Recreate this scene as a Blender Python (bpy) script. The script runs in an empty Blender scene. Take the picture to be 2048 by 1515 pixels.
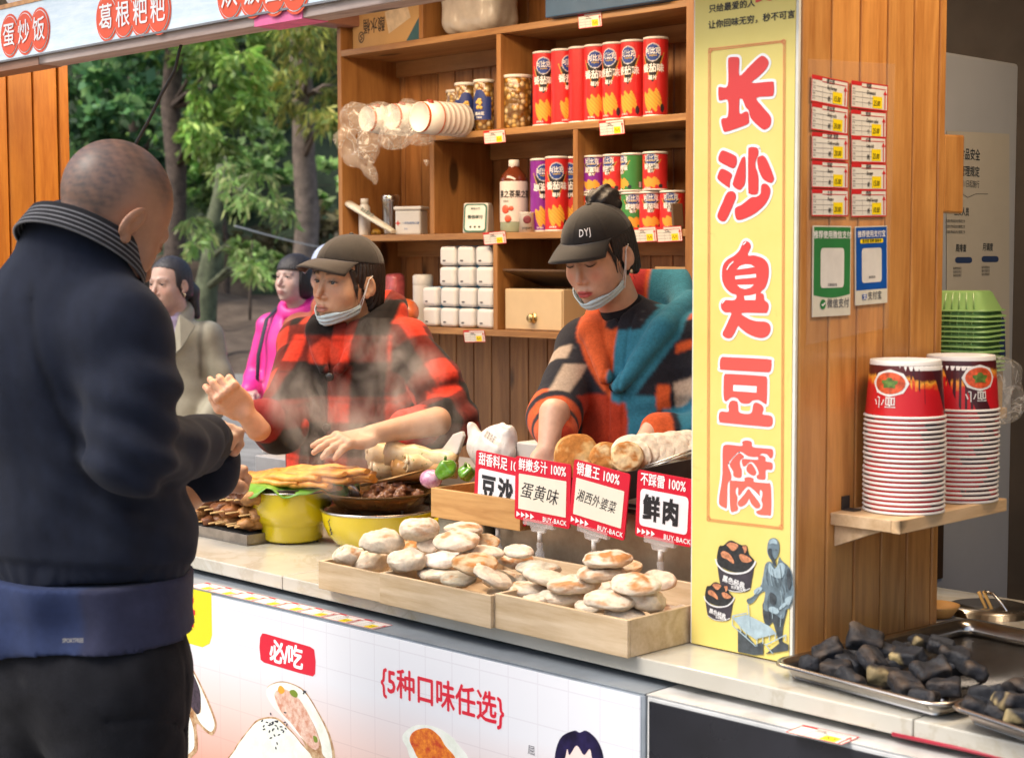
import bpy, bmesh, math, random
import numpy as np
from mathutils import Vector, Matrix, Euler

sc = bpy.context.scene
col = sc.collection
R = math.radians
random.seed(7)

# ------------------------------------------------------------------ camera
F_PX, W_PX, H_PX = 3242.0, 2048, 1515
CAM_H = 1.58
YAW, PITCH, ROLL = R(45.371), R(4.191), R(-0.1355)
_F = Vector((-math.sin(YAW)*math.cos(PITCH), math.cos(YAW)*math.cos(PITCH), -math.sin(PITCH)))
_r0 = Vector((math.cos(YAW), math.sin(YAW), 0)); _u0 = _r0.cross(_F)
_R = _r0*math.cos(ROLL) + _u0*math.sin(ROLL); _U = _R.cross(_F)
CAM = Vector((0, 0, CAM_H))
cd = bpy.data.cameras.new('camera'); cam = bpy.data.objects.new('camera', cd); col.objects.link(cam)
M = Matrix((_R, _U, -_F)).transposed().to_4x4(); M.translation = CAM
cam.matrix_world = M
cd.sensor_width = 36; cd.lens = 36*F_PX/W_PX; cd.clip_start = .05; cd.clip_end = 400
cd.dof.use_dof = True; cd.dof.focus_distance = 3.7; cd.dof.aperture_fstop = 6.5
sc.camera = cam

# ------------------------------------------------------------------ world, sun, exposure
SUN_EL, SUN_AZ = R(52), R(200)        # azimuth: direction the light comes from, measured from +Y towards +X
w = bpy.data.worlds.new('World'); sc.world = w; w.use_nodes = True
_nt = w.node_tree; _bg = _nt.nodes['Background']
_sky = _nt.nodes.new('ShaderNodeTexSky'); _sky.sky_type = 'NISHITA'; _sky.sun_disc = False
_sky.sun_elevation = SUN_EL; _sky.sun_rotation = SUN_AZ; _sky.air_density = 1.0; _sky.dust_density = 4.0; _sky.ozone_density = 1.0
_nt.links.new(_sky.outputs[0], _bg.inputs[0]); _bg.inputs[1].default_value = 0.15
sd = bpy.data.lights.new('sun', 'SUN'); sd.energy = 1.5; sd.angle = R(25); sd.color = (1, .95, .87)
sun = bpy.data.objects.new('sun', sd); col.objects.link(sun)
_sv = Vector((math.sin(SUN_AZ)*math.cos(SUN_EL), math.cos(SUN_AZ)*math.cos(SUN_EL), math.sin(SUN_EL)))
sun.rotation_euler = _sv.to_track_quat('Z', 'Y').to_euler()
sc.view_settings.view_transform = 'Standard'; sc.view_settings.look = 'None'
sc.view_settings.exposure = 0.68; sc.view_settings.gamma = 1.0
sc.render.engine = 'CYCLES'
sc.cycles.use_denoising = True
try: sc.cycles.denoiser = 'OPENIMAGEDENOISE'
except Exception: pass
sc.cycles.max_bounces = 7; sc.cycles.diffuse_bounces = 4; sc.cycles.glossy_bounces = 4
sc.cycles.transmission_bounces = 7; sc.cycles.transparent_max_bounces = 16; sc.cycles.volume_bounces = 1
sc.cycles.volume_step_rate = 3.0; sc.cycles.caustics_reflective = False; sc.cycles.caustics_refractive = False
sc.cycles.sample_clamp_indirect = 4.0

# ------------------------------------------------------------------ helpers
def at(x, y, X=None, Y=None, Z=None, D=None):
    """the point seen at photograph pixel (x, y) on a plane of the place, or at forward distance D"""
    d = _F + _R*((x-1024)/F_PX) - _U*((y-757.5)/F_PX)
    if X is not None: t = d.x and X/d.x
    elif Y is not None: t = Y/d.y
    elif Z is not None: t = (Z-CAM_H)/d.z
    else: t = D
    return CAM + d*t

def tag(o, label=None, cat=None, group=None, kind=None):
    if label: o['label'] = label
    if cat: o['category'] = cat
    if group: o['group'] = group
    if kind: o['kind'] = kind
    return o

def org(o):
    v = Vector((0, 0, 0))
    while o is not None:
        v += o.location; o = o.parent
    return v

def empty(name, loc, label=None, cat=None, group=None):
    o = bpy.data.objects.new(name, None); col.objects.link(o); o.location = loc
    o.empty_display_size = .05
    return tag(o, label, cat, group)

def copy_tree(o, parent=None):
    c = o.copy(); col.objects.link(c); c.parent = parent
    for ch in o.children: copy_tree(ch, c)
    return c

def link_mesh(name, me, parent=None, loc=None):
    o = bpy.data.objects.new(name, me); col.objects.link(o)
    if loc is not None: o.location = loc
    if parent is not None: o.parent = parent
    return o

class MB:
    """collects shapes in place coordinates and links them as one mesh object"""
    def __init__(s): s.v = []; s.f = []; s.m = []; s.sm = []; s.cur = 0; s.n = 0; s.T = None
    def add(s, vs, fs, smooth=False, mi=None):
        b = s.n
        if s.T is not None: vs = [s.T @ Vector(v) for v in vs]
        s.v.extend([tuple(v) for v in vs]); s.n += len(vs)
        for f in fs: s.f.append([b+i for i in f])
        s.m.extend([s.cur if mi is None else mi]*len(fs)); s.sm.extend([smooth]*len(fs))
        return s
    def box(s, lo, hi, mi=None):
        x0, y0, z0 = lo; x1, y1, z1 = hi
        return s.add([(x0,y0,z0),(x1,y0,z0),(x1,y1,z0),(x0,y1,z0),(x0,y0,z1),(x1,y0,z1),(x1,y1,z1),(x0,y1,z1)],
                     [(0,3,2,1),(4,5,6,7),(0,1,5,4),(1,2,6,5),(2,3,7,6),(3,0,4,7)], False, mi)
    def prism(s, poly, h, mi=None):
        """poly: points (coplanar), h: extrusion vector"""
        n = len(poly); h = Vector(h); P = [Vector(p) for p in poly]
        nrm = sum(((P[i]-P[0]).cross(P[(i+1) % n]-P[0]) for i in range(1, n-1)), Vector())
        if nrm.dot(h) > 0: P = P[::-1]
        vs = P + [p+h for p in P]
        fs = [tuple(range(n)), tuple(reversed(range(n, 2*n)))] + [(i, n+i, n+(i+1) % n, (i+1) % n) for i in range(n)]
        fs[0] = tuple(range(n))
        return s.add(vs, fs, False, mi)
    def poly(s, pts, mi=None): return s.add(pts, [tuple(range(len(pts)))], False, mi)
    def tube(s, pts, r, n=8, mi=None, caps=True, flat=1.0):
        pts = [Vector(p) for p in pts]; m = len(pts)
        rs = r if isinstance(r, (list, tuple)) else [r]*m
        vs = []; fs = []; up = None
        for i, p in enumerate(pts):
            t = (pts[min(i+1, m-1)]-pts[max(i-1, 0)]); t = t.normalized() if t.length > 1e-9 else Vector((0,0,1))
            if up is None:
                up = Vector((0,0,1)) if abs(t.z) < .9 else Vector((1,0,0))
            a = t.cross(up)
            if a.length < 1e-6: a = t.cross(Vector((1, .1, 0)))
            a.normalize(); b = a.cross(t).normalized(); up = b
            for k in range(n):
                th = 2*math.pi*k/n
                vs.append(p + a*(rs[i]*math.cos(th)) + b*(rs[i]*flat*math.sin(th)))
        for i in range(m-1):
            for k in range(n):
                fs.append((i*n+k, i*n+(k+1) % n, (i+1)*n+(k+1) % n, (i+1)*n+k))
        s.add(vs, fs, n > 4, mi)
        if caps:
            b = s.n-len(vs)
            s.f.append([b+k for k in reversed(range(n))]); s.f.append([b+(m-1)*n+k for k in range(n)])
            s.m.extend([s.cur if mi is None else mi]*2); s.sm.extend([False]*2)
        return s
    def lathe(s, prof, c=(0,0,0), n=32, mi=None, M=None, smooth=True):
        """prof: (r, z) pairs from one end to the other; M optional matrix"""
        vs = []; fs = []; m = len(prof); c = Vector(c)
        for r_, z_ in prof:
            for k in range(n):
                th = 2*math.pi*k/n; v = Vector((r_*math.cos(th), r_*math.sin(th), z_))
                vs.append((M @ v if M is not None else v)+c)
        for i in range(m-1):
            for k in range(n): fs.append((i*n+k, i*n+(k+1) % n, (i+1)*n+(k+1) % n, (i+1)*n+k))
        return s.add(vs, fs, smooth, mi)
    def ball(s, c, r, M=None, nu=24, nv=14, fn=None, mi=None):
        """ellipsoid r=(rx,ry,rz) about c, M rotation, fn(unit vector)->radius factor"""
        vs = []; fs = []; c = Vector(c)
        for j in range(nv+1):
            ph = math.pi*j/nv - math.pi/2
            for i in range(nu):
                th = 2*math.pi*i/nu; u = Vector((math.cos(ph)*math.cos(th), math.cos(ph)*math.sin(th), math.sin(ph)))
                k = fn(u) if fn else 1.0
                p = Vector((u.x*r[0], u.y*r[1], u.z*r[2]))*k
                vs.append((M @ p if M is not None else p)+c)
        for j in range(nv):
            for i in range(nu): fs.append((j*nu+i, j*nu+(i+1) % nu, (j+1)*nu+(i+1) % nu, (j+1)*nu+i))
        return s.add(vs, fs, True, mi)
    def build(s, name, mats, parent=None, loc=None, bevel=0, seg=2, weld=False):
        me = bpy.data.meshes.new(name)
        o3 = org(parent) if parent is not None else (Vector(loc) if loc is not None else Vector((0,0,0)))
        me.from_pydata([(v[0]-o3.x, v[1]-o3.y, v[2]-o3.z) for v in s.v], [], s.f)
        for m_ in (mats if isinstance(mats, (list, tuple)) else [mats]): me.materials.append(m_)
        me.polygons.foreach_set('material_index', s.m); me.polygons.foreach_set('use_smooth', s.sm)
        me.update()
        o = link_mesh(name, me, parent, None if parent is not None else loc)
        if bevel:
            b = o.modifiers.new('bevel', 'BEVEL'); b.width = bevel; b.segments = seg; b.limit_method = 'ANGLE'; b.angle_limit = R(40)
        return o

# ---- materials
MATS = {}
class NT:
    def __init__(s, name):
        s.m = bpy.data.materials.new(name); s.m.use_nodes = True; s.t = s.m.node_tree
        s.b = s.t.nodes['Principled BSDF']; s.out = s.t.nodes['Material Output']
    def n(s, kind, **kw):
        x = s.t.nodes.new('ShaderNode'+kind)
        for k, v in kw.items(): setattr(x, k, v)
        return x
    def l(s, a, b): s.t.links.new(a, b)
    def coord(s, scale=(1,1,1), rot=(0,0,0), which='Object', loc=(0,0,0)):
        tc = s.n('TexCoord'); mp = s.n('Mapping'); mp.inputs['Scale'].default_value = scale; mp.inputs['Rotation'].default_value = rot; mp.inputs['Location'].default_value = loc
        s.l(tc.outputs[which], mp.inputs[0]); return mp.outputs[0]
    def noise(s, vec, scale, detail=4, rough=.55, dist=0.0):
        x = s.n('TexNoise'); x.inputs['Scale'].default_value = scale; x.inputs['Detail'].default_value = detail
        x.inputs['Roughness'].default_value = rough; x.inputs['Distortion'].default_value = dist
        if vec is not None: s.l(vec, x.inputs['Vector'])
        return x.outputs['Fac']
    def ramp(s, fac, stops):
        x = s.n('ValToRGB'); e = x.color_ramp.elements
        while len(e) < len(stops): e.new(.5)
        for i, (p, c) in enumerate(stops):
            e[i].position = p; e[i].color = (c[0], c[1], c[2], 1) if len(c) == 3 else c
        s.l(fac, x.inputs[0]); return x.outputs[0]
    def mix(s, fac, a, b, mode='MIX'):
        x = s.n('MixRGB', blend_type=mode)
        for i, v in ((0, fac), (1, a), (2, b)):
            if hasattr(v, 'links'): s.l(v, x.inputs[i])
            elif isinstance(v, (int, float)): x.inputs[i].default_value = v
            else: x.inputs[i].default_value = (*v, 1) if len(v) == 3 else v
        return x.outputs[0]
    def math(s, op, a, b=None, clamp=False):
        x = s.n('Math', operation=op, use_clamp=clamp)
        for i, v in ((0, a), (1, b)):
            if v is None: continue
            if hasattr(v, 'links'): s.l(v, x.inputs[i])
            else: x.inputs[i].default_value = v
        return x.outputs[0]
    def bump(s, h, strength=.3, dist=.002):
        x = s.n('Bump'); x.inputs['Strength'].default_value = strength; x.inputs['Distance'].default_value = dist
        s.l(h, x.inputs['Height']); s.l(x.outputs[0], s.b.inputs['Normal']); return x
    def base(s, c):
        if hasattr(c, 'links'): s.l(c, s.b.inputs['Base Color'])
        else: s.b.inputs['Base Color'].default_value = (*c, 1)
    def set(s, **kw):
        for k, v in kw.items():
            i = s.b.inputs[k.replace('_', ' ')]
            if hasattr(v, 'links'): s.l(v, i)
            else: i.default_value = v
        return s.m

def srgb(r, g, b):
    f = lambda c: (c/255/12.92 if c/255 <= .04045 else ((c/255+.055)/1.055)**2.4)
    return (f(r), f(g), f(b))

def plain(name, c, rough=.5, metal=0.0, var=.12, scale=12, bump=0, bscale=60, spec=.5, trans=0, sss=0, alpha=1, coat=0):
    """a plain surface with gentle uneven tone, never one flat value"""
    if name in MATS: return MATS[name]
    t = NT(name); vec = t.coord()
    if var:
        f = t.noise(vec, scale, 5, .6)
        t.base(t.ramp(f, [(.3, tuple(x*(1-var) for x in c)), (.7, tuple(min(1, x*(1+var)) for x in c))]))
        t.set(Roughness=t.math('ADD', t.math('MULTIPLY', t.noise(vec, scale*2.3, 3), .16), rough-.08, True))
    else: t.base(c); t.set(Roughness=rough)
    t.set(Metallic=metal, Specular_IOR_Level=spec, Transmission_Weight=trans, Alpha=alpha, Coat_Weight=coat)
    if sss: t.set(Subsurface_Weight=sss, Subsurface_Radius=(.012, .006, .003))
    if bump: t.bump(t.noise(vec, bscale, 4), bump, .003)
    MATS[name] = t.m
    return t.m

def wood(name, light, dark, axis='Z', rough=.42, plank=0.0, ring=7, knots=True, coat=.15, fine=1.0):
    """pine: stretched grain along axis, each board with a tone of its own, knots"""
    if name in MATS: return MATS[name]
    t = NT(name)
    st = {'X': (.09, 1, 1), 'Y': (1, .09, 1), 'Z': (1, 1, .09)}[axis]
    geo = t.n('NewGeometry'); tc = t.n('TexCoord')
    off = t.n('CombineXYZ'); rnd = t.math('MULTIPLY', geo.outputs['Random Per Island'], 7.0)
    for i in range(3): t.l(rnd, off.inputs[i])
    ad = t.n('VectorMath', operation='ADD'); t.l(tc.outputs['Object'], ad.inputs[0]); t.l(off.outputs[0], ad.inputs[1])
    mp = t.n('Mapping'); mp.inputs['Scale'].default_value = st; t.l(ad.outputs[0], mp.inputs[0])
    v = mp.outputs[0]
    big = t.noise(v, ring, 3, .5, .6)
    bands = t.math('SINE', t.math('MULTIPLY', big, 42.0)); bands = t.math('MULTIPLY', t.math('ADD', bands, 1.0), .5)
    fib = t.noise(v, 130*fine, 4, .7)
    g = t.math('ADD', t.math('MULTIPLY', bands, .26), t.math('MULTIPLY', fib, .70))
    mid = tuple((a+b)/2 for a, b in zip(light, dark))
    c = t.ramp(g, [(.2, dark), (.45, mid), (.75, light)])
    tone = t.ramp(geo.outputs['Random Per Island'], [(0, (.80, .76, .72)), (.5, (1, 1, 1)), (1, (1.12, 1.04, .95))])
    c = t.mix(1.0, c, tone, 'MULTIPLY')
    if knots:
        vo = t.n('TexVoronoi'); vo.inputs['Scale'].default_value = 4.2; vo.inputs['Randomness'].default_value = 1
        mk = t.n('Mapping'); mk.inputs['Scale'].default_value = tuple(.55 if x < 1 else 1.5 for x in st); t.l(ad.outputs[0], mk.inputs[0]); t.l(mk.outputs[0], vo.inputs['Vector'])
        d = t.math('ADD', vo.outputs['Distance'], t.math('MULTIPLY', t.noise(mk.outputs[0], 30, 2), .05))
        c = t.mix(t.ramp(d, [(.125, (1, 1, 1)), (.185, (0, 0, 0))]), c, tuple(x*.28 for x in dark))
    stain = t.noise(ad.outputs[0], 3.0, 5, .6)
    c = t.mix(t.ramp(stain, [(.5, (0, 0, 0)), (.8, (.35, .35, .35))]), c, tuple(x*.6 for x in dark))
    t.base(c); t.set(Roughness=t.math('ADD', t.math('MULTIPLY', fib, .25), rough-.1, True), Coat_Weight=coat, Coat_Roughness=.25)
    t.bump(t.math('ADD', fib, t.math('MULTIPLY', bands, .4)), .22, .0012)
    MATS[name] = t.m
    return t.m

def emit(name, c, s):
    if name in MATS: return MATS[name]
    t = NT(name); t.base(c); t.set(Emission_Color=(*c, 1), Emission_Strength=s, Roughness=.35)
    MATS[name] = t.m; return t.m

def vcol(name, rough=.6, sss=0, bump=0, bscale=80, var=.1, vscale=30, spec=.4, sheen=0, attr='Col'):
    """colour from the mesh's colour attribute (its pattern), with uneven tone"""
    if name in MATS: return MATS[name]
    t = NT(name); a = t.n('Attribute', attribute_name=attr); vec = t.coord()
    f = t.noise(vec, vscale, 5, .65)
    c = t.mix(1.0, a.outputs['Color'], t.ramp(f, [(.3, (1-var,)*3), (.7, (1+var,)*3)]), 'MULTIPLY')
    t.base(c); t.set(Roughness=rough, Specular_IOR_Level=spec)
    if sss: t.set(Subsurface_Weight=sss, Subsurface_Radius=(.012, .005, .003), Subsurface_Scale=.6)
    if sheen: t.set(Sheen_Weight=sheen, Sheen_Roughness=.5)
    if bump: t.bump(t.noise(vec, bscale, 5, .65), bump, .003)
    MATS[name] = t.m; return t.m

# ---- lettering: text and traced outlines laid on a flat sign
def frame(o, xdir, ydir):
    """matrix whose local x/y lie in a sign's face; +z out of it"""
    x = Vector(xdir).normalized(); y = Vector(ydir).normalized(); z = x.cross(y).normalized(); y = z.cross(x)
    m = Matrix((x, y, z)).transposed().to_4x4(); m.translation = Vector(o); return m

def _curve_mesh(cu, mb, Mx, lift, mi=None):
    ob = bpy.data.objects.new('tmp', cu)
    me = ob.to_mesh()
    vs = [Mx @ Vector((v.co.x, v.co.y, lift)) for v in me.vertices]
    fs = [tuple(p.vertices) for p in me.polygons]
    T, mb.T = mb.T, None
    mb.add(vs, fs, False, mi); mb.T = T
    ob.to_mesh_clear(); bpy.data.objects.remove(ob); bpy.data.curves.remove(cu)

def lettering(mb, body, Mx, size, off=0.0, lift=.0006, align='LEFT', shear=0, sx=1.0, space=1.0, mi=None, line=1.0, fit=None):
    """set words on a sign; Mx is the sign's frame, size the body height"""
    k = off*size*.85; bold = [(0, 0)] if off < .006 else [(-k, 0), (k, 0), (0, k), (0, -k)] if off < .03 else [(-k, -k), (k, -k), (-k, k), (k, k), (0, 0)]
    for i, (dx, dy) in enumerate(bold):                 # heavier lettering: overlaid strokes, a hair apart
        cu = bpy.data.curves.new('tmp', 'FONT'); cu.body = body; cu.size = size; cu.align_x = align
        cu.align_y = 'CENTER'; cu.shear = shear; cu.space_character = space; cu.space_line = line; cu.resolution_u = 2
        _curve_mesh(cu, mb, Mx @ Matrix.Translation((dx, dy, 0)) @ Matrix.Diagonal((sx, 1, 1, 1)), lift+.00002*i, mi)

def shape(mb, loops, Mx, off=0.0, lift=.0006, smooth=True, mi=None, res=5):
    """filled flat outline(s) in sign coordinates; inner loops are holes"""
    cu = bpy.data.curves.new('tmp', 'CURVE'); cu.dimensions = '2D'; cu.fill_mode = 'BOTH'; cu.offset = off; cu.resolution_u = res
    for L in loops:
        if smooth:
            sp = cu.splines.new('BEZIER'); sp.bezier_points.add(len(L)-1)
            for b, p in zip(sp.bezier_points, L):
                b.co = (p[0], p[1], 0); b.handle_left_type = b.handle_right_type = 'AUTO'
        else:
            sp = cu.splines.new('POLY'); sp.points.add(len(L)-1)
            for b, p in zip(sp.points, L): b.co = (p[0], p[1], 0, 1)
        sp.use_cyclic_u = True
    _curve_mesh(cu, mb, Mx, lift, mi)

def rrect(w_, h_, r_, n=4, cx=0, cy=0):
    out = []
    for qx, qy, a0 in ((1,1,0),(-1,1,90),(-1,-1,180),(1,-1,270)):
        for k in range(n+1):
            a = R(a0+90*k/n); out.append((cx+qx*(w_/2-r_)+r_*math.cos(a), cy+qy*(h_/2-r_)+r_*math.sin(a)))
    return out

# ---- implicit shapes (numpy) for bodies, heads, hands and cloth
def s_ell(P, c, r, M=None):
    Q = P-np.array(c, np.float32)
    if M is not None: Q = Q @ np.array(M, np.float32)
    r = np.array(r, np.float32); k0 = np.sqrt(((Q/r)**2).sum(-1)); k1 = np.sqrt(((Q/(r*r))**2).sum(-1))+1e-9
    return k0*(k0-1)/k1
def s_cone(P, a, b, r1, r2, fl=None):
    a = np.array(a, np.float32); b = np.array(b, np.float32); ab = b-a
    t = np.clip(((P-a) @ ab)/max(1e-9, float(ab @ ab)), 0, 1)
    d = P-a-t[..., None]*ab
    if fl is not None: d = d*np.array(fl, np.float32)
    return np.sqrt((d*d).sum(-1))-(r1+(r2-r1)*t)
def s_chain(P, pts, rs, k=.01, fl=None):
    d = None
    for i in range(len(pts)-1):
        e = s_cone(P, pts[i], pts[i+1], rs[i], rs[i+1], fl); d = e if d is None else smin(d, e, k)
    return d
def s_box(P, c, h, r=0.0, M=None):
    Q = P-np.array(c, np.float32)
    if M is not None: Q = Q @ np.array(M, np.float32)
    q = np.abs(Q)-np.array(h, np.float32)+r
    return np.sqrt((np.maximum(q, 0)**2).sum(-1))+np.minimum(q.max(-1), 0)-r
def smin(a, b, k):
    h = np.clip(.5+.5*(b-a)/k, 0, 1); return b+(a-b)*h-k*h*(1-h)
def smax(a, b, k): return -smin(-a, -b, k)
def wob(P, f, seed=0):
    """cheap smooth noise in about -1..1"""
    rs = np.random.RandomState(seed); out = 0
    for i in range(6):
        v = rs.normal(size=3); v /= np.linalg.norm(v); ff = f*(.6+.35*i)
        out = out+np.sin(P @ (v*ff).astype(np.float32)+rs.uniform(0, 6.28)+1.3*np.sin(P @ (rs.normal(size=3)*ff*.5).astype(np.float32)))*(1/(1+.45*i))
    return out/2.6

def nets(fn, lo, hi, res):
    """surface of fn(P)=0 as quads"""
    lo = np.array(lo, np.float32); hi = np.array(hi, np.float32); n = np.ceil((hi-lo)/res).astype(int)+1
    ax = [lo[i]+np.arange(n[i], dtype=np.float32)*res for i in range(3)]
    V = np.empty(tuple(n), np.float32)
    step = max(1, int(400000/(n[1]*n[2])))
    for i in range(0, n[0], step):
        g = np.stack(np.meshgrid(ax[0][i:i+step], ax[1], ax[2], indexing='ij'), -1)
        V[i:i+step] = fn(g.reshape(-1, 3)).reshape(g.shape[:3])
    V[0] = V[-1] = 1; V[:, 0] = V[:, -1] = 1; V[:, :, 0] = V[:, :, -1] = 1
    S = V < 0
    c = [S[dx:n[0]-1+dx, dy:n[1]-1+dy, dz:n[2]-1+dz] for dx in (0,1) for dy in (0,1) for dz in (0,1)]
    s = sum(x.astype(np.int8) for x in c); act = (s > 0) & (s < 8)
    I = np.argwhere(act); idx = -np.ones(act.shape, int); idx[act] = np.arange(len(I))
    acc = np.zeros((len(I), 3), np.float32); cnt = np.zeros(len(I), np.float32)
    corners = [np.array(q) for q in ((0,0,0),(0,0,1),(0,1,0),(0,1,1),(1,0,0),(1,0,1),(1,1,0),(1,1,1))]
    for a in range(8):
        for b in range(a+1, 8):
            if np.abs(corners[a]-corners[b]).sum() != 1: continue
            ia = I+corners[a]; ib = I+corners[b]
            va = V[ia[:,0], ia[:,1], ia[:,2]]; vb = V[ib[:,0], ib[:,1], ib[:,2]]
            m = (va < 0) != (vb < 0); t = np.where(m, va/(np.where(m, va-vb, 1)), 0)
            acc += np.where(m[:, None], corners[a]+(corners[b]-corners[a])*t[:, None], 0); cnt += m
    verts = lo+(I+acc/cnt[:, None])*res
    faces = []
    for d in range(3):
        sl0 = [slice(None)]*3; sl1 = [slice(None)]*3; sl0[d] = slice(0, -1); sl1[d] = slice(1, None)
        A, B = S[tuple(sl0)], S[tuple(sl1)]; E = np.argwhere(A != B)
        if not len(E): continue
        o1, o2 = [(1, 2), (2, 0), (0, 1)][d]
        E = E[(E[:, o1] > 0) & (E[:, o2] > 0)]
        def cell(u, v_):
            q = E.copy(); q[:, o1] -= u; q[:, o2] -= v_; return idx[q[:,0], q[:,1], q[:,2]]
        q = np.stack([cell(1,1), cell(0,1), cell(0,0), cell(1,0)], 1)
        fl = A[E[:,0], E[:,1], E[:,2]]
        q[~fl] = q[~fl][:, ::-1]; faces.append(q)
    return verts, np.concatenate(faces)

def np_mesh(name, V, Fq, mats, parent=None, loc=None, colors=None, Mx=None, smooth=True, mi=None):
    """numpy vertices/faces as an object; Mx maps local to place coordinates"""
    V = np.asarray(V, np.float64)
    if Mx is not None:
        A = np.array(Mx); V = V @ A[:3, :3].T+A[:3, 3]
    o3 = org(parent) if parent is not None else (Vector(loc) if loc is not None else Vector((0,0,0)))
    V = V-np.array(o3)
    me = bpy.data.meshes.new(name); k = Fq.shape[1]
    me.vertices.add(len(V)); me.vertices.foreach_set('co', V.astype(np.float32).ravel())
    me.loops.add(Fq.size); me.loops.foreach_set('vertex_index', Fq.astype(np.int32).ravel())
    me.polygons.add(len(Fq)); me.polygons.foreach_set('loop_start', (np.arange(len(Fq))*k).astype(np.int32))
    me.polygons.foreach_set('use_smooth', np.full(len(Fq), smooth))
    for m_ in (mats if isinstance(mats, (list, tuple)) else [mats]): me.materials.append(m_)
    if mi is not None: me.polygons.foreach_set('material_index', np.asarray(mi, np.int32))
    me.update(calc_edges=True); me.validate()
    if colors is not None:
        a = me.color_attributes.new('Col', 'FLOAT_COLOR', 'POINT')
        c4 = np.ones((len(V), 4), np.float32); c4[:, :3] = colors; a.data.foreach_set('color', c4.ravel())
    return link_mesh(name, me, parent, None if parent is not None else loc)

def blob(name, fn, lo, hi, res, mats, parent=None, loc=None, colfn=None, Mx=None):
    V, Fq = nets(fn, lo, hi, res); K = colfn(V.astype(np.float32)) if colfn else None
    if K is not None:                                   # soften stair-steps along pattern edges
        for _ in range(1):
            fc = K[Fq].mean(1); S = np.zeros_like(K); n = np.zeros(len(K), np.float32)
            for j in range(4): np.add.at(S, Fq[:, j], fc); np.add.at(n, Fq[:, j], 1)
            K = S/np.maximum(n, 1)[:, None]
    return np_mesh(name, V, Fq, mats, parent, loc, K, Mx)

def mixc(a, b, t): return a*(1-t[..., None])+np.array(b, np.float32)*t[..., None]
def sstep(x, a, b):
    t = np.clip((x-a)/(b-a), 0, 1); return t*t*(3-2*t)
# ------------------------------------------------------------------ interior lamps of the kiosk (LED tubes under the roof)
def tube_lamp(x, y, z, length, watts, colr, label, axis='X'):
    root = empty('tube_lamp', (x, y, z), label, 'lamp', 'LED tubes under the kiosk roof')
    h = length/2
    a = MB()
    if axis == 'X': a.box((x-h, y-.03, z+.03), (x+h, y+.03, z+.06))
    else: a.box((x-.03, y-h, z+.03), (x+.03, y+h, z+.06))
    a.build('housing', plain('white_enamel', (.75, .75, .73), .4), root, bevel=.004)
    d = MB(); dv = Vector((1, 0, 0)) if axis == 'X' else Vector((0, 1, 0)); c0 = Vector((x, y, z+.018))
    d.tube([c0-dv*(h-.02), c0+dv*(h-.02)], .014, 10)
    d.build('tube', emit('lit_tube', colr, 6), root)
    L = bpy.data.lights.new('tube_light', 'AREA'); L.shape = 'RECTANGLE'; L.energy = watts; L.color = colr
    L.size, L.size_y = (length, .5) if axis == 'X' else (.35, length)
    lo = bpy.data.objects.new('tube_light', L); col.objects.link(lo); lo.parent = root; lo.location = (0, 0, -.004)
    return root
WARM = (1.0, .74, .48)
tube_lamp(-3.4, 2.85, 2.55, 1.7, 31, WARM, 'warm LED tube under the roof above the two sellers')
tube_lamp(-1.0, 2.5, 2.55, 1.1, 13, WARM, 'short warm LED tube under the roof beside the plank pillar', 'Y')

# ------------------------------------------------------------------ ground, road, bank, hill
def sheet(name, pts_fn, nx, ny, mat, kind='structure'):
    V = []; Fc = []
    for j in range(ny+1):
        for i in range(nx+1): V.append(pts_fn(i/nx, j/ny))
    for j in range(ny):
        for i in range(nx): a = j*(nx+1)+i; Fc.append((a, a+1, a+nx+2, a+nx+1))
    me = bpy.data.meshes.new(name); me.from_pydata(V, [], Fc); me.materials.append(mat)
    me.polygons.foreach_set('use_smooth', [True]*len(Fc))
    return tag(link_mesh(name, me), kind=kind)
t = NT('paving'); v = t.coord()
cc = t.ramp(t.noise(v, 1.3, 6, .65), [(.3, (.20, .19, .175)), (.55, (.29, .275, .25)), (.75, (.36, .34, .31))])
br = t.n('TexBrick'); br.inputs['Scale'].default_value = 1.2; br.inputs['Mortar Size'].default_value = .012; br.inputs['Color1'].default_value = (1,1,1,1); br.inputs['Color2'].default_value = (.86,.86,.86,1); br.inputs['Mortar'].default_value = (.5,.5,.5,1)
t.l(v, br.inputs['Vector']); t.base(t.mix(1, cc, br.outputs[0], 'MULTIPLY')); t.set(Roughness=.75); t.bump(t.noise(v, 40, 5), .3)
PAVING = t.m
def soil_mat():
    t = NT('forest_soil'); v = t.coord()
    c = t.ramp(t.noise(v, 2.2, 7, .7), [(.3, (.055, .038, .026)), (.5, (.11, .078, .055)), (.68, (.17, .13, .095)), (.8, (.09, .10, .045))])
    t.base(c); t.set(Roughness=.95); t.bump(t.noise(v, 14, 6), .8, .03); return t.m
SOIL = soil_mat()
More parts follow.
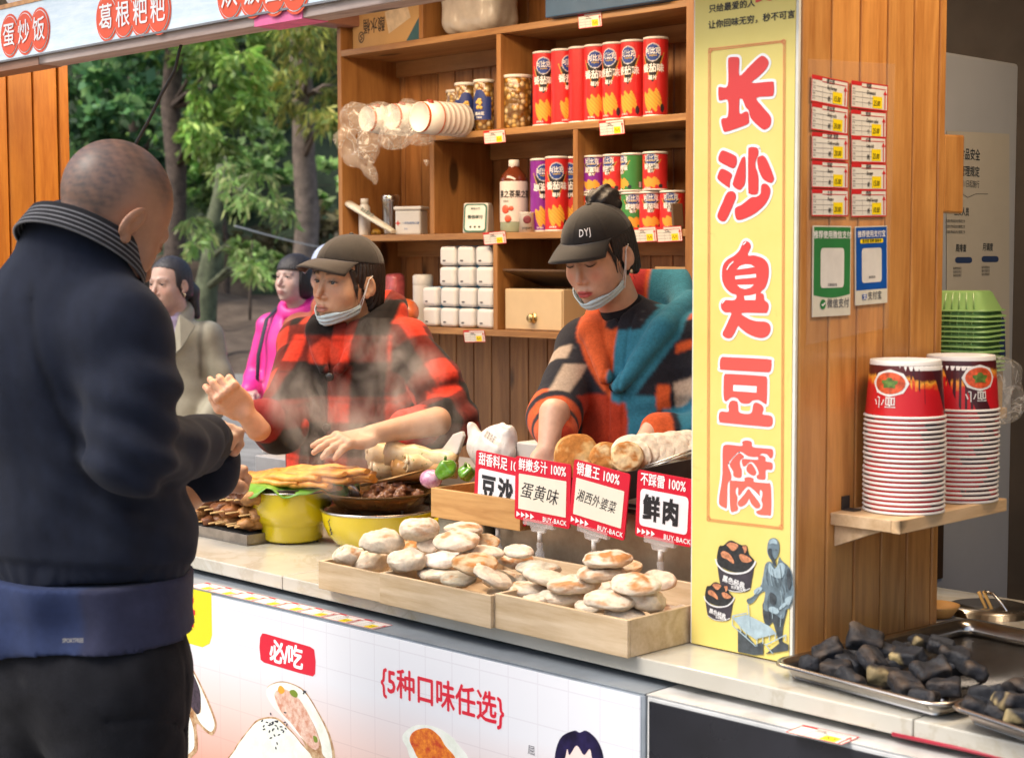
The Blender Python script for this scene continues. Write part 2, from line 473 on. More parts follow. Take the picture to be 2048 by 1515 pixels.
# the ground is laid out in directions along the view into the wood (a) and across it (b)
VA = Vector((-.844, .536, 0)); VB = Vector((.536, .844, 0))
def terr(a):
    return 0.0 if a < 23 else (a-23)*.10 if a < 33 else 1.0+(a-33)*.8
sheet('ground', lambda u, v_: (-60+u*120, -30+v_*120, -.02), 4, 4, PAVING)
def bank_pt(u, v_):
    a = 22+v_*11.8; b = -20+u*40
    p = VA*a+VB*b; return (p.x, p.y, terr(a)-.06+.07*math.sin(b*1.7+a)+.05*math.sin(b*3.9-a*2.2)+ (.03 if a > 23.2 else 0))
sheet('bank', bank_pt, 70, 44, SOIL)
def hill_pt(u, v_):
    a = 33+v_*26; b = -40+u*80
    p = VA*a+VB*b; return (p.x, p.y, terr(a)-.1+.5*math.sin(b*.6)*v_)
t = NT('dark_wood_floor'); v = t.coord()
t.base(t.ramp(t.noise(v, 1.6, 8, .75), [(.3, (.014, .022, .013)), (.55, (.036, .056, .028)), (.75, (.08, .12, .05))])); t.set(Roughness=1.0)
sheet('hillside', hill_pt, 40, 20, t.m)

# ------------------------------------------------------------------ trees
def leaf_mat(name, trans=.35):
    if name in MATS: return MATS[name]
    t = NT(name); a = t.n('Attribute', attribute_name='Col')
    tr = t.n('BsdfTranslucent'); mx = t.n('MixShader'); mx.inputs[0].default_value = trans
    t.l(a.outputs['Color'], tr.inputs[0]); t.base(a.outputs['Color']); t.set(Roughness=.45, Specular_IOR_Level=.4)
    t.l(t.b.outputs[0], mx.inputs[1]); t.l(tr.outputs[0], mx.inputs[2]); t.l(mx.outputs[0], t.out.inputs[0])
    MATS[name] = t.m; return t.m
def leaves(name, centers, dirs, lens, wid, cols, parent=None, loc=None, seed=1):
    """many small pointed leaves; arrays of centre, direction, length"""
    rs = np.random.RandomState(seed); n = len(centers)
    d = dirs/np.linalg.norm(dirs, axis=1, keepdims=True); q = rs.normal(size=(n, 3)); s = np.cross(d, q); s /= np.linalg.norm(s, axis=1, keepdims=True)+1e-9
    L = lens[:, None]; W = (lens*wid)[:, None]
    V = np.stack([centers, centers+d*L*.5+s*W, centers+d*L, centers+d*L*.45-s*W], 1).reshape(-1, 3)
    Fq = np.arange(4*n).reshape(n, 4)
    return np_mesh(name, V, Fq, leaf_mat('leaf'), parent, loc, np.repeat(cols, 4, 0), smooth=False)
BARK = plain('bark', (.085, .062, .048), .95, 0, .5, 9, .9, 22)
BARK_PALE = plain('pale_bark', (.20, .155, .125), .95, 0, .4, 7, .9, 18)
BARK_MOSS = plain('mossy_bark', (.10, .115, .065), .95, 0, .55, 6, .9, 18)
def tree(kind, label, base, trunk_pts, radii, bark, sprays, leafcol, seed, droop=.6, leaf=.10, wid=.16, cat='tree', n_leaf=170):
    """trunk: tapered tube with limbs out to each foliage spray; sprays: (point, radius)"""
    rs = np.random.RandomState(seed); base = Vector(base)
    root = empty(kind, base, label, cat, 'trees in the wood behind the stall')
    m = MB(); m.tube(trunk_pts, radii, 10)
    for c_, r_ in sprays:
        c_ = Vector(c_); k = min(range(len(trunk_pts)), key=lambda i: (Vector(trunk_pts[i])-c_).length+ (0 if Vector(trunk_pts[i]).z < c_.z+.3 else .4)); p0 = Vector(trunk_pts[k])
        m.tube([p0, p0.lerp(c_, .5)+Vector((0, 0, .12)), c_], [radii[k]*.3, radii[k]*.18, .006], 5)
    m.build('trunk', bark, root)
    C, D, L, K = [], [], [], []
    for c_, r_ in sprays:
        c_ = np.array(c_); tone = rs.uniform(.55, 1.35)
        nb = max(5, int(9*r_/.5))
        for b in range(nb):                                   # each spray is a bundle of hanging twigs
            a0 = rs.uniform(0, 6.28); el = rs.uniform(-.5, .8); tip = c_+r_*np.array([math.cos(a0)*math.cos(el), math.sin(a0)*math.cos(el), math.sin(el)*.8])*rs.uniform(.5, 1.1)
            tip2 = tip+np.array([0, 0, -droop*r_*rs.uniform(.5, 1.3)]); n = int(n_leaf*rs.uniform(.5, 1.2)/6)
            tt = rs.uniform(0, 1, n)[:, None]; pts = np.where(tt < .5, c_+(tip-c_)*tt*2, tip+(tip2-tip)*(tt-.5)*2)+rs.normal(size=(n, 3))*r_*.10
            C.append(pts); dd = (tip2-c_)/np.linalg.norm(tip2-c_)+rs.normal(size=(n, 3))*.5+np.array([0, 0, -.35*droop]); D.append(dd)
            L.append(rs.uniform(.6, 1.4, n)*leaf*1.6); tn = tone*rs.uniform(.7, 1.3)
            K.append(1.35*np.array(leafcol)[rs.randint(len(leafcol), size=n)]*tn*rs.uniform(.75, 1.25, (n, 1)))
    leaves('crown', np.concatenate(C), np.concatenate(D), np.concatenate(L), wid, np.clip(np.concatenate(K), 0, 1), root, seed=seed)
    return root
def px_sprays(lst, D, seed):
    rs = random.Random(seed); out = []
    for x, y, r_ in lst:
        d = D+rs.uniform(-1.2, 1.2); out.append((tuple(at(x, y, D=d)), r_*d/F_PX))
    return out
def up_trunk(x0, y0, x1, y1, D, n=6, wob_=.06, seed=0):
    rs = random.Random(seed); a = at(x0, y0, D=D); b = at(x1, y1, D=D); 
    return [a.lerp(b, i/n)+Vector((rs.uniform(-1, 1)*wob_, rs.uniform(-1, 1)*wob_, 0))*(1 if 0 < i < n else 0) for i in range(n+1)]
def rad(wpx0, wpx1, D, n=6): return [(wpx0+(wpx1-wpx0)*i/n)/2*D/F_PX for i in range(n+1)]
G_LIME = [(.20, .33, .06), (.14, .27, .05), (.27, .36, .08)]
G_MID = [(.07, .16, .04), (.10, .20, .05), (.05, .11, .035)]
G_DARK = [(.035, .085, .038), (.055, .12, .045), (.075, .15, .06)]
G_YEL = [(.34, .34, .07), (.24, .30, .07), (.42, .37, .09), (.16, .24, .06)]
G_BRN = [(.14, .11, .05), (.10, .09, .04), (.18, .16, .06)]
tree('conifer', 'dark trunked conifer with lime green hanging sprays', at(350, 690, D=27.2), up_trunk(352, 690, 345, -260, 27.2, 8, .05, 1), rad(48, 30, 27.2, 8), BARK,
     px_sprays([(420, 120, 60), (470, 165, 60), (400, 190, 55), (455, 230, 55), (430, 80, 60), (490, 110, 50), (395, 250, 45), (350, 60, 70), (300, 20, 70), (510, 200, 40), (480, 60, 55), (440, 290, 35), (385, 300, 28), (405, 60, 55)], 25.92, 3), G_LIME, 11, .7, .12, .15, n_leaf=300)
tree('conifer', 'pale trunked conifer with yellowing sprays beside the shelf', at(618, 660, D=28.8), up_trunk(618, 660, 592, -260, 28.8, 8, .05, 2), rad(52, 34, 28.8, 8), BARK_PALE,
     px_sprays([(580, 95, 45), (620, 135, 50), (560, 160, 40), (650, 190, 45), (600, 60, 50), (660, 110, 45), (540, 130, 40), (630, 220, 36), (690, 170, 50), (570, 210, 30), (640, 60, 50), (655, 240, 25), (590, 20, 60)], 27.2, 5), G_YEL, 12, 1.1, .12, .10, n_leaf=260)
tree('forked_tree', 'mossy leaning trunk with a few hanging green branches', at(405, 700, D=24), up_trunk(400, 700, 446, 330, 24, 6, .04, 3), rad(56, 26, 24), BARK_MOSS,
     px_sprays([(400, 460, 28), (380, 440, 24), (455, 330, 40), (500, 390, 46), (540, 400, 40), (470, 360, 40), (520, 350, 36), (560, 420, 36), (500, 530, 26), (480, 500, 20), (390, 490, 20), (520, 545, 20)], 23.36, 7), [(.16, .28, .07), (.20, .30, .09), (.24, .27, .10)], 13, 1.0, .10, .10, n_leaf=150)
tree('broadleaf_tree', 'dark broadleaf tree beside the left plank panel', at(240, 690, D=32), up_trunk(262, 690, 285, -260, 32, 8, .1, 4), rad(40, 26, 32, 8), BARK,
     px_sprays([(150, 180, 60), (210, 150, 60), (180, 260, 60), (240, 300, 55), (150, 340, 55), (210, 380, 60), (290, 330, 50), (250, 210, 60), (300, 180, 60), (130, 420, 50), (320, 250, 50), (270, 400, 50), (170, 90, 60), (140, 250, 40), (290, 100, 70), (240, 60, 60)], 30.4, 9), [(.06, .15, .06), (.10, .22, .08), (.045, .10, .045), (.16, .28, .10)], 14, .3, .17, .3, n_leaf=150)
tree('shrub', 'bright lime leaved shrub behind the dark trunk', at(440, 690, D=32), up_trunk(440, 690, 450, 300, 32, 4, .1, 5), rad(16, 6, 32, 4), BARK,
     px_sprays([(410, 330, 50), (470, 300, 45), (430, 390, 50), (500, 330, 45), (540, 300, 42), (390, 400, 40), (480, 430, 45), (560, 350, 40), (400, 270, 45), (660, 330, 36), (690, 370, 30), (650, 400, 30), (280, 330, 40), (300, 270, 36), (530, 260, 40)], 33.6, 15), [(.20, .34, .10), (.28, .42, .14), (.12, .24, .06), (.33, .44, .2)], 15, .2, .11, .42, 'shrub', n_leaf=190)
tree('shrub', 'small light green shrub at the foot of the mossy trunk', at(505, 640, D=25.28), up_trunk(500, 640, 505, 480, 25.28, 3, .03, 6), rad(6, 3, 25.28, 3), BARK,
     px_sprays([(480, 490, 22), (510, 520, 22), (530, 505, 20), (495, 540, 20), (540, 535, 14)], 25.28, 17), [(.22, .36, .09), (.3, .42, .14)], 16, .2, .09, .4, 'shrub', n_leaf=120)
tree('dry_bush', 'brown dry bush on the soil bank', at(520, 650, D=33), up_trunk(520, 650, 540, 480, 33, 3, .05, 7), rad(10, 5, 33, 3), BARK,
     px_sprays([(480, 580, 40), (540, 560, 44), (600, 540, 44), (560, 480, 50), (640, 500, 44), (660, 560, 40), (500, 480, 40), (620, 440, 50), (680, 450, 40), (540, 620, 30)], 33, 19), G_BRN, 17, .5, .16, .2, 'bush', n_leaf=120)
# the far wood: one mass of leaves nobody could count
rs = np.random.RandomState(4); n = 70000
a_ = rs.uniform(35, 45, n); b_ = rs.normal(size=n)*12-.5; cl = rs.uniform(0, 1, n)
z_ = rs.uniform(1.2, 13, n); P_ = np.stack([VA.x*a_+VB.x*b_, VA.y*a_+VB.y*b_, z_], 1)
keep = (wob(P_.astype(np.float32), 1.1, 3)+.25*wob(P_.astype(np.float32), 3, 8)) > -.12
P_ = P_[keep]; n = len(P_); tone = np.clip(.9+.7*wob(P_.astype(np.float32), .7, 12), .15, 2.0)
K_ = np.array(G_DARK+G_MID+G_LIME)[rs.randint(8, size=n)]*tone[:, None]
tag(leaves('forest_leaves', P_, rs.normal(size=(n, 3))+[0, 0, -.3], rs.uniform(.2, .55, n), .3, np.clip(K_, 0, 1), loc=(0, 0, 0), seed=9),
    'dark green mass of leaves of the wood far behind', 'foliage', kind='stuff')
m = MB(); p0 = at(470, 452, D=16.5); p1 = at(760, 500, D=30.4)
m.tube([p0.lerp(p1, i/8)-Vector((0, 0, .10*math.sin(math.pi*i/8))) for i in range(9)], .009, 5)
tag(m.build('rope', plain('pale_rope', (.5, .5, .48), .8)), 'thin pale rope strung between the trees', 'rope')

# ------------------------------------------------------------------ the kiosk
PINE = wood('orange_pine', (.72, .355, .105), (.44, .175, .042), 'Z', .36, coat=.35)
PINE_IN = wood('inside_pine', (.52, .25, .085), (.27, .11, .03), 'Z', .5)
SHELFW = wood('shelf_board', (.50, .27, .10), (.28, .13, .042), 'X', .5)
SHELFV = wood('shelf_upright', (.46, .22, .065), (.26, .105, .026), 'Z', .5)
PAINTED = wood('painted_beam', (.55, .47, .43), (.36, .26, .22), 'X', .6, coat=0)
CREAMW = wood('cream_wood', (.74, .60, .42), (.50, .36, .20), 'X', .55, knots=False, coat=0)
T_Z, Y_C, Y_P = .88, 2.142, 2.289
X_P0, X_P1, Y_PB = -1.844, -1.622, 2.728
kiosk = empty('food_kiosk', (-3.2, 2.2, 0), 'pine plank food kiosk with marble counter and open front', 'kiosk')
t = NT('marble'); v = t.coord()
ve = t.noise(v, 2.2, 8, .62, 1.6); vv = t.math('ABSOLUTE', t.math('SUBTRACT', ve, .5))
c = t.ramp(t.noise(v, 3.5, 5), [(.3, (.45, .43, .37)), (.7, (.58, .565, .50))])
c = t.mix(t.ramp(vv, [(0, (.55,)*3), (.03, (0,)*3)]), c, (.40, .36, .27))
c = t.mix(t.ramp(t.noise(v, 9, 6, .7), [(.56, (0,)*3), (.75, (.4,)*3)]), c, (.38, .33, .25))
t.base(c); t.set(Roughness=t.math('ADD', t.math('MULTIPLY', t.noise(v, 22, 4), .14), .08), Specular_IOR_Level=.6); MARBLE = t.m
def planks(mb, x0, x1, fixed, z0, z1, width, face, thick=.018, gap=.0045, inset=True):
    """tongue-and-groove boards; face 'Y-': boards along X in plane Y=fixed, 'X+': boards along Y in plane X=fixed"""
    n = max(1, round((x1-x0)/width)); wd = (x1-x0)/n
    for i in range(n):
        a, b = x0+i*wd+gap/2, x0+(i+1)*wd-gap/2
        if face == 'Y-': mb.box((a, fixed, z0), (b, fixed+thick, z1))
        elif face == 'X+': mb.box((fixed-thick, a, z0), (fixed, b, z1))
        else: mb.box((fixed, a, z0), (fixed+thick, b, z1))
m = MB(); xs = [-5.3, -4.1, -2.9, -1.3, .6]
for a, b in zip(xs, xs[1:]): m.box((a+.001, Y_C, T_Z-.031), (b-.001, 2.76, T_Z))
m.box((-1.845, 2.7615, T_Z-.031), (.6, 3.06, T_Z)); m.build('countertop', MARBLE, kiosk, bevel=.0025)
m = MB(); m.box((-5.3, 2.205, 0), (.6, 2.72, T_Z-.032)); m.build('counter_base', plain('grimy_dark', (.05, .05, .05), .8, 0, .5, 20), kiosk)
m = MB(); planks(m, Y_P, Y_PB, X_P1, T_Z, 2.7, .088, 'X+'); planks(m, X_P0, X_P1-.019, Y_P, T_Z, 2.7, .07, 'Y-')
m.box((X_P0+.02, Y_P+.019, T_Z), (X_P1-.019, Y_PB-.02, 2.7)); planks(m, Y_P+.019, Y_PB, X_P0+.018, T_Z, 2.7, .09, 'X+')
m.box((X_P1-.06, Y_PB+.0005, T_Z), (X_P1+.002, Y_PB+.022, 2.7))
m.build('pillar', PINE, kiosk, bevel=.003)
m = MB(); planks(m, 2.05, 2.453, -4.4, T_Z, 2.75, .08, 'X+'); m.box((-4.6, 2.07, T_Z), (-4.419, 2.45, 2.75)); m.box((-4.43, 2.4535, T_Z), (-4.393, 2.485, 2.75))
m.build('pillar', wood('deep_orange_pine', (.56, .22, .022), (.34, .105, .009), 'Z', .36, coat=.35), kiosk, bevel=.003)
m = MB(); planks(m, -4.72, -2.9, 3.93, 0, 2.62, .092, 'Y-'); m.build('back_wall', PINE_IN, kiosk, bevel=.002)
m = MB(); m.box((-2.9, 3.93, 0), (2.0, 3.96, 2.7)); m.box((1.5, 2.3, 0), (1.55, 3.93, 2.7)); m.build('back_wall', plain('dark_back_wall', (.035, .026, .02), .7, 0, .3, 6), kiosk)
m = MB(); m.box((-4.85, 1.72, 2.75), (2.0, 4.1, 2.80)); m.build('roof', wood('roof_board', (.45, .22, .07), (.26, .11, .03), 'X', .6), kiosk)
m = MB(); m.box((-4.6, 2.2, 2.402), (-4.5, 3.93, 2.52)); m.build('side_beam', wood('worn_red_beam', (.40, .20, .14), (.22, .09, .06), 'Y', .6, coat=0), kiosk, bevel=.003)
m = MB(); m.box((-4.59, 2.2, 2.522), (-4.51, 3.93, 2.62)); m.build('side_beam', PINE, kiosk)
m = MB(); m.box((-5.4, 2.145, 2.0955), (1.2, 2.21, 2.121)); m.build('fascia_beam', PAINTED, kiosk, bevel=.002)
m = MB(); m.box((-3.93, 2.1435, 2.0945), (-3.05, 2.2115, 2.122)); m.box((-5.4, 2.1435, 2.0945), (-3.94, 2.2115, 2.1215))
m.v = m.v[8:]; m.f = [[i-8 for i in f] for f in m.f[6:]]; m.m = m.m[6:]; m.sm = m.sm[6:]; m.n -= 8
m.build('bare_beam_end', wood('worn_brown', (.32, .18, .12), (.2, .1, .06), 'X', .6, coat=0), kiosk)
m = MB(); p0, p1 = at(508, 25, Y=2.1425).x, at(604, 8, Y=2.1425).x; m.box((p0, 2.1425, 2.0938), (p1, 2.2125, 2.1225)); m.build('pink_paint_patch', plain('pink_paint', (.80, .16, .36), .6, 0, .25, 25), kiosk)
m = MB(); m.box((-5.4, 2.2, 2.27), (1.2, 2.215, 2.75)); m.build('bamboo_panel', wood('bamboo', (.18, .14, .08), (.06, .045, .025), 'Z', .6, ring=40, coat=0), kiosk)
m = MB(); m.tube([at(365, 80, Y=2.2), at(358, 105, Y=2.2), at(350, 140, Y=2.2), at(322, 190, Y=2.2), at(298, 240, Y=2.2), at(270, 290, Y=2.2), at(262, 330, Y=2.2), at(262, 420, Y=2.2)], .0042, 6)
tag(m.build('cable', plain('black_rubber', (.012, .012, .012), .5)), 'thin black cable hanging below the white awning sign', 'cable')

# ------------------------------------------------------------------ awning sign
Y_A = 2.138
aw = empty('awning_sign', (-3.5, Y_A, 2.12), 'long pale blue awning sign with orange dish name circles', 'sign')
t = NT('pale_blue_print'); v = t.coord((1, 1, 6))
c = t.ramp(t.noise(v, 7, 6, .7), [(.40, (.60, .73, .82)), (.60, (.74, .84, .90)), (.8, (.80, .88, .92))])
t.base(t.mix(t.ramp(t.noise(v, 14, 3, .8), [(.70, (0,)*3), (.74, (.6,)*3)]), c, (.30, .36, .40))); t.set(Roughness=.35, Emission_Color=(.75, .86, 1, 1), Emission_Strength=.04)
m = MB(); m.box((-5.4, Y_A, 2.1215), (1.2, 2.143, 2.2565)); m.build('panel', t.m, aw)
m = MB(); m.box((-5.4, Y_A-.003, 2.1165), (1.2, 2.1435, 2.1212)); m.build('edge_strip', plain('grey_alu', (.25, .25, .26), .4, .6), aw)
m = MB(); m.box((-5.4, Y_A-.003, 2.2568), (1.2, 2.19, 2.268)); m.build('trim', PINE, aw)
FA = frame((0, Y_A, 0), (1, 0, 0), (0, 0, 1))
def px2(x, y, Y): p = at(x, y, Y=Y); return (p.x, p.z)
def dish(word, pts, rx):
    """overlapping orange discs with a white ring and white words"""
    mO, mW = MB(), MB()
    for k, (x, y) in enumerate(pts):
        cx, cz = px2(x, y, Y_A); r_ = .058
        for rr, mb, lf in ((r_, mO, .001+.0002*k), (r_*.90, mW, .0022+.0002*k), (r_*.865, mO, .0034+.0002*k)):
            shape(mb, [[(cx+rr*math.cos(a*math.pi/16)*.90, cz+rr*math.sin(a*math.pi/16)) for a in range(32)]], FA, 0, lf, False)
        M2 = FA.copy(); M2 = FA @ Matrix.Translation((cx, cz-.002, 0))
        lettering(mW, word[k], M2, .066, .012, .0055, 'CENTER')
    mO.build('dish_disc', plain('orange_print', srgb(228, 84, 44), .4, 0, .05), aw); mW.build('lettering', plain('white_print', (.86, .86, .86), .4, 0, .03), aw)
dish('蛋炒饭', [(21, 72), (51, 66), (81, 60)], 0)
dish('葛根粑粑', [(215, 36), (249, 31), (284, 26), (319, 21)], 0)
dish('炊饭团子', [(462, -10), (506, -16), (550, -21), (592, -26)], 0)
m = MB(); cx, cz = px2(30, -30, 2.19); shape(m, [[(cx+.07*math.cos(a*math.pi/16), cz+.055*math.sin(a*math.pi/16)) for a in range(32)]], frame((0, 2.19, 0), (1,0,0), (0,0,1)), 0, 0, False)
m.build('round_plate', plain('white_print', (.8, .8, .8)), aw)

# ------------------------------------------------------------------ tall banner on the pillar front
Y_B = 2.281
bl, br_ = -1.846, -1.624
banner = empty('banner', (-1.735, Y_B, T_Z), 'tall yellow banner with big red characters on the pillar', 'banner')
t = NT('yellow_print'); v = t.coord()
c = t.ramp(t.noise(v, 2.5, 6, .65), [(.35, srgb(220, 201, 108)), (.65, srgb(230, 213, 126))])
c = t.mix(t.ramp(t.noise(v, 6, 7, .75, 1.0), [(.60, (0,)*3), (.72, (.35,)*3)]), c, srgb(170, 140, 60))
t.base(c); t.set(Roughness=.5); t.bump(t.noise(v, 9, 3), .12, .004); 
m = MB(); m.box((bl, Y_B, T_Z+.003), (br_-.006, Y_P-.001, 2.74)); m.build('panel', t.m, banner)
m = MB(); m.box((br_-.0055, Y_B+.001, T_Z+.003), (br_, Y_P-.001, 2.74)); m.box((bl-.003, Y_B+.001, T_Z+.003), (bl-.0005, Y_P-.001, 2.74)); m.build('edge', plain('white_edge', (.7, .69, .62), .5), banner)
FB = frame((0, Y_B, 0), (1, 0, 0), (0, 0, 1))
def crom(L, n=4, closed=True):
    out = []; N = len(L)
    for i in range(N if closed else N-1):
        g = (lambda k: L[k % N]) if closed else (lambda k: L[min(max(k, 0), N-1)])
        p0, p1, p2, p3 = g(i-1), g(i), g(i+1), g(i+2)
        for k in range(n):
            u = k/n
            out.append(tuple(.5*(2*p1[j]+(p2[j]-p0[j])*u+(2*p0[j]-5*p1[j]+4*p2[j]-p3[j])*u*u+(3*p1[j]-p0[j]-3*p2[j]+p3[j])*u**3) for j in range(2)))
    if not closed: out.append(tuple(L[-1]))
    return out
def ribbon(mb, L, wd, Mx, lift, closed=False, caps=True):
    """flat stroke of width wd along points"""
    N = len(L); k = 0
    for i in range(N if closed else N-1):
        a, b = Vector((*L[i], 0)), Vector((*L[(i+1) % N], 0)); d = b-a
        if d.length < 1e-7: continue
        nn = Vector((-d.y, d.x, 0)).normalized()*wd/2; lf = lift+2.4e-4*random.random(); k += 1
        mb.add([Mx @ (p+Vector((0, 0, lf))) for p in (a-nn, b-nn, b+nn, a+nn)], [(0, 1, 2, 3)])
        if caps:
            lf = lift+2.4e-4*random.random(); mb.add([Mx @ (b+Vector((wd/2*math.cos(q*math.pi/4), wd/2*math.sin(q*math.pi/4), lf))) for q in range(8)], [tuple(range(8))])
Z1 = lambda p: px2(1400+p[0]/3.985, 90+p[1]/3.985, Y_B)
Z2 = lambda p: px2(1400+p[0]/6.31, 460+p[1]/6.31, Y_B)
Z3 = lambda p: px2(1400+p[0]/3.885, 690+p[1]/3.885, Y_B)
glyphs = [
 (Z1, [[(228,130),(240,102),(275,97),(308,100),(318,125),(320,245),(400,170),(475,100),(510,90),(545,120),(550,155),(525,200),(470,255),(420,303),(575,292),(592,310),(594,370),(588,400),(570,410),(455,422),(500,490),(560,560),(572,600),(560,650),(520,675),(485,660),(430,610),(405,575),(390,520),(370,500),(345,440),(335,432),(320,435),(320,545),(370,530),(390,545),(395,600),(385,630),(300,665),(220,690),(195,690),(180,650),(172,605),(185,585),(225,570),(225,443),(165,443),(152,425),(150,355),(160,335),(225,325)]]),
 (Z1, [[(155,880),(175,845),(205,845),(280,880),(297,905),(295,950),(275,980),(250,978),(165,935),(150,910)]]),
 (Z1, [[(145,1040),(165,995),(195,990),(258,1030),(245,1085),(240,1135),(225,1132),(160,1085),(142,1060)]]),
 (Z1, [[(145,1345),(185,1250),(215,1185),(245,1165),(280,1175),(290,1215),(270,1270),(220,1380),(195,1405),(165,1400),(145,1375)]]),
 (Z1, [[(265,1100),(290,1020),(330,915),(345,895),(366,905),(366,1085),(340,1140),(320,1155),(285,1140),(268,1120)]]),
 (Z1, [[(388,850),(400,818),(430,813),(462,822),(470,850),(468,880),(455,905),(445,960),(468,1040),(470,1150),(460,1185),(430,1193),(400,1185),(388,1150)]]),
 (Z1, [[(460,910),(485,885),(515,885),(545,930),(590,1045),(590,1080),(570,1100),(530,1085),(500,1060),(470,990)]]),
 (Z1, [[(280,1330),(290,1295),(340,1270),(410,1215),(450,1210),(485,1185),(490,1130),(505,1107),(535,1108),(562,1140),(562,1190),(530,1260),(460,1330),(380,1375),(315,1395),(290,1380)]]),
 (Z2, [[(530,200),(555,150),(595,138),(640,170),(645,220),(610,315),(700,320),(800,355),(860,420),(875,520),(865,620),(830,720),(770,785),(810,810),(820,880),(865,920),(872,980),(850,1040),(820,1045),(535,1045),(600,1105),(700,1145),(830,1155),(885,1190),(897,1250),(870,1320),(800,1358),(700,1345),(600,1300),(520,1240),(485,1210),(440,1300),(400,1355),(350,1363),(305,1340),(292,1300),(330,1220),(370,1130),(400,1045),(320,1035),(275,990),(270,930),(300,890),(340,882),(445,880),(465,820),(400,795),(330,730),(290,640),(282,540),(300,440),(350,375),(440,320),(500,260)]]),
 (Z3, [[(160,120),(175,92),(220,92),(530,108),(558,130),(556,185),(540,208),(500,208),(185,190),(160,175)]]),
 (Z3, [[(188,270),(195,230),(230,222),(490,238),(522,255),(525,300),(522,440),(510,455),(460,425),(410,430),(385,450),(325,448),(290,410),(245,405),(205,435),(188,400)]]),
 (Z3, [[(150,550),(165,515),(225,515),(225,470),(245,432),(290,435),(300,470),(312,522),(398,528),(420,455),(450,445),(490,470),(497,500),(490,535),(550,545),(568,570),(565,615),(540,632),(480,628),(180,600),(155,590)]]),
 (Z3, [[(180,810),(195,775),(240,772),(330,780),(332,750),(365,738),(405,750),(418,790),(550,803),(570,820),(570,860),(555,878),(540,865),(520,845),(480,840),(450,865),(380,860),(330,830),(300,828),(250,880),(220,920),(230,960),(245,1000),(245,1040),(218,1080),(212,1250),(190,1258),(155,1235),(152,1190),(165,1100),(178,1000)]]),
 (Z3, [[(235,920),(300,840),(335,850),(345,870),(315,895),(318,940),(328,965),(325,1020),(300,1028),(265,1015),(260,975)]]),
 (Z3, [[(330,890),(360,882),(450,888),(455,860),(485,855),(512,870),(515,900),(560,910),(568,935),(560,965),(515,968),(512,1030),(495,1042),(450,1035),(445,1010),(460,1000),(450,960),(420,915),(390,905),(350,940),(335,930)]]),
 (Z3, [[(365,950),(385,920),(410,925),(440,980),(430,1008),(400,1005),(370,980)]]),
 (Z3, [[(235,1080),(250,1050),(345,1055),(350,1030),(385,1022),(420,1035),(425,1060),(520,1070),(553,1090),(555,1300),(530,1318),(460,1312),(440,1290),(480,1270),(490,1230),(480,1200),(490,1150),(475,1120),(465,1140),(470,1170),(430,1130),(380,1095),(345,1120),(310,1165),(300,1150),(300,1105),(285,1110),(280,1140),(295,1180),(290,1230),(300,1270),(275,1288),(240,1275)]]),
 (Z3, [[(300,1215),(350,1155),(380,1115),(410,1150),(470,1230),(462,1260),(435,1262),(400,1225),(385,1190),(365,1225),(330,1250),(305,1245)]]),
]
t = NT('red_print'); v = t.coord(); sx_ = t.n('SeparateXYZ'); t.l(v, sx_.inputs[0])
t.base(t.ramp(t.math('MULTIPLY', sx_.outputs[2], 1.3), [(0, srgb(242, 138, 108)), (.45, srgb(232, 100, 88)), (1, srgb(212, 58, 56))])); t.set(Roughness=.45); REDP = t.m
mR, mH = MB(), MB()
for conv, loops in glyphs:
    for L in loops:
        S = [conv(p) for p in crom(L, 4)]
        shape(mR, [S], FB, 0, .0016, False); ribbon(mH, S, .0095, FB, .0006, True)
holes = [[(475,498),(510,455),(580,432),(650,435),(700,465),(600,482)], [(455,580),(715,553),(718,597),(455,620)], [(478,692),(688,688),(650,725),(580,745),(520,730)], [(565,830),(640,825),(715,805),(710,882),(575,882)]]
for L in holes: shape(mH, [[Z2(p) for p in L]], FB, 0, .0022, False)
shape(mH, [[Z3(p) for p in [(265,308),(447,318),(445,368),(263,355)]]], FB, 0, .0022, False)
for L in ([(555,185),(590,152)], [(350,500),(385,440),(430,400)], [(290,925),(318,890)]): ribbon(mH, [Z2(p) for p in L], .0022, FB, .0026)
mR.build('big_characters', REDP, banner); mH.build('character_outlines', plain('white_print'  , (.8,)*3), banner)
m = MB()
for off in (0, 3.2):
    L = [px2(*p, Y_B) for p in ((1418+off, 98+off), (1571-off, 81+off), (1566-off, 1057-off), (1415+off, 1040-off))]
    ribbon(m, L, .0012, FB, .0012, True, False)
for (x, y) in ((1421, 101), (1568, 84), (1563, 1053), (1418, 1036)):
    c0 = px2(x, y, Y_B); ribbon(m, [(c0[0]+.004*math.cos(a), c0[1]+.004*math.sin(a)) for a in [k*math.pi/4 for k in range(8)]], .001, FB, .0014, True, False)
m.build('border_lines', plain('border_print', srgb(224, 128, 84), .5), banner)
m = MB()
def word_px(mb, body, x, y, hpx, Y, Fm, off=0., lift=.0012, align='LEFT', tilt=0, sx=1.0, space=1.0):
    """words whose box starts at photograph pixel (x, y) on the sign plane Y, hpx tall"""
    p = px2(x, y, Y); q = px2(x, y+hpx, Y)
    lettering(mb, body, Fm @ Matrix.Translation((p[0], p[1], 0)) @ Matrix.Rotation(tilt, 4, 'Z'), abs(p[1]-q[1]), off, lift, align, 0, sx, space)
word_px(m, '只给最爱的人', 1418, 20, 17, Y_B, FB, .025, sx=1.14); word_px(m, '让你回味无穷，秒不可言', 1417, 52, 17, Y_B, FB, .025, sx=1.14)
m.build('slogan', plain('black_print', (.015, .015, .015), .5), banner)
m = MB(); word_px(m, '美食', 1511, -8, 34, Y_B, FB, .05, sx=1.25); m.build('slogan_word', REDP, banner)

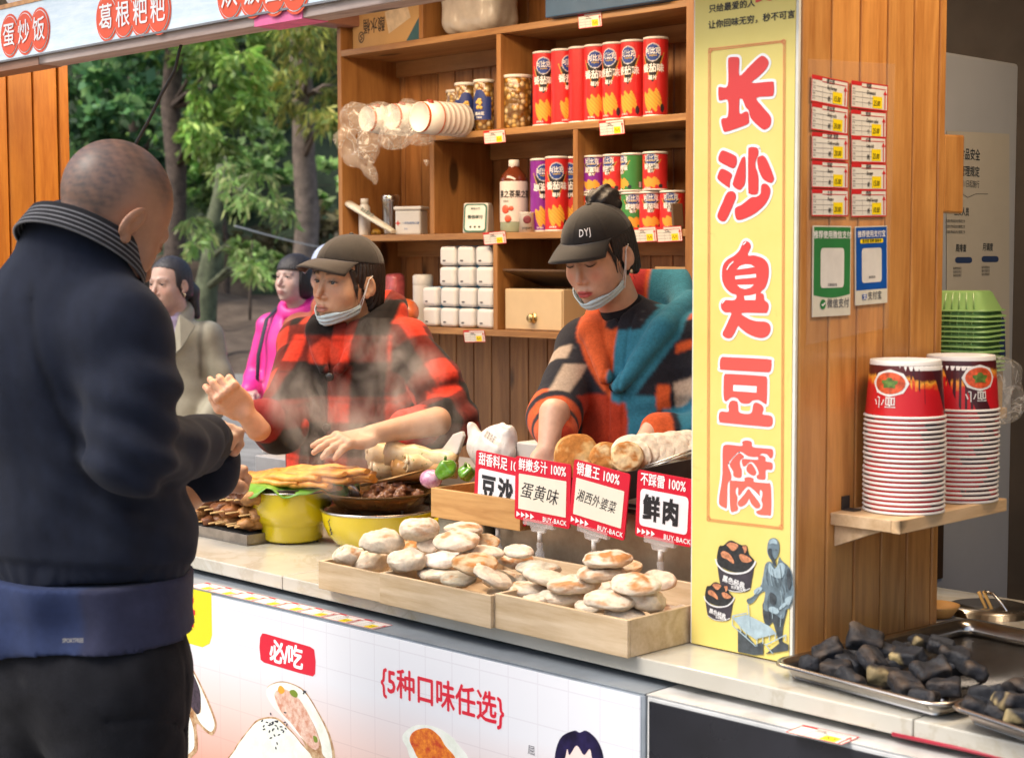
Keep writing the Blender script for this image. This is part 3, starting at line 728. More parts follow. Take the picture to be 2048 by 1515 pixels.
# printed picture at the foot of the banner: two tubs of black tofu and a bronze vendor figure
Z5 = lambda p: px2(1380+p[0]/5.411, 1050+p[1]/5.411, Y_B)
def pic(name, mat_, loops, lift, smooth=True, sub=3, conv=Z5, Fm=FB, par=banner):
    mb = MB()
    for k, L in enumerate(loops): shape(mb, [[conv(p) for p in (crom(L, sub) if smooth else L)]], Fm, 0, lift+.00004*k, False)
    return mb.build(name, mat_, par)
def ring(cx, cy, rx, ry, n=20, a0=0, a1=360, rot=0):
    return [(cx+rx*math.cos(R(a0+(a1-a0)*k/n))*math.cos(rot)-ry*math.sin(R(a0+(a1-a0)*k/n))*math.sin(rot), cy+ry*math.sin(R(a0+(a1-a0)*k/n))*math.cos(rot)+rx*math.cos(R(a0+(a1-a0)*k/n))*math.sin(rot)) for k in range(n)]
INK = plain('tub_print', srgb(62, 58, 66), .5, 0, .25, 60); INK2 = plain('tofu_print', srgb(44, 46, 48), .5, 0, .5, 120); CHIL = plain('chilli_print', srgb(196, 132, 96), .5, 0, .5, 160)
PALE = plain('pale_print', (.72, .72, .72), .5)
tub = lambda dx, dy, k: [[(dx+k*x, dy+k*y) for x, y in L] for L in ([(285,370),(300,440),(322,590),(345,660),(440,712),(570,722),(650,695),(672,600),(700,440),(712,370),(650,480),(500,520),(380,480)],)]
for dx, dy, k in ((0, 0, 1), (-48, 325, .755)):
    q = lambda L: [(dx+k*x, dy+k*y) for x, y in L]
    if k != 1: q = lambda L, dx=160-285*.755, dy=760-360*.755: [(dx+.755*x, dy+.755*y) for x, y in L]
    pic('tub_picture', INK, [q([(288,390),(300,440),(322,590),(345,660),(440,712),(570,722),(650,695),(672,600),(700,440),(708,400),(640,495),(500,520),(380,480)])], .0012)
    mb = MB(); ribbon(mb, [Z5(p) for p in crom(q([(283,360),(310,430),(390,495),(500,520),(620,500),(690,440),(715,390)]), 4, False)], .0034*k, FB, .0018); ribbon(mb, [Z5(p) for p in crom(q([(335,640),(430,700),(560,715),(655,680)]), 4, False)], .0016*k, FB, .0017); mb.build('tub_rim_picture', PALE, banner)
    pic('tofu_picture', INK2, [q(L) for L in ([(300,390),(320,230),(370,215),(420,170),(470,165),(560,210),(620,215),(640,300),(690,360),(700,400),(620,490),(500,505),(380,465)],)], .0020)
    pic('topping_picture', CHIL, [q(L) for L in ([(345,290),(385,275),(440,310),(480,370),(485,410),(455,400),(420,370),(375,350),(350,330)], [(405,205),(450,180),(520,200),(530,230),(490,270),(455,265),(430,235)], [(540,320),(590,310),(670,360),(672,385),(620,400),(570,385)], [(575,225),(620,220),(625,270),(600,300),(590,260)])], .0026)
    mb = MB(); a = Z5(q([(360, 570)])[0]); lettering(mb, '黑色经典', FB @ Matrix.Translation((a[0], a[1], 0)) @ Matrix.Rotation(-.16, 4, 'Z'), .0125*k, .04, .0024); a = Z5(q([(450, 662)])[0]); lettering(mb, '长沙臭豆腐', FB @ Matrix.Translation((a[0], a[1], 0)) @ Matrix.Rotation(-.06, 4, 'Z'), .0065*k, .04, .0024); mb.build('tub_lettering', PALE, banner)
BZ = plain('bronze_print', srgb(104, 122, 132), .5, 0, .45, 45); BZD = plain('dark_bronze_print', srgb(66, 74, 80), .5, 0, .45, 60); BZL = plain('light_bronze_print', srgb(158, 180, 190), .5, 0, .2, 60)
pic('figure_legs_picture', BZD, [[(810,800),(800,1020),(850,1080),(885,1060),(905,1060),(960,1240),(975,1290),(1000,1280),(1010,1120),(1035,1000),(1040,880)]], .0012)
pic('figure_coat_picture', BZ, [[(880,390),(820,420),(795,560),(770,650),(690,760),(620,800),(640,850),(700,820),(760,740),(820,720),(800,900),(900,940),(1010,1010),(1040,920),(1060,900),(1080,890),(1130,760),(1120,600),(1085,460),(1000,380),(970,340),(940,460)]], .0016)
pic('figure_head_picture', BZ, [[(845,220),(860,160),(900,135),(945,145),(972,200),(972,270),(955,330),(925,370),(890,372),(862,340),(842,280)]], .0020)
pic('figure_light_picture', BZL, [[(870,165),(910,142),(945,160),(950,200),(900,190),(870,200)], [(870,400),(920,470),(950,440),(990,400),(1040,440),(1010,560),(930,560),(860,500)], [(860,890),(900,875),(960,900),(970,940),(930,955),(870,925)], [(980,880),(1030,830),(1050,860),(980,910)], [(700,700),(770,660),(790,690),(720,750)], [(1040,790),(1110,760),(1090,850),(1050,850)]], .0024)
pic('figure_shade_picture', BZD, [[(855,260),(890,250),(900,320),(930,370),(945,440),(910,420),(875,340),(860,310)], [(880,720),(940,760),(930,850),(880,840),(870,780)], [(1060,480),(1085,470),(1110,600),(1080,700),(1060,600)]], .0028)
mb = MB()                                            # folds and features drawn on the bronze figure
for L in ([(905, 470), (930, 600), (950, 660)], [(985, 420), (1000, 560), (985, 660)], [(850, 460), (840, 560), (860, 640)], [(1055, 520), (1045, 620), (1060, 720)], [(1010, 640), (1030, 740), (1005, 820)], [(760, 690), (700, 770), (660, 800)], [(860, 760), (855, 880), (870, 1000)], [(960, 960), (950, 1080), (965, 1200)], [(868, 255), (888, 250)], [(898, 300), (890, 330), (902, 335)], [(885, 350), (915, 350)], [(935, 260), (950, 265)]): ribbon(mb, [Z5(p) for p in crom(L, 4, False)], .0010, FB, .0032)
mb.build('figure_fold_picture', BZD, banner); mb = MB()
for L in ([(880, 430), (885, 560), (905, 650)], [(1020, 430), (1035, 520)], [(940, 500), (965, 610)], [(800, 560), (790, 640)], [(990, 700), (1010, 800), (1000, 900)], [(900, 880), (905, 1000)], [(1000, 960), (990, 1090)], [(860, 180), (880, 160), (910, 152)]): ribbon(mb, [Z5(p) for p in crom(L, 4, False)], .0012, FB, .0035)
mb.build('figure_shine_picture', BZL, banner); pic('cart_picture', BZD, [[(525,1110),(640,1200),(715,1290),(800,1250),(800,1395),(700,1400),(525,1365)], [(820,1390),(900,1330),(1000,1250),(1075,1290),(1070,1350)]], .0021, False)
pic('cart_top_picture', BZL, [[(470,1000),(620,960),(690,995),(860,1080),(940,1160),(720,1230),(600,1150)], ring(720, 1100, 75, 45)], .0026, False)
mb = MB()
for L in ([(470,975),(735,1215)], [(470,1075),(720,1300)], [(735,1215),(940,1165)], [(470,975),(625,945)], [(470,975),(470,1075)], [(620,1120),(620,1200)], [(560,1060),(560,1150)], [(735,1215),(735,1300)], [(800,1190),(800,1270)], [(940,1165),(930,1220)], [(870,1190),(870,1240)], [(820,1275),(905,1380)], [(830,1290),(1050,1180)], [(1050,1180),(1045,1240)], [(640,850),(660,1100)]): ribbon(mb, [Z5(p) for p in L], .0021, FB, .0031)
mb.build('cart_rail_picture', BZL, banner)
pic('cart_pot_picture', BZD, [ring(712, 1095, 92, 58)], .00235)

# ------------------------------------------------------------------ light boxes under the counter edge
Z_L = .832
l0 = at(424.5, 1187, Z=Z_L); l1 = at(1287.4, 1390, Z=Z_L); dl = (l1-l0).normalized(); nl = Vector((dl.y, -dl.x, 0))
back = -nl*.16
FL = frame((l0.x, l0.y, 0), dl, (0, 0, 1))          # sign coordinates: metres from l0 along the box, height
def lpx(x, y):
    d = at(x, y, D=1)-CAM; tt = ((l0-CAM).dot(nl))/d.dot(nl); p = CAM+d*tt
    return ((p-l0).dot(dl), p.z)
def slab(mb, s0, s1, z0, z1, y0, y1):
    """box in light-box coordinates; y0..y1 depth behind the face"""
    P = [l0+dl*s+Vector((0, 0, 0)) for s in (s0, s1)]
    mb.prism([Vector((p.x, p.y, z0))-nl*y for p, y in ((P[0], y0), (P[1], y0), (P[1], y1), (P[0], y1))], (0, 0, z1-z0))
sR = (l1-l0).dot(dl)
box1 = empty('light_box', l0+dl*sR/2+Vector((0, 0, -.7)), 'lit white light box with bun pictures under the counter', 'light box')
ALU = plain('box_alu', (.30, .34, .38), .42, .25, .2, 8, .1, 30)
m = MB(); slab(m, -1.2, sR, .05, Z_L, .004, .2); m.build('housing', ALU, box1, bevel=.003)
t = NT('backlit_print'); v = t.coord(); sp = t.n('SeparateXYZ'); t.l(v, sp.inputs[0])
# origin of the object sits .7 below the ledge: height above it drives the printed gradient
gz = t.math('ADD', sp.outputs[2], t.math('MULTIPLY', t.noise(v, 2.0, 2), .06))
c = t.ramp(gz, [(.18, srgb(232, 128, 98)), (.34, srgb(236, 172, 152)), (.48, srgb(241, 214, 206)), (.60, srgb(238, 238, 243))])
gx = t.n('TexBrick'); gx.offset = 0; gx.inputs['Scale'].default_value = 1.0; gx.inputs['Brick Width'].default_value = .075; gx.inputs['Row Height'].default_value = .075; gx.inputs['Mortar Size'].default_value = .0011
gx.inputs['Color1'].default_value = gx.inputs['Color2'].default_value = (1, 1, 1, 1); gx.inputs['Mortar'].default_value = (.90, .88, .89, 1)
cb = t.n('CombineXYZ'); t.l(sp.outputs[0], cb.inputs[0]); t.l(sp.outputs[2], cb.inputs[1]); t.l(cb.outputs[0], gx.inputs['Vector'])
c = t.mix(1, c, gx.outputs[0], 'MULTIPLY'); t.base(t.mix(1, c, (.52,)*3, 'MULTIPLY')); t.l(c, t.b.inputs['Emission Color']); t.set(Emission_Strength=.33, Roughness=.3)
m = MB(); slab(m, -1.19, sR-.009, .06, Z_L-.004, 0, .0035); m.build('lit_panel', t.m, box1)
m = MB(); slab(m, -1.2, sR, Z_L+.0006, Z_L+.0026, .003, .2); m.build('ledge', ALU, box1)
def lit(name, c, s=.2, nscale=0, c2=None):
    if name in MATS: return MATS[name]
    t = NT(name)
    if nscale:
        cc = t.ramp(t.noise(t.coord(), nscale, 5, .7), [(.35, c), (.65, c2)]); t.base(t.mix(1, cc, (.6,)*3, 'MULTIPLY')); t.l(cc, t.b.inputs['Emission Color'])
    else: t.base(tuple(x*.6 for x in c)); t.set(Emission_Color=(*c, 1))
    t.set(Emission_Strength=s, Roughness=.3); MATS[name] = t.m; return t.m
def lpic(name, mat_, loops, lift, smooth=True):
    return pic(name, mat_, loops, lift, smooth, 4, lambda p: lpx(*p), FL, box1)
Zc = lambda L: [(360+x/2.0898, 1140+y/2.0898) for x, y in L]
RED_L = lit('lit_red', srgb(222, 30, 56), .30); YEL_L = lit('lit_yellow', srgb(252, 236, 40)); WHT_L = lit('lit_white', (.85, .85, .85), .5)
lpic('badge_picture', YEL_L, [Zc([(-200,20),(132,95),(135,270),(125,305),(95,320),(-200,240)])], .0008, False)
lpic('red_badge_picture', RED_L, [Zc([(345,262),(360,264),(545,318),(562,330),(568,380),(566,432),(556,442),(500,428),(352,384),(338,372),(333,320),(336,280)])], .0008, False)
mW, mR = MB(), MB()
def lword(mb, body, x, y, hpx, off, lift, sx=1.0, space=1.0, tilt=0.0):
    p = lpx(x, y); q = lpx(x, y+hpx); lettering(mb, body, FL @ Matrix.Translation((p[0], p[1], 0)) @ Matrix.Rotation(tilt, 4, 'Z'), abs(p[1]-q[1]), off, lift, 'LEFT', 0, sx, space)
lword(mW, '必/吃', 540, 1302, 48, .03, .0016, 1.0, .88); lword(mR, '{5种口味任选}', 762, 1360, 62, .024, .001, .88)
mW.build('lettering', WHT_L, box1); mR.build('lettering', RED_L, box1)
mR = MB(); lword(mR, '烙', 352, 1217, 66, .04, .0016); lword(mR, '饼UJI', 320, 1258, 26, .02, .0016, .8); mR.build('badge_lettering', RED_L, box1)
mb = MB(); lword(mb, '屈', 1056, 1498, 20, 0, .001); mb.build('lettering', lit('lit_ink', (.05, .04, .06), .1), box1)
BUN_L = lit('lit_bun', srgb(226, 230, 216), .36, 30, srgb(246, 246, 238)); FILL = lit('lit_meat', srgb(206, 140, 112), .32, 70, srgb(240, 214, 196)); BEAN = lit('lit_bean', srgb(30, 24, 34), .2, 90, srgb(90, 72, 88))
STW = lit('lit_stew', srgb(196, 52, 22), .35, 60, srgb(246, 150, 40)); CRUST = lit('lit_crust', srgb(150, 96, 48), .3, 50, srgb(220, 190, 150)); SES = lit('lit_sesame', (.04, .04, .06), .1)
lpic('bun_picture', CRUST, [Zc([(-40,340),(20,355),(60,420),(110,520),(150,620),(152,660),(135,688),(105,670),(70,640),(76,720),(60,770),(-40,800)])], .0009)
lpic('bun_picture', BUN_L, [Zc([(20,370),(60,430),(105,525),(142,620),(145,655),(128,672),(90,640),(70,600),(88,590),(86,520),(60,440)]), Zc([(-40,540),(20,580),(50,630),(62,700),(50,755),(-40,790)])], .0013)
lpic('filling_picture', BEAN, [Zc([(-30,350),(20,362),(52,420),(85,500),(88,570),(76,600),(50,570),(-30,440)])], .0017)
lpic('bun_picture', CRUST, [Zc([(365,500),(380,475),(430,462),(490,480),(530,510),(580,590),(630,690),(646,800),(560,800),(520,720),(440,600),(395,560)]), Zc([(228,745),(290,660),(330,620),(400,612),(450,650),(510,720),(560,800),(228,800)])], .0009)
lpic('bun_picture', BUN_L, [Zc([(362,510),(378,480),(430,467),(485,482),(528,515),(575,590),(622,690),(638,790),(600,770),(590,720),(560,640),(500,540),(440,500),(400,520),(430,590),(520,700),(560,740),(500,690),(420,600),(385,560)]), Zc([(232,750),(292,665),(335,626),(400,620),(450,658),(505,720),(540,800),(232,800)])], .0013)
lpic('filling_picture', FILL, [Zc([(398,525),(410,500),(450,498),(500,535),(555,630),(585,715),(570,748),(530,720),(470,640),(425,590)])], .0017)
lpic('leek_picture', lit('lit_leek', srgb(120, 140, 40), .35), [Zc([(462,502),(480,498),(495,515),(488,530),(468,520)]), Zc([(560,690),(575,695),(578,715),(565,715)])], .0021)
lpic('egg_picture', lit('lit_egg', srgb(240, 160, 50), .4), [Zc([(412,500),(420,480),(435,488),(440,505),(425,515)])], .0021)
rs2 = random.Random(3); mb = MB()
for k in range(34):
    x, y = (395+rs2.gauss(0, 26), 655+rs2.gauss(0, 26)) if k < 30 else (520+rs2.uniform(-8, 8), 508+rs2.uniform(-8, 8))
    a0 = rs2.uniform(0, 3.1); shape(mb, [[lpx(*p) for p in Zc(ring(x, y, 6.5, 3, 8, 0, 360, a0))]], FL, 0, .0019+.00002*k, False)
mb.build('sesame_picture', SES, box1)
lpic('bun_picture', BUN_L, [Zc([(930,700),(945,670),(990,645),(1060,650),(1120,680),(1160,720),(1200,800),(990,800),(950,740)])], .0009)
lpic('filling_picture', STW, [Zc([(962,700),(985,668),(1040,658),(1085,690),(1110,730),(1150,790),(1020,800),(975,740)])], .0014)
lpic('hair_picture', lit('lit_hair', srgb(52, 44, 92), .16, 26, srgb(28, 24, 44)), [Zc([(1570,800),(1575,740),(1600,690),(1650,668),(1672,676),(1700,668),(1740,700),(1765,750),(1770,800),(1730,800),(1715,745),(1690,770),(1660,730),(1630,770),(1620,745),(1605,800)])], .0012)
lpic('face_picture', lit('lit_face', srgb(240, 214, 206), .4), [Zc([(1603,800),(1620,740),(1632,765),(1660,728),(1690,768),(1716,742),(1732,800)])], .0009)
# the dark panel to the right
box2 = empty('light_box', l0+dl*(sR+1)+Vector((0, 0, -.7)), 'unlit black panel box under the right counter end', 'light box')
m = MB(); slab(m, sR+.004, sR+2.2, .05, Z_L, .004, .2); m.build('housing', plain('box_white', (.62, .63, .62), .45, 0, .2, 10), box2, bevel=.003)
m = MB(); slab(m, sR+.012, sR+2.19, .06, Z_L-.008, 0, .0035); m.build('dark_panel', plain('black_panel', (.016, .017, .023), .28, 0, .3, 5), box2)
m = MB(); slab(m, sR+.004, sR+2.2, Z_L+.0006, Z_L+.0026, .003, .2); m.build('ledge', plain('stained_white', (.56, .56, .54), .5, 0, .28, 12), box2)
m = MB(); 
for k in (0, 1): p0 = at(1785, 1467, Z=Z_L+.012+.006*k); p1 = at(2060, 1530, Z=Z_L+.012+.006*k); m.tube([p0, p0.lerp(p1, .5)+Vector((0, 0, .002)), p1+(p1-p0)], .0035, 6)
tag(m.build('cable', plain('red_cable', (.35, .02, .04), .4)), 'pair of dark red cables under the right counter edge', 'cable')

# ------------------------------------------------------------------ price tags (card, printed form, handwriting)
CARD = plain('card_white', (.78, .76, .70), .5, 0, .06); TAGRED = plain('tag_red', srgb(205, 40, 44), .5, 0, .05); TAGYEL = plain('tag_yellow', srgb(250, 222, 20), .5, 0, .03)
PENINK = plain('pen_ink', (.012, .012, .016), .5); GREYP = plain('grey_print', (.30, .28, .27), .6)
def price_tag(O, xd, yd, w_, h_, label, name1='', name2='', price='', unit='', group=None, simple=False):
    Fm = frame(O, xd, yd); n_ = Fm.to_3x3() @ Vector((0, 0, 1))
    root = empty('price_tag', Vector(O), label, 'price tag', group)
    L = lambda x, y, z=0: Fm @ Vector((x, y, z))
    m = MB(); m.prism([L(0, 0, -.0008), L(w_, 0, -.0008), L(w_, h_, -.0008), L(0, h_, -.0008)], n_*.0008); m.build('card', CARD, root)
    m = MB(); k = w_*.02
    for L_ in ([(0, h_), (w_, h_)], [(0, 0), (w_, 0)], [(0, 0), (0, h_)], [(w_, 0), (w_, h_)]): ribbon(m, L_, k, Fm, .0003, False, False)
    m.poly([L(0, h_*.86, .0005), L(w_*.28, h_*.86, .0005), L(w_*.28, h_, .0005), L(0, h_, .0005)])
    ribbon(m, [(w_*.28, h_*.83), (w_*.95, h_*.83)], k*.6, Fm, .0005, False, False); ribbon(m, [(w_*.93, h_*.05), (w_*.93, h_*.62)], k*1.3, Fm, .0005, False, False)
    m.poly([L(w_*.88, h_*.62, .0006), L(w_*.98, h_*.62, .0006), L(w_*.93, h_*.80, .0006)])
    m.build('form_print', TAGRED, root)
    m = MB()
    for q in (.22, .42, .62): ribbon(m, [(w_*.02, h_*q), (w_*.60, h_*q)], k*.35, Fm, .0004, False, False)
    for q in (.30, .52): ribbon(m, [(w_*q, h_*.04), (w_*q, h_*.66)], k*.3, Fm, .00045, False, False)
    if not simple:
        for i, q in enumerate((.73, .53, .32, .13)): lettering(m, ('品名', '产地', '规格', '单位')[i], Fm @ Matrix.Translation((w_*.03, h_*q, 0)), h_*.09, .02, .0005)
    m.build('form_lines', GREYP, root)
    m = MB(); m.poly([L(w_*.58, h_*.06, .0006), L(w_*.85, h_*.06, .0006), L(w_*.85, h_*.52, .0006), L(w_*.58, h_*.52, .0006)]); m.build('price_patch', TAGYEL, root)
    m = MB(); rr = random.Random(sum(map(ord, label)))
    if name1: lettering(m, name1, Fm @ Matrix.Translation((w_*.40, h_*.87, 0)) @ Matrix.Rotation(rr.uniform(-.03, .03), 4, 'Z'), h_*.22, .012, .0008, 'LEFT', .15, .82)
    if name2: lettering(m, name2, Fm @ Matrix.Translation((w_*.42, h_*.64, 0)) @ Matrix.Rotation(rr.uniform(-.03, .03), 4, 'Z'), h_*.20, .016, .0008, 'LEFT', .2, .72)
    if price: lettering(m, price, Fm @ Matrix.Translation((w_*.60, h_*.24, 0)) @ Matrix.Rotation(rr.uniform(-.04, .02), 4, 'Z'), h_*.30, .014, .0009, 'LEFT', .25, .70)
    if unit: lettering(m, unit, Fm @ Matrix.Translation((w_*.44, h_*.19, 0)), h_*.22, .012, .0008, 'LEFT', .1, .8)
    if simple and not name1:
        for q, (a, b) in enumerate(((.34, .50), (.33, .56), (.62, .80))): ribbon(m, crom([(w_*a, h_*(.74-.12*q)), (w_*(a+b)/2, h_*(.80-.12*q)), (w_*b, h_*(.73-.12*q))], 4, False) if q < 2 else crom([(w_*.62, h_*.2), (w_*.66, h_*.4), (w_*.70, h_*.2), (w_*.78, h_*.38), (w_*.80, h_*.18)], 4, False), k*.7, Fm, .0009, False, False)
    if m.v: m.build('handwriting', PENINK, root)
    else: pass
    return root
XT = X_P1+.004
tags = [(1624,150,1696,165,'霸王肠','Big Sausage','15.00','根'),(1703,162,1775,172,'鸡腿','Drumstick','25.00','个'),(1624,206,1696,218,'臭豆腐','Stinky tofu','20.00','碗'),(1702,220,1772,226,'鸡排','Chicken cutlet','25.00','个'),(1624,265,1696,270,'凉皮 凉面','Cold noodles','20.00','碗'),
        (1703,272,1771,275,'小鱼','Little fish','25.00','碗'),(1624,322,1696,326,'培根','Bacon','15.00','串'),(1703,327,1772,329,'腊肠','Sausage','15.00','串'),(1624,379,1696,381,'土豆','Potato','20.00','碗'),(1703,381,1772,381,'肉肠','Small Sausage','10.00','根')]
for i, (x0, y0, x1, y1, a, b, c_, d_) in enumerate(tags):
    tl = at(x0, y0, X=XT); tr = at(x1, y1, X=XT); hh = abs(at(x0, y0+52, X=XT).z-tl.z); xd = (tr-tl).normalized(); yd = Vector((0, -xd.z, xd.y))
    price_tag(tl-yd*hh, xd, yd, (tr-tl).length, hh, 'pillar price tag handwritten %s at %s yuan' % (b, c_[:2]), a, b, c_, d_, 'handwritten price tags on the pillar')
# ledge tags on the light boxes
for i in range(8):
    s0 = lpx(372, 1174)[0]+i*.0805; O = l0+dl*s0-nl*.004+Vector((0, 0, .0036)); lab = ['farthest ledge price tag, half hidden behind the man', 'second ledge price tag out from behind the man', 'third ledge price tag out from behind the man', 'fourth ledge price tag, below the yellow pots', 'fifth ledge price tag, midway along the row', 'sixth ledge price tag, below the first bun crate', 'grimy ledge price tag next to last in the row', 'last ledge price tag nearest the red badge'][i]
    price_tag(O, dl, -nl, .079, .052, lab, group='price tags along the light box ledge', simple=True)
O = at(1572, 1463, Z=Z_L+.0036); price_tag(O, (at(1700, 1492, Z=Z_L)-at(1572, 1463, Z=Z_L)), (at(1615, 1443, Z=Z_L)-at(1572, 1463, Z=Z_L)), .10, .052, 'lone price tag lying above the black panel', simple=True, group='price tags along the light box ledge')

# ------------------------------------------------------------------ payment signs
def pay_sign(quad, label, colr, head, sub, foot, blue):
    tl, tr, bl_, br2 = [at(*q, X=XT) for q in quad]; w_ = (tr-tl).length; h_ = (tl-bl_).length
    Fm = frame(bl_, tr-tl, tl-bl_); root = empty('payment_sign', bl_, label, 'payment sign', 'payment signs on the pillar'); L = lambda x, y, z=0: Fm @ Vector((x*w_, y*h_, z))
    m = MB(); m.prism([L(0, 0, -.0015), L(1, 0, -.0015), L(1, 1, -.0015), L(0, 1, -.0015)], Fm.to_3x3() @ Vector((0, 0, .0015))); m.build('card', plain('cream_card', (.74, .71, .60), .4), root)
    m = MB(); z_ = .19 if blue else .24
    m.poly([L(.02, z_, .0004)]+[L(.02+.96*k/10, z_-(0 if blue else .035*math.sin(math.pi*k/10)), .0004) for k in range(1, 10)]+[L(.98, z_, .0004), L(.98, .985, .0004), L(.02, .985, .0004)]); m.build('colour_field', colr, root)
    m = MB(); shape(m, [[(x*w_, y*h_) for x, y in rrect(.62, .44, .05, 3, .5, .535 if not blue else .50)]], Fm, 0, .0008, False); m.build('blank_window', plain('pay_white', (.76, .74, .70), .4), root)
    m = MB(); lettering(m, head, Fm @ Matrix.Translation((w_*.5, h_*.895, 0)), w_*.125, .02, .0009, 'CENTER'); m.build('heading', plain('white_print', (.8,)*3), root)
    if sub:
        m = MB(); shape(m, [[(x*w_, y*h_) for x, y in rrect(.72, .055, .026, 3, .5, .81)]], Fm, 0, .0008, False); m.build('yellow_strip', TAGYEL, root)
        m = MB(); lettering(m, sub, Fm @ Matrix.Translation((w_*.5, h_*.81, 0)), w_*.07, .02, .0012, 'CENTER'); m.build('strip_lettering', PENINK, root)
    m = MB(); lettering(m, foot, Fm @ Matrix.Translation((w_*.37, h_*(.105 if blue else .135), 0)), w_*.155, .01, .0009, 'LEFT', 0, .95)
    lettering(m, '无需加好友' if not blue else '推荐使用', Fm @ Matrix.Translation((w_*.5, h_*.345, 0)), w_*.05, .01, .0012, 'CENTER'); m.build('foot_lettering', plain('grey_ink', (.12, .12, .13), .5), root)
    m = MB(); shape(m, [ring(w_*.26, h_*(.105 if blue else .135), w_*.075, w_*.075, 20)], Fm, 0, .0009, False) if not blue else shape(m, [[(x*w_, y*h_) for x, y in rrect(.14, .08, .02, 2, .27, .105)]], Fm, 0, .0009, False); m.build('emblem', colr, root)
    m = MB()
    if blue: lettering(m, '支', Fm @ Matrix.Translation((w_*.27, h_*.105, 0)), w_*.13, .02, .0013, 'CENTER')
    else: ribbon(m, [(w_*.225, h_*.137), (w_*.25, h_*.122), (w_*.30, h_*.15)], w_*.025, Fm, .0013)
    m.build('emblem_mark', plain('white_print', (.8,)*3), root)
pay_sign([(1623, 451), (1699, 452), (1625, 634), (1699, 629)], 'green and cream payment sign under the price tags', plain('pay_green', srgb(52, 128, 70), .4), '推荐使用微信支付', '', '微信支付', False)
pay_sign([(1709, 453), (1773, 451), (1711, 611), (1773, 604)], 'blue payment sign with a yellow strip on the pillar', plain('pay_blue', srgb(20, 84, 170), .4), '推荐使用支付宝', '支付宝 花呗 信用卡', '支付宝', True)
m = MB(); film = [at(*q, X=X_P1+.0016) for q in ((1616, 118), (1790, 128), (1776, 655), (1612, 690))]
m.prism(film, (.0006, 0, 0))
t = NT('clear_film'); t.set(Roughness=.15, Specular_IOR_Level=.8); t.base((.8, .75, .7)); tr_ = t.n('BsdfTransparent'); mx = t.n('MixShader'); mx.inputs[0].default_value = .045; t.l(tr_.outputs[0], mx.inputs[1]); t.l(t.b.outputs[0], mx.inputs[2]); t.l(mx.outputs[0], t.out.inputs[0])
tag(m.build('plastic_film', t.m), 'clear plastic film stuck on the pillar behind the price tags', 'plastic film')
m = MB(); p = [at(*q, X=X_P1+.03) for q in ((1872, 262), (1917, 264), (1915, 425), (1868, 422))]; m.prism([Vector((X_P1-.03, 2.752, q.z)) if i in (0, 3) else Vector((X_P1-.03, 2.825, q.z)) for i, q in enumerate(p)], (.03, 0, 0))
tag(m.build('wooden_batten', PINE, bevel=.004), 'short pine batten nailed to the back edge of the pillar', 'batten')

# ------------------------------------------------------------------ fridge with a notice, far right
fx = -1.85; f0 = 3.08; f1 = at(2035, 300, X=fx).y; ftop = at(2035, 127, X=fx).z
fr = empty('fridge', (-2.1, (f0+f1)/2, 0), 'tall grey fridge standing in the dark behind the pillar', 'fridge')
m = MB(); m.box((-2.35, f0, .06), (fx, f1, ftop)); m.build('body', plain('fridge_grey', (.40, .42, .46), .5, 0, .06, 3), fr, bevel=.008)
m = MB(); 
for px_ in (-2.3, -1.9):
    for py_ in (f0+.05, f1-.05): m.lathe([(.02, 0), (.02, .065)], (px_, py_, 0), 10)
m.build('foot', plain('black_rubber', (.012,)*3), fr)
xp = fx+.002; P = empty('notice_poster', at(1950, 700, X=xp), 'food safety notice poster on the grey fridge side', 'poster')
Fp = frame((xp, 0, 0), (0, 1, 0), (0, 0, 1)); pp = lambda x, y: (lambda q: (q.y, q.z))(at(x, y, X=xp))
m = MB(); m.prism([Vector((xp, *pp(*q))) for q in ((1893, 262), (2018, 268), (2018, 717), (1893, 726))], (.001, 0, 0)); m.build('sheet', plain('poster_paper', (.48, .45, .39), .6, 0, .06, 5), P)
def pw(mb, body, x, y, hpx, off=.01, lift=.0016, sx=1.0):
    a = pp(x, y); b = pp(x, y+hpx); lettering(mb, body, Fp @ Matrix.Translation((a[0], a[1], 0)), abs(a[1]-b[1]), off, lift, 'LEFT', 0, sx)
m = MB(); pw(m, '落实食品安全', 1897, 307, 25, .02, sx=.82); pw(m, '主体监督管理规定', 1878, 340, 23, .02, sx=.86); pw(m, '年11月1日起施行', 1906, 367, 16, 0, sx=.85); pw(m, '三类人员', 1907, 424, 18, .02, sx=.82); pw(m, '周排查', 1910, 497, 17, .02, sx=.82); pw(m, '月调度', 1964, 495, 17, .02, sx=.82)
for k in range(3): pw(m, '全面负责食品安全管理工作', 1890, 442+11*k, 7, 0, sx=.9)
for k in range(3): pw(m, '每周排查情况', 1905, 537+7*k, 6, 0, sx=.9); pw(m, '每月调度情况', 1962, 535+7*k, 6, 0, sx=.9)
ribbon(m, [pp(*q) for q in ((1905, 398), (1922, 387), (1934, 395), (1950, 388), (1975, 388))], .001, Fp, .0016)
m.build('lettering', plain('poster_ink', (.03, .04, .05), .6), P)
m = MB()
for (x, y) in ((1926, 520), (1979, 518)): shape(m, [[pp(x+q[0], y+q[1]) for q in rrect(34, 12, 5, 3)]], Fp, 0, .0016, False)
shape(m, [[pp(*q) for q in ((1900, 722), (1900, 690), (1930, 688), (1934, 668), (1940, 690), (1970, 682), (1975, 672), (1982, 682), (1990, 665), (1998, 680), (2000, 640), (2004, 632), (2008, 640), (2010, 712))]], Fp, 0, .0016, False)
m.build('blue_print', plain('poster_blue', srgb(40, 60, 100), .6, 0, .1), P)
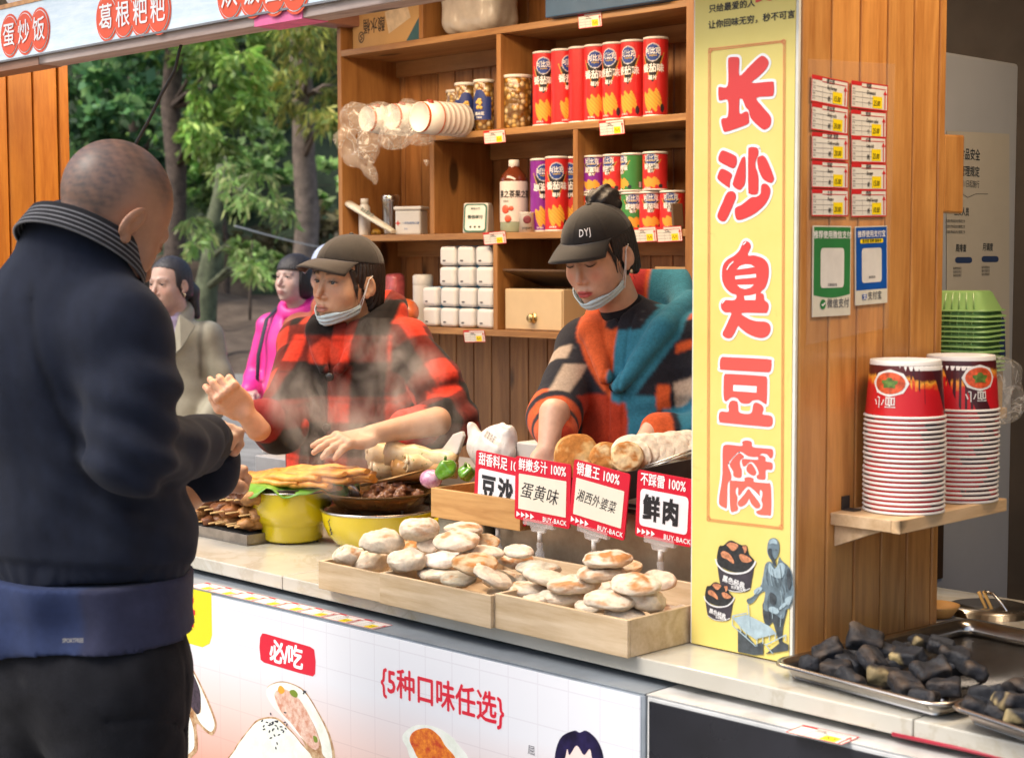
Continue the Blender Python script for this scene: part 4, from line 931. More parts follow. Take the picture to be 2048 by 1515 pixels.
m = MB(); m.box((-1.86, 2.99, .88), (-1.846, 3.155, 1.16)); tag(m.build('board', plain('dark_brown_board', (.05, .028, .016), .4, 0, .3)), 'dark brown board leaning before the fridge', 'board')
# ------------------------------------------------------------------ shelf unit on the back wall
Y_S, Y_W = 3.65, 3.925
SX0, SX1 = -4.578, -2.933
LZ = (2.32, 1.999, 1.668, 1.355)            # tops of the four boards
shelf = empty('shelf_unit', (-3.75, 3.8, 1.3), 'brown wooden shelf unit with compartments on the back wall', 'shelf')
def board(nm, lo, hi, mt): m = MB(); m.box(lo, hi); m.build(nm, mt, shelf, bevel=.0015)
board('side_panel', (SX0, Y_S, 1.30), (SX0+.022, Y_W, 2.7), SHELFV)
board('side_panel', (SX1-.05, Y_S-.004, .9), (SX1, Y_W, 2.7), SHELFV)
xi0, xi1 = SX0+.0225, SX1-.0505
for z, x0 in zip(LZ, (xi0, -4.09, xi0, xi0)): board('shelf_plank', (x0, Y_S, z-.021), (xi1, Y_W, z), SHELFW)
for (x, z0, z1, w_) in ((-3.767, LZ[1], LZ[0], .02), (-4.09, LZ[2], LZ[1], .022), (-3.431, LZ[2], LZ[1], .02), (-3.785, LZ[3], LZ[2], .02), (-4.14, LZ[0], 2.7, .02)):
    board('divider', (x, Y_S+.001, z0+.0005), (x+w_, Y_W-.002, z1-.0215), SHELFV)
m = MB()
for z, x0 in zip(LZ[:3], (xi0, -4.06, xi0)): m.box((x0+.001, Y_W-.02, z-.075), (xi1-.001, Y_W-.001, z-.0215))
m.build('back_rail', SHELFW, shelf)

# ------------------------------------------------------------------ tall and short crisp cans
CANP = vcol('can_print', .3, var=.06, vscale=40, spec=.5); RIM = plain('can_rim', (.72, .70, .66), .35, .1, .05)
def can_mesh(h, r_, colr, flavour):
    nu, nv = 112, int(96*h/.235); V = []; K = []; cr = np.array(colr)
    for j in range(nv+1):
        for i in range(nu):
            th = 2*math.pi*i/nu-math.pi; z = h*(.03+.94*j/nv); V.append((r_*math.sin(th), -r_*math.cos(th), z))
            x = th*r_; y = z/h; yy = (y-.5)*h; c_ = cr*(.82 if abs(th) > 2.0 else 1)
            sc_ = 1 if h > .2 else .86
            ty = y
            if .44 < ty < .76 and abs(x) < (ty-.44)*.085*sc_+.003: c_ = np.array((.012, .012, .016))
            if .46 < ty < .80 and abs(abs(x)-((ty-.44)*.085*sc_+.005)) < .0016: c_ = np.array((.55, .33, .06))
            e = (x/(.0245*sc_))**2+((ty-.80)/(.115 if h > .2 else .15))**2
            if e < 1: c_ = np.array((.015, .055, .28)) if e < .80 else np.array((.6, .6, .62))
            d = ((x+.002)/.034)**2+((ty-.21)/.15)**2+.30*math.sin(x*300+ty*22)
            if d < .75: c_ = np.array((.78, .40, .05))*(.75+.35*math.sin(x*260+ty*60)**2)
            elif ((x-.002)/.014)**2+((ty-.36)/.055)**2 < 1 and 'red' in flavour: c_ = np.array((.62, .03, .02))
            if ((x-.03)/.0065)**2+((ty-.11)/.055)**2 < 1: c_ = np.array((.03, .03, .04))
            if abs(th-1.75) < .22 and .1 < ty < .25: c_ = np.array((.6, .6, .6)) if int(x*1800) % 2 else np.array((.04, .04, .04))
            K.append(c_)
    Fq = np.array([(j*nu+i, j*nu+(i+1) % nu, (j+1)*nu+(i+1) % nu, (j+1)*nu+i) for j in range(nv) for i in range(nu)])
    return np.array(V), Fq, np.array(K)
def wrap_letters(mb, body, r_, x, z, size, off, lift, sx=1.0):
    t_ = MB(); lettering(t_, body, Matrix.Identity(4), size, off, 0, 'CENTER', 0, sx)
    mb.add([((r_+lift)*math.sin((v[0]+x)/r_), -(r_+lift)*math.cos((v[0]+x)/r_), v[1]+z) for v in t_.v], t_.f)
can_protos = {}
def can(px_, zb, y_, kind, rot, label, h=.235, r_=.0375, grp='tall crisp cans on the shelves', x_=None):
    cols = {'red': (.62, .025, .028), 'purple': (.22, .02, .30), 'green': (.05, .25, .06)}
    X = x_ if x_ is not None else at(px_, 240 if zb > 1.9 else 400, Y=y_).x
    face = math.atan2(-X, y_)                    # turn that brings the print round to the front of the stall
    key = (kind, h)
    if key not in can_protos:
        root = empty('crisp_can', (X, y_, zb), label, 'crisp can', grp)
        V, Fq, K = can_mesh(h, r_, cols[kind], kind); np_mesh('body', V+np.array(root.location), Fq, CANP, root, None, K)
        m = MB(); m.T = Matrix.Translation(root.location); k = h/.235
        wrap_letters(m, '可比克', r_, 0, h*.815, .0205, .03, .0004, .76)
        wrap_letters(m, {'red': '番茄味', 'purple': '原滋味', 'green': '烧烤味'}[kind], r_, 0, h*.60, .026 if h > .2 else .018, .04, .0004, .9); wrap_letters(m, '薯片', r_, .0, h*.485, .014 if h > .2 else .010, .04, .0004)
        wrap_letters(m, '达利食品', r_, -.012, h*.06, .006, .03, .0004); m.build('lettering', plain('white_print', (.8,)*3), root)
        m = MB(); m.T = Matrix.Translation(root.location); wrap_letters(m, 'copico', r_, .001, h*.765, .009, .03, .0004); m.build('gold_lettering', plain('gold_print', (.6, .42, .08), .4), root)
        m = MB(); m.T = Matrix.Translation(root.location)
        m.lathe([(0, h), (r_*.93, h), (r_*1.0, h-.001), (r_*1.025, h-.004), (r_*1.025, h-.008), (r_, h*.97)]); m.build('lid', RIM, root)
        m = MB(); m.T = Matrix.Translation(root.location); m.lathe([(r_, h*.03), (r_*1.02, .005), (r_*1.02, .001), (r_*.95, 0), (0, 0)]); m.build('base_rim', RIM, root)
        can_protos[key] = root
    else:
        root = copy_tree(can_protos[key]); root.location = (X, y_, zb); tag(root, label, 'crisp can', grp)
    root.rotation_euler = (0, 0, face+rot); return root
_w = ['nearest the jars', 'second from the popcorn jar', 'third from the popcorn jar', 'in the middle of the row', 'fifth from the popcorn jar', 'next to the right end', 'at the right end']
for k, (px_, rot) in enumerate(((1089, -.1), (1126, .55), (1161, 2.6), (1192, -.1), (1229, -.5), (1266, -.45), (1311, -.25))):
    can(px_, LZ[1], 3.712, 'red', rot, 'tall red crisp can on the upper shelf, '+_w[k])
can(1084, LZ[2], 3.74, 'purple', .15, 'tall purple crisp can beside the yogurt cup'); can(1114, LZ[2], 3.70, 'red', -.05, 'tall red crisp can in front of the purple one'); can(1146, LZ[2], 3.75, 'red', -.3, 'tall red crisp can half behind the shelf divider')
G2 = 'short crisp cans stacked on the middle shelf'
for px_, kd, rot, lab in ((1190, 'purple', -.3, 'short purple crisp can on top of the stack'), (1230, 'red', -.7, 'short red crisp can between purple and green ones'), (1266, 'green', -1.1, 'short green crisp can in the upper row'), (1310, 'red', -.35, 'short red crisp can at the right end of the upper row')):
    can(px_, LZ[2]+.1165, 3.715, kd, rot, lab, .115, .0375, G2)
for px_, kd, rot, lab in ((1190, 'red', -.3, 'short red crisp can under the purple one'), (1228, 'red', -.1, 'short red crisp can hidden behind the hair bun'), (1267, 'green', -.05, 'short green crisp can in the lower row'), (1304, 'red', -.1, 'short red crisp can next to the green one in the lower row'), (1345, 'red', -.15, 'short red crisp can at the right end of the lower row')):
    can(px_, LZ[2], 3.715, kd, rot, lab, .115, .0375, G2)

# ------------------------------------------------------------------ popcorn jars
t = NT('popcorn'); v = t.coord(); vo = t.n('TexVoronoi'); vo.inputs['Scale'].default_value = 62; t.l(v, vo.inputs['Vector'])
sepc = t.n('SeparateColor'); t.l(vo.outputs['Color'], sepc.inputs[0])
c = t.ramp(sepc.outputs[0], [(0, (.36, .15, .02)), (.4, (.62, .33, .06)), (.75, (.75, .52, .18)), (1, (.8, .68, .42))])
c = t.mix(t.ramp(vo.outputs['Distance'], [(.25, (0,)*3), (.62, (.85,)*3)]), c, (.10, .04, .006))
t.base(c); t.set(Roughness=.25, Coat_Weight=.8, Coat_Roughness=.06); bmp = t.bump(vo.outputs['Distance'], .8, .006); bmp.invert = True; POP = t.m
def jar(px_, y_, r_, h, label, lab_rot=None):
    X = at(px_, 220, Y=y_).x; root = empty('popcorn_jar', (X, y_, LZ[1]), label, 'jar', 'popcorn jars on the upper shelf'); L0 = Vector((X, y_, LZ[1]))
    m = MB(); m.T = Matrix.Translation(L0); m.lathe([(0, .001), (r_*.9, .001), (r_, .008), (r_, h*.9), (r_*.95, h*.94)]); m.build('body', POP, root)
    m = MB(); m.T = Matrix.Translation(L0); m.lathe([(r_*.95, h*.94), (r_*1.03, h*.945), (r_*1.03, h*.985), (r_*.98, h), (0, h)]); m.build('lid', plain('jar_lid', (.76, .74, .68), .35), root)
    if lab_rot is not None:
        m = MB(); m.T = Matrix.Translation(L0) @ Matrix.Rotation(math.atan2(-X, y_)+lab_rot, 4, 'Z'); rr = r_*1.012; n_ = 22
        pr = [(-1.25+2.5*i/n_) for i in range(n_+1)]
        for a, b in zip(pr, pr[1:]):
            f_ = lambda a: h*(.66+.14*max(0, 1-(a/.6)**2)**.5)
            m.add([(rr*math.sin(a), -rr*math.cos(a), h*.22), (rr*math.sin(b), -rr*math.cos(b), h*.22), (rr*math.sin(b), -rr*math.cos(b), f_(b)), (rr*math.sin(a), -rr*math.cos(a), f_(a))], [(0, 1, 2, 3)], True)
        m.build('label', plain('blue_label', srgb(44, 62, 130), .4, 0, .15), root)
        m = MB(); m.T = Matrix.Translation(L0) @ Matrix.Rotation(math.atan2(-X, y_)+lab_rot, 4, 'Z')
        for a0 in range(14):
            m.ball((rr*1.01*math.sin(.35*math.cos(a0)*((a0 % 3+1)/3)), -rr*1.01*math.cos(.35*math.cos(a0)*((a0 % 3+1)/3)), h*.52+.013*math.sin(a0*1.3)), (.006, .003, .006), None, 8, 5)
        m.build('label_picture', plain('gold_pop', (.8, .5, .12), .4), root)
        m = MB(); m.T = Matrix.Translation(L0) @ Matrix.Rotation(math.atan2(-X, y_)+lab_rot, 4, 'Z'); wrap_letters(m, '爆米花', rr, 0, h*.33, .012, .03, .0006); wrap_letters(m, '焦糖味', rr, 0, h*.26, .007, .03, .0006); m.build('lettering', plain('white_print', (.8,)*3), root)
jar(912, 3.80, .034, .16, 'popcorn jar at the back left of the three', .3); jar(931, 3.72, .036, .168, 'popcorn jar with blue label at the front', .05); jar(968, 3.70, .034, .168, 'popcorn jar with blue label against the shelf divider', -.5); jar(1034, 3.715, .049, .172, 'wide popcorn jar right of the shelf divider', 2.4)

# ------------------------------------------------------------------ paper cup sleeves in a clear bag
CUPW = plain('cup_white', (.74, .70, .64), .45, 0, .05)
PLASTIC = NT('clear_bag'); _t = PLASTIC; v = _t.coord(); tr_ = _t.n('BsdfTransparent'); mx = _t.n('MixShader'); _t.base((.82, .80, .76)); _t.set(Roughness=.16, Specular_IOR_Level=.9)
nz = _t.noise(v, 11, 4, .55, 1.2); fr_ = _t.math('ABSOLUTE', _t.math('SUBTRACT', nz, .5)); _t.l(_t.ramp(fr_, [(0, (.55,)*3), (.02, (.14,)*3), (.2, (.10,)*3)]), mx.inputs[0])
_t.bump(nz, .6, .012); _t.l(tr_.outputs[0], mx.inputs[1]); _t.l(_t.b.outputs[0], mx.inputs[2]); _t.l(mx.outputs[0], _t.out.inputs[0]); PLASTIC = _t.m
for k, (px_, py_, yf, r_, lab) in enumerate(((733, 238, 3.50, .047, 'left paper cup sleeve with an orange rim'), (783, 234, 3.50, .047, 'middle paper cup sleeve lying in the clear bag'), (838, 234, 3.46, .053, 'right paper cup sleeve with printed fruit'))):
    p = at(px_, py_, Y=yf); root = empty('paper_cup_sleeve', p, lab, 'paper cups', 'paper cup sleeves in a bag'); Mr = Matrix.Rotation(R(-90), 3, 'X')
    prof = [(0, -.004), (r_*.66, -.004), (r_*.68, 0), (r_*.72, -.006), (r_*.74, -.004)]
    m = MB(); m.lathe([(0, .004), (r_*.86, .004), (r_*.9, 0), (r_, .055)]+[q for i in range(6) for q in ((r_*1.03, .06+.022*i), (r_*1.03, .066+.022*i), (r_*1.0, .068+.022*i), (r_*1.015, .081+.022*i))], p, 28, None, Mr); m.build('cups', CUPW, root)
    m = MB(); m.lathe([(r_*.905, .002), (r_*.925, .014)], p, 28, None, Mr); m.lathe([(r_*1.055, .061), (r_*1.055, .065)], p, 28, None, Mr); m.build('rim_print', plain('cup_orange', srgb(205, 92, 30), .4), root)
    m = MB()
    for q in range(5):
        a = -.9+q*.45; rr = r_*(.9+.1*.55)+.0012; c0 = p+Vector((rr*math.sin(a-.5), .034+.01*(q % 2), rr*math.cos(a-.5))); m.ball(c0, (.008, .011, .008), None, 10, 6)
    m.build('fruit_print', plain('cup_fruit', srgb(150, 60, 40), .5, 0, .6, 60), root)
p0 = np.array(at(770, 262, Y=3.44))
def bagf(P):
    Q = P-p0.astype(np.float32); ax = np.array(VB)  # the bag hangs below and before the cup ends
    d = None
    for (dx, dy, dz, r_) in ((-.17, .05, .05, .06), (-.05, .03, .055, .055), (.07, .03, .05, .06), (.18, .10, .03, .05), (-.20, .03, -.03, .055), (-.09, .02, -.04, .06), (.02, .02, -.02, .06), (.13, .02, -.02, .05), (-.08, .02, -.13, .03), (-.15, .02, -.09, .035), (.15, .02, -.10, .022), (-.06, .02, -.17, .016)):
        e = np.sqrt(((Q-np.array((dx*.80, dy+dx*.35, dz), np.float32))**2).sum(-1))-r_; d = e if d is None else smin(d, e, .03)
    return d+.020*np.abs(wob(P, 30, 5))+.010*np.abs(wob(P, 70, 8))
tag(blob('plastic_bag', bagf, p0-.34, p0+.34, .009, PLASTIC, loc=tuple(p0)), 'crumpled clear plastic bag round the paper cups', 'plastic bag')

# ------------------------------------------------------------------ other things on the shelves
def sit(px_, y_, zb, py_=430): return Vector((at(px_, py_, Y=y_).x, y_, zb))
p = sit(1028, 3.72, LZ[2]); fa = math.atan2(-p.x, p.y)
b = empty('tea_bottle', p, 'fruit tea bottle with white label and white cap', 'bottle')
def lat(nm, prof, mt, par, p=p, n=28, rz=0): m = MB(); m.lathe(prof, p, n); return m.build(nm, mt, par)
lat('body', [(0, 0), (.042, 0), (.045, .006), (.045, .055), (.043, .06), (.045, .066)], plain('tea_green', (.30, .34, .24), .2, 0, .15, 10), b)
lat('label', [(.0455, .035), (.046, .04), (.046, .160), (.0455, .165)], plain('tea_label', (.74, .68, .62), .4, 0, .06), b)
lat('tea', [(.045, .165), (.044, .175), (.036, .19), (.022, .205), (.017, .212), (.016, .218)], plain('dark_tea', (.14, .03, .012), .12, 0, .1, spec=.8), b)
lat('cap', [(.0165, .214), (.0175, .215), (.0175, .232), (.016, .235), (0, .235)], plain('jar_lid', (.76, .74, .68)), b)
m = MB(); m.T = Matrix.Translation(p) @ Matrix.Rotation(fa, 4, 'Z'); wrap_letters(m, '果之茶', .0463, -.026, .122, .026, .02, .0005, .75); wrap_letters(m, '果之茶', .0463, .032, .122, .026, .02, .0005, .75); wrap_letters(m, '西柚味', .0463, -.028, .10, .007, 0, .0005); m.build('lettering', plain('black_print', (.015,)*3), b)
m = MB(); m.T = Matrix.Translation(p) @ Matrix.Rotation(fa, 4, 'Z')
for a, z, r_ in ((-.65, .075, .014), (-.45, .045, .012), (-.2, .078, .008)): m.ball((.0458*math.sin(a), -.0458*math.cos(a), z), (r_, .004, r_), Matrix.Rotation(a, 3, 'Z'), 14, 8)
m.build('fruit_picture', plain('fruit_red', srgb(226, 96, 70), .4, 0, .3, 60), b)
p = sit(1054, 3.69, LZ[2]); b = empty('yogurt_cup', p, 'small yogurt cup with a round dark mark, between bottle and cans', 'yogurt')
lat('cup', [(0, 0), (.026, 0), (.0225, .06), (.024, .062), (.024, .064), (0, .064)], CUPW, b, p)
m = MB(); m.T = Matrix.Translation(p) @ Matrix.Rotation(fa, 4, 'Z'); m.ball((0, -.0245, .04), (.013, .002, .013), None, 14, 8); m.build('mark', plain('cup_mark', srgb(120, 50, 60), .5, 0, .4, 90), b)
m = MB(); m.T = Matrix.Translation(p) @ Matrix.Rotation(fa, 4, 'Z'); wrap_letters(m, 'yogurt', .026, 0, .014, .012, .01, .0006); m.build('lettering', plain('black_print', (.015,)*3), b)
# payment speaker
p = sit(957, 3.71, LZ[2]); root = empty('payment_speaker', p, 'small white payment speaker with green edged face', 'speaker'); Mz = Matrix.Translation(p) @ Matrix.Rotation(fa-.25, 4, 'Z')
prof = [(-.045, 0), (.045, 0), (.03, .094), (.012, .1), (-.030, .1)]
m = MB(); m.T = Mz; pts = [(-.043, y, z) for y, z in prof]; m.prism(pts, (.086, 0, 0)); m.build('body', plain('speaker_white', (.66, .64, .60), .4), root, bevel=.006)
nrm = Vector((0, -.1, -.015)).normalized(); Fs = Mz @ frame((0, -.0385, .05), (1, 0, 0), (0, .016, .1))
m = MB(); shape(m, [rrect(.078, .094, .012)], Fs, 0, .0018, False); m.build('green_edge', plain('speaker_green', (.03, .15, .11), .4), root)
m = MB(); shape(m, [rrect(.068, .084, .01)], Fs, 0, .0026, False); m.build('face', plain('speaker_face', (.72, .72, .68), .4), root)
m = MB(); lettering(m, '微信支付', Fs @ Matrix.Translation((0, .03, 0)), .008, .02, .0032, 'CENTER'); lettering(m, '微信邮付', Fs @ Matrix.Translation((0, .002, 0)), .013, .04, .0032, 'CENTER')
for k in range(3): shape(m, [ring(-.015+.015*k, -.03, .004, .004, 10)], Fs, 0, .0032, False)
m.build('lettering', plain('speaker_ink', (.02, .06, .05), .5), root)
p = sit(823, 3.73, LZ[2]); root = empty('mask_tub', p, 'white plastic tub with a small red cross', 'tub'); Mz = Matrix.Translation(p) @ Matrix.Rotation(fa-.35, 4, 'Z')
m = MB(); m.T = Mz; m.box((-.048, -.034, 0), (.048, .034, .085)); m.build('tub', plain('tub_white', (.66, .68, .70), .4, 0, .08), root, bevel=.006)
m = MB(); m.T = Mz; m.box((-.053, -.039, .0852), (.053, .039, .098)); m.build('lid', plain('tub_lid', (.72, .73, .73), .4), root, bevel=.005)
Fs = Mz @ frame((0, -.0345, .04), (1, 0, 0), (0, 0, 1)); m = MB()
for a, b in (((-.044, .0), (-.028, .0)), ((-.036, -.008), (-.036, .008))): ribbon(m, [a, b], .004, Fs, .0006, False, False)
m.build('red_cross', TAGRED, root); m = MB(); lettering(m, '一次性使用口罩', Fs @ Matrix.Translation((-.022, 0, 0)), .0095, .01, .0008); lettering(m, '医用', Fs @ Matrix.Translation((-.012, -.02, 0)), .006, 0, .0008); m.build('lettering', plain('tub_blue', srgb(70, 110, 170), .5), root)
STEEL = plain('steel', (.55, .53, .50), .25, 1.0, .2, 14, .05, 90); WHITEP = plain('white_plastic', (.68, .66, .62), .4, 0, .06)
p = sit(781, 3.78, LZ[2]); root = empty('steel_tumbler', p, 'steel tumbler standing behind the white tub', 'tumbler'); lat('body', [(0, 0), (.028, 0), (.03, .01), (.03, .115), (.032, .12)], STEEL, root, p); lat('lid', [(.032, .12), (.033, .125), (.033, .14), (.028, .146), (0, .146)], STEEL, root, p)
p = sit(729, 3.72, LZ[2]); root = empty('white_bottle', p, 'slim white bottle at the left end of the shelf', 'bottle'); lat('body', [(0, 0), (.02, 0), (.021, .005), (.021, .10), (.014, .112)], WHITEP, root, p); lat('cap', [(.013, .112), (.014, .113), (.014, .132), (0, .133)], WHITEP, root, p)
a, b = at(697, 407, Y=3.68), at(787, 458, Y=3.66); b.z = LZ[2]+.011; root = empty('cream_tube', b, 'cream coloured tube leaning with a green end', 'tube'); dv = (b-a).normalized()
m = MB(); m.tube([a, a.lerp(b, .2), a.lerp(b, .8), b], [.021, .020, .017, .012], 14, flat=.55); m.build('tube', plain('tube_cream', (.70, .66, .54), .4), root)
m = MB(); m.tube([a-dv*.02, a-dv*.0005], [.0235, .0212], 14, flat=.35); m.build('green_end', plain('tube_green', (.08, .26, .06), .4), root)
m = MB(); Ft = frame(a.lerp(b, .3)+Vector((.012, -.012, .008)), dv, dv.cross(Vector((.55, -.65, .35)))*-1); lettering(m, '草本膏护手', Ft, .016, .02, .004); m.build('lettering', plain('tube_ink', (.1, .12, .08), .5), root)
p = sit(752, 3.74, LZ[2]+.012); m = MB(); m.ball(p, (.022, .016, .012), None, 16, 10, lambda u: 1+.1*math.sin(5*u.x+3*u.z)); tag(m.build('wrapped_snack', plain('snack_yellow', (.55, .30, .04), .4, 0, .5, 60), loc=p), 'small yellow wrapped snack beside the slim white bottle', 'snack')
p = sit(1357, 3.675, LZ[2]); m = MB(); m.T = Matrix.Translation(p) @ Matrix.Rotation(fa+.2, 4, 'Z') @ Matrix.Rotation(R(-14), 4, 'X'); m.box((-.018, -.005, .002), (.018, .005, .078)); tag(m.build('phone', plain('phone_brown', (.10, .055, .03), .35), loc=p, bevel=.004), 'small brown phone leaning against the lower crisp cans', 'phone')
# tissue packs
TW, TB = plain('tissue_white', (.72, .71, .70), .5, 0, .04, 8, .25, 40), plain('tissue_blue', srgb(60, 130, 170), .4)
def tissue(X, zb, label, first=[]):
    p = Vector((X, 3.665, zb))
    if not first:
        root = empty('tissue_pack', p, label, 'tissue pack', 'tissue packs stacked on the lower shelf'); rr = random.Random(2)
        m = MB(); m.box((X-.0375, 3.665, zb+.002), (X+.0375, 3.665+.17, zb+.066)); m.build('wrapper', TW, root, bevel=.012, seg=4)
        m = MB(); m.box((X-.0385, 3.690, zb+.0005), (X+.0385, 3.665+.16, zb+.0675)); m.build('side_print', TB, root, bevel=.006)
        m = MB(); Fs = frame((X, 3.6645, zb+.018), (1, 0, 0), (0, 0, 1)); shape(m, [rrect(.014, .005, .001, 1, -.012, 0)], Fs, 0, .0006, False); m.build('end_mark', plain('tissue_mark', (.08, .08, .09), .5), root)
        first.append(root)
    else:
        root = copy_tree(first[0]); root.location = p; tag(root, label, 'tissue pack')
    root.rotation_euler = (0, R(random.uniform(-1.5, 1.5)), R(random.uniform(-2.5, 2.5)))
cx_ = [at(q, 630, Y=3.665).x for q in (858, 895, 931, 968)]; rows = ['bottom', 'second', 'third', 'top']; cols4 = ['leftmost', 'second from left', 'second from right', 'rightmost']
for j in range(4):
    for i in range(4):
        if j >= 2 and i == 0: continue
        tissue(cx_[i]-(.004 if j >= 2 else 0)+random.uniform(-.002, .002), LZ[3]+.0685*j, 'white tissue pack, %s in the %s row of the stack' % (cols4[i] if j < 2 else ['', 'leftmost', 'middle one', 'rightmost'][i], rows[j]))
p = sit(846, 3.74, LZ[3], 600); root = empty('white_flask', p, 'white flask standing behind the tissue packs', 'flask'); lat('body', [(0, 0), (.034, 0), (.035, .006), (.035, .14)], WHITEP, root, p); lat('lid', [(.0352, .141), (.0355, .145), (.0355, .17), (.03, .176), (0, .176)], plain('flask_lid', (.60, .58, .54), .4), root, p)
# cash box with a drawer
a, b = at(1010, 660, Y=3.67), at(1126, 662, Y=3.67); z0 = LZ[3]; z1 = at(1012, 577, Y=3.67).z; root = empty('drawer_box', ((a.x+b.x)/2, 3.75, z0), 'cream drawer box with a round brass knob', 'drawer box')
CRB = plain('cream_box', (.66, .50, .30), .45, 0, .08, 6)
m = MB(); m.box((a.x, 3.672, z0+.001), (b.x, 3.86, z1)); m.build('box', CRB, root, bevel=.002)
m = MB(); m.box((a.x+.004, 3.668, z0+.005), (b.x-.004, 3.6718, z1-.005)); m.build('drawer_front', CRB, root, bevel=.001)
k_ = at(1067, 636, Y=3.668); m = MB(); m.lathe([(0, .022), (.012, .02), (.015, .014), (.009, .008), (.008, .003), (.016, .002), (.017, 0), (0, 0)], k_, 20, None, Matrix.Rotation(R(90), 3, 'X')); m.build('knob', plain('brass', (.62, .45, .20), .28, .9, .1), root)
m = MB(); c4 = [at(1010, 541, Y=3.68), at(1112, 543, Y=3.68)]; m.prism([(c4[0].x, 3.67, c4[0].z), (c4[1].x+.05, 3.67, c4[1].z), (c4[1].x+.05, 3.86, z1+.004), (c4[0].x, 3.86, z1+.004)], (0, 0, .006)); tag(m.build('tray_lid', plain('dark_brown_lid', (.11, .06, .03), .4, 0, .25)), 'dark brown tray lid leaning over the drawer box', 'lid')
KRAFT = plain('kraft', (.46, .29, .14), .7, 0, .12, 14)
X0 = at(1312, 560, Y=3.68).x; z = LZ[3]
for k in range(26):
    m = MB(); dx = random.uniform(-.008, .008); ti = random.uniform(-.02, .02); m.T = Matrix.Translation((X0+.07+dx, 3.78, z+.002)) @ Matrix.Rotation(ti, 4, 'Y') @ Matrix.Rotation(random.uniform(-.06, .06), 4, 'Z')
    m.box((-.07, -.1, 0), (.07, .1, .0065)); z += .0078
    tag(m.build('paper_bag', KRAFT, loc=(X0+.07, 3.78, z), bevel=.001), 'flat brown paper bag in the stack behind the patchwork hood', 'paper bag', 'flat brown paper bags in a stack')
# top shelf: carton, bag, blue box
a, b = at(705, 60, Y=3.69), at(846, 50, Y=3.69); root = empty('carton', ((a.x+b.x)/2, 3.78, LZ[0]), 'brown carton lying upside down on the top shelf', 'carton')
m = MB(); m.box((a.x, 3.69, LZ[0]+.001), (b.x, 3.9, LZ[0]+.3)); m.build('carton_body', plain('cardboard', (.58, .36, .15), .6, 0, .07, 9), root, bevel=.003)
Fs = frame((0, 3.69, 0), (1, 0, 0), (0, 0, 1)); m = MB(); q = at(770, 45, Y=3.69); lettering(m, '酸水桶', Fs @ Matrix.Translation((q.x, q.z, 0)) @ Matrix.Rotation(math.pi, 4, 'Z'), .055, .01, .0008, 'LEFT', 0, .72)
q = at(723, 75, Y=3.69); m2 = [(q.x+.014*math.cos(a_), q.z+.018*math.sin(a_)) for a_ in [k*math.pi/8 for k in range(16)]]; ribbon(m, m2, .004, Fs, .0008, True); ribbon(m, crom([(q.x+.007, q.z+.01), (q.x-.006, q.z+.004), (q.x+.006, q.z-.004), (q.x-.007, q.z-.01)], 4, False), .004, Fs, .001); m.build('lettering', plain('carton_ink', (.05, .04, .035), .6), root)
m = MB(); c4 = [(at(x, y, Y=3.69).x, at(x, y, Y=3.69).z) for x, y in ((770, 25), (812, 0), (822, 35), (778, 68))]; shape(m, [c4], Fs, 0, .0012, False); m.build('paper_label', plain('paper_label', (.68, .55, .38), .6, 0, .15, 40), root)
m = MB(); c4 = [(at(x, y, Y=3.69).x, at(x, y, Y=3.69).z) for x, y in ((813, 82), (845, 22), (845, 78))]; shape(m, [c4], Fs, 0, .0012, False); m.build('corner_print', plain('carton_blue', srgb(60, 100, 110), .6), root)
p = np.array(at(960, 20, Y=3.76)); pz = LZ[0]
def sackf(P): return s_box(P, (p[0], p[1], pz+.11), (.13, .085, .105), .05)+.008*wob(P, 26, 2)+.004*wob(P, 70, 6)
tag(blob('plastic_sack', sackf, (p[0]-.2, p[1]-.13, pz), (p[0]+.2, p[1]+.13, pz+.26), .008, plain('milky_plastic', (.62, .57, .50), .22, 0, .12, 18, .25, 70, spec=.7, trans=.12), loc=tuple(p)), 'milky plastic sack of paper on the top shelf', 'sack')
a, b = at(1090, 20, Y=3.62), at(1330, 5, Y=3.62); m = MB(); m.box((a.x, 3.62, LZ[0]+.001), (b.x, 3.9, LZ[0]+.2)); tag(m.build('blue_box', plain('box_blue', srgb(52, 88, 122), .5, 0, .1), loc=(a.x, 3.7, LZ[0]), bevel=.003), 'blue cardboard box at the right of the top shelf', 'box')
# bread bag and pink packet in the lower left compartment
p = np.array(at(812, 628, Y=3.62)); p[2] = LZ[3]+.05
def brf(P): return smin(s_ell(P, p, (.05, .045, .048)), s_ell(P, p+np.array((-.045, .02, .0)), (.03, .035, .042)), .02)+.004*wob(P, 50, 3)
tag(blob('bagged_bread', brf, p-.12, p+.12, .006, plain('bread_orange', srgb(190, 92, 48), .35, 0, .25, 30, .3, 50, coat=.6), loc=tuple(p)), 'orange bread in clear wrap on the lower shelf', 'bread')
p = np.array(at(788, 525, Y=3.75)); p[2] = LZ[3]+.13
def pkf(P): return s_box(P, p-np.array((0, 0, .04)), (.035, .03, .09), .02)+.006*wob(P, 45, 4)
tag(blob('pink_packet', pkf, p-.17, p+.15, .006, plain('packet_pink', srgb(170, 80, 84), .4, 0, .4, 30, coat=.3), loc=tuple(p)), 'pink soft packet in the dark lower left compartment', 'packet')
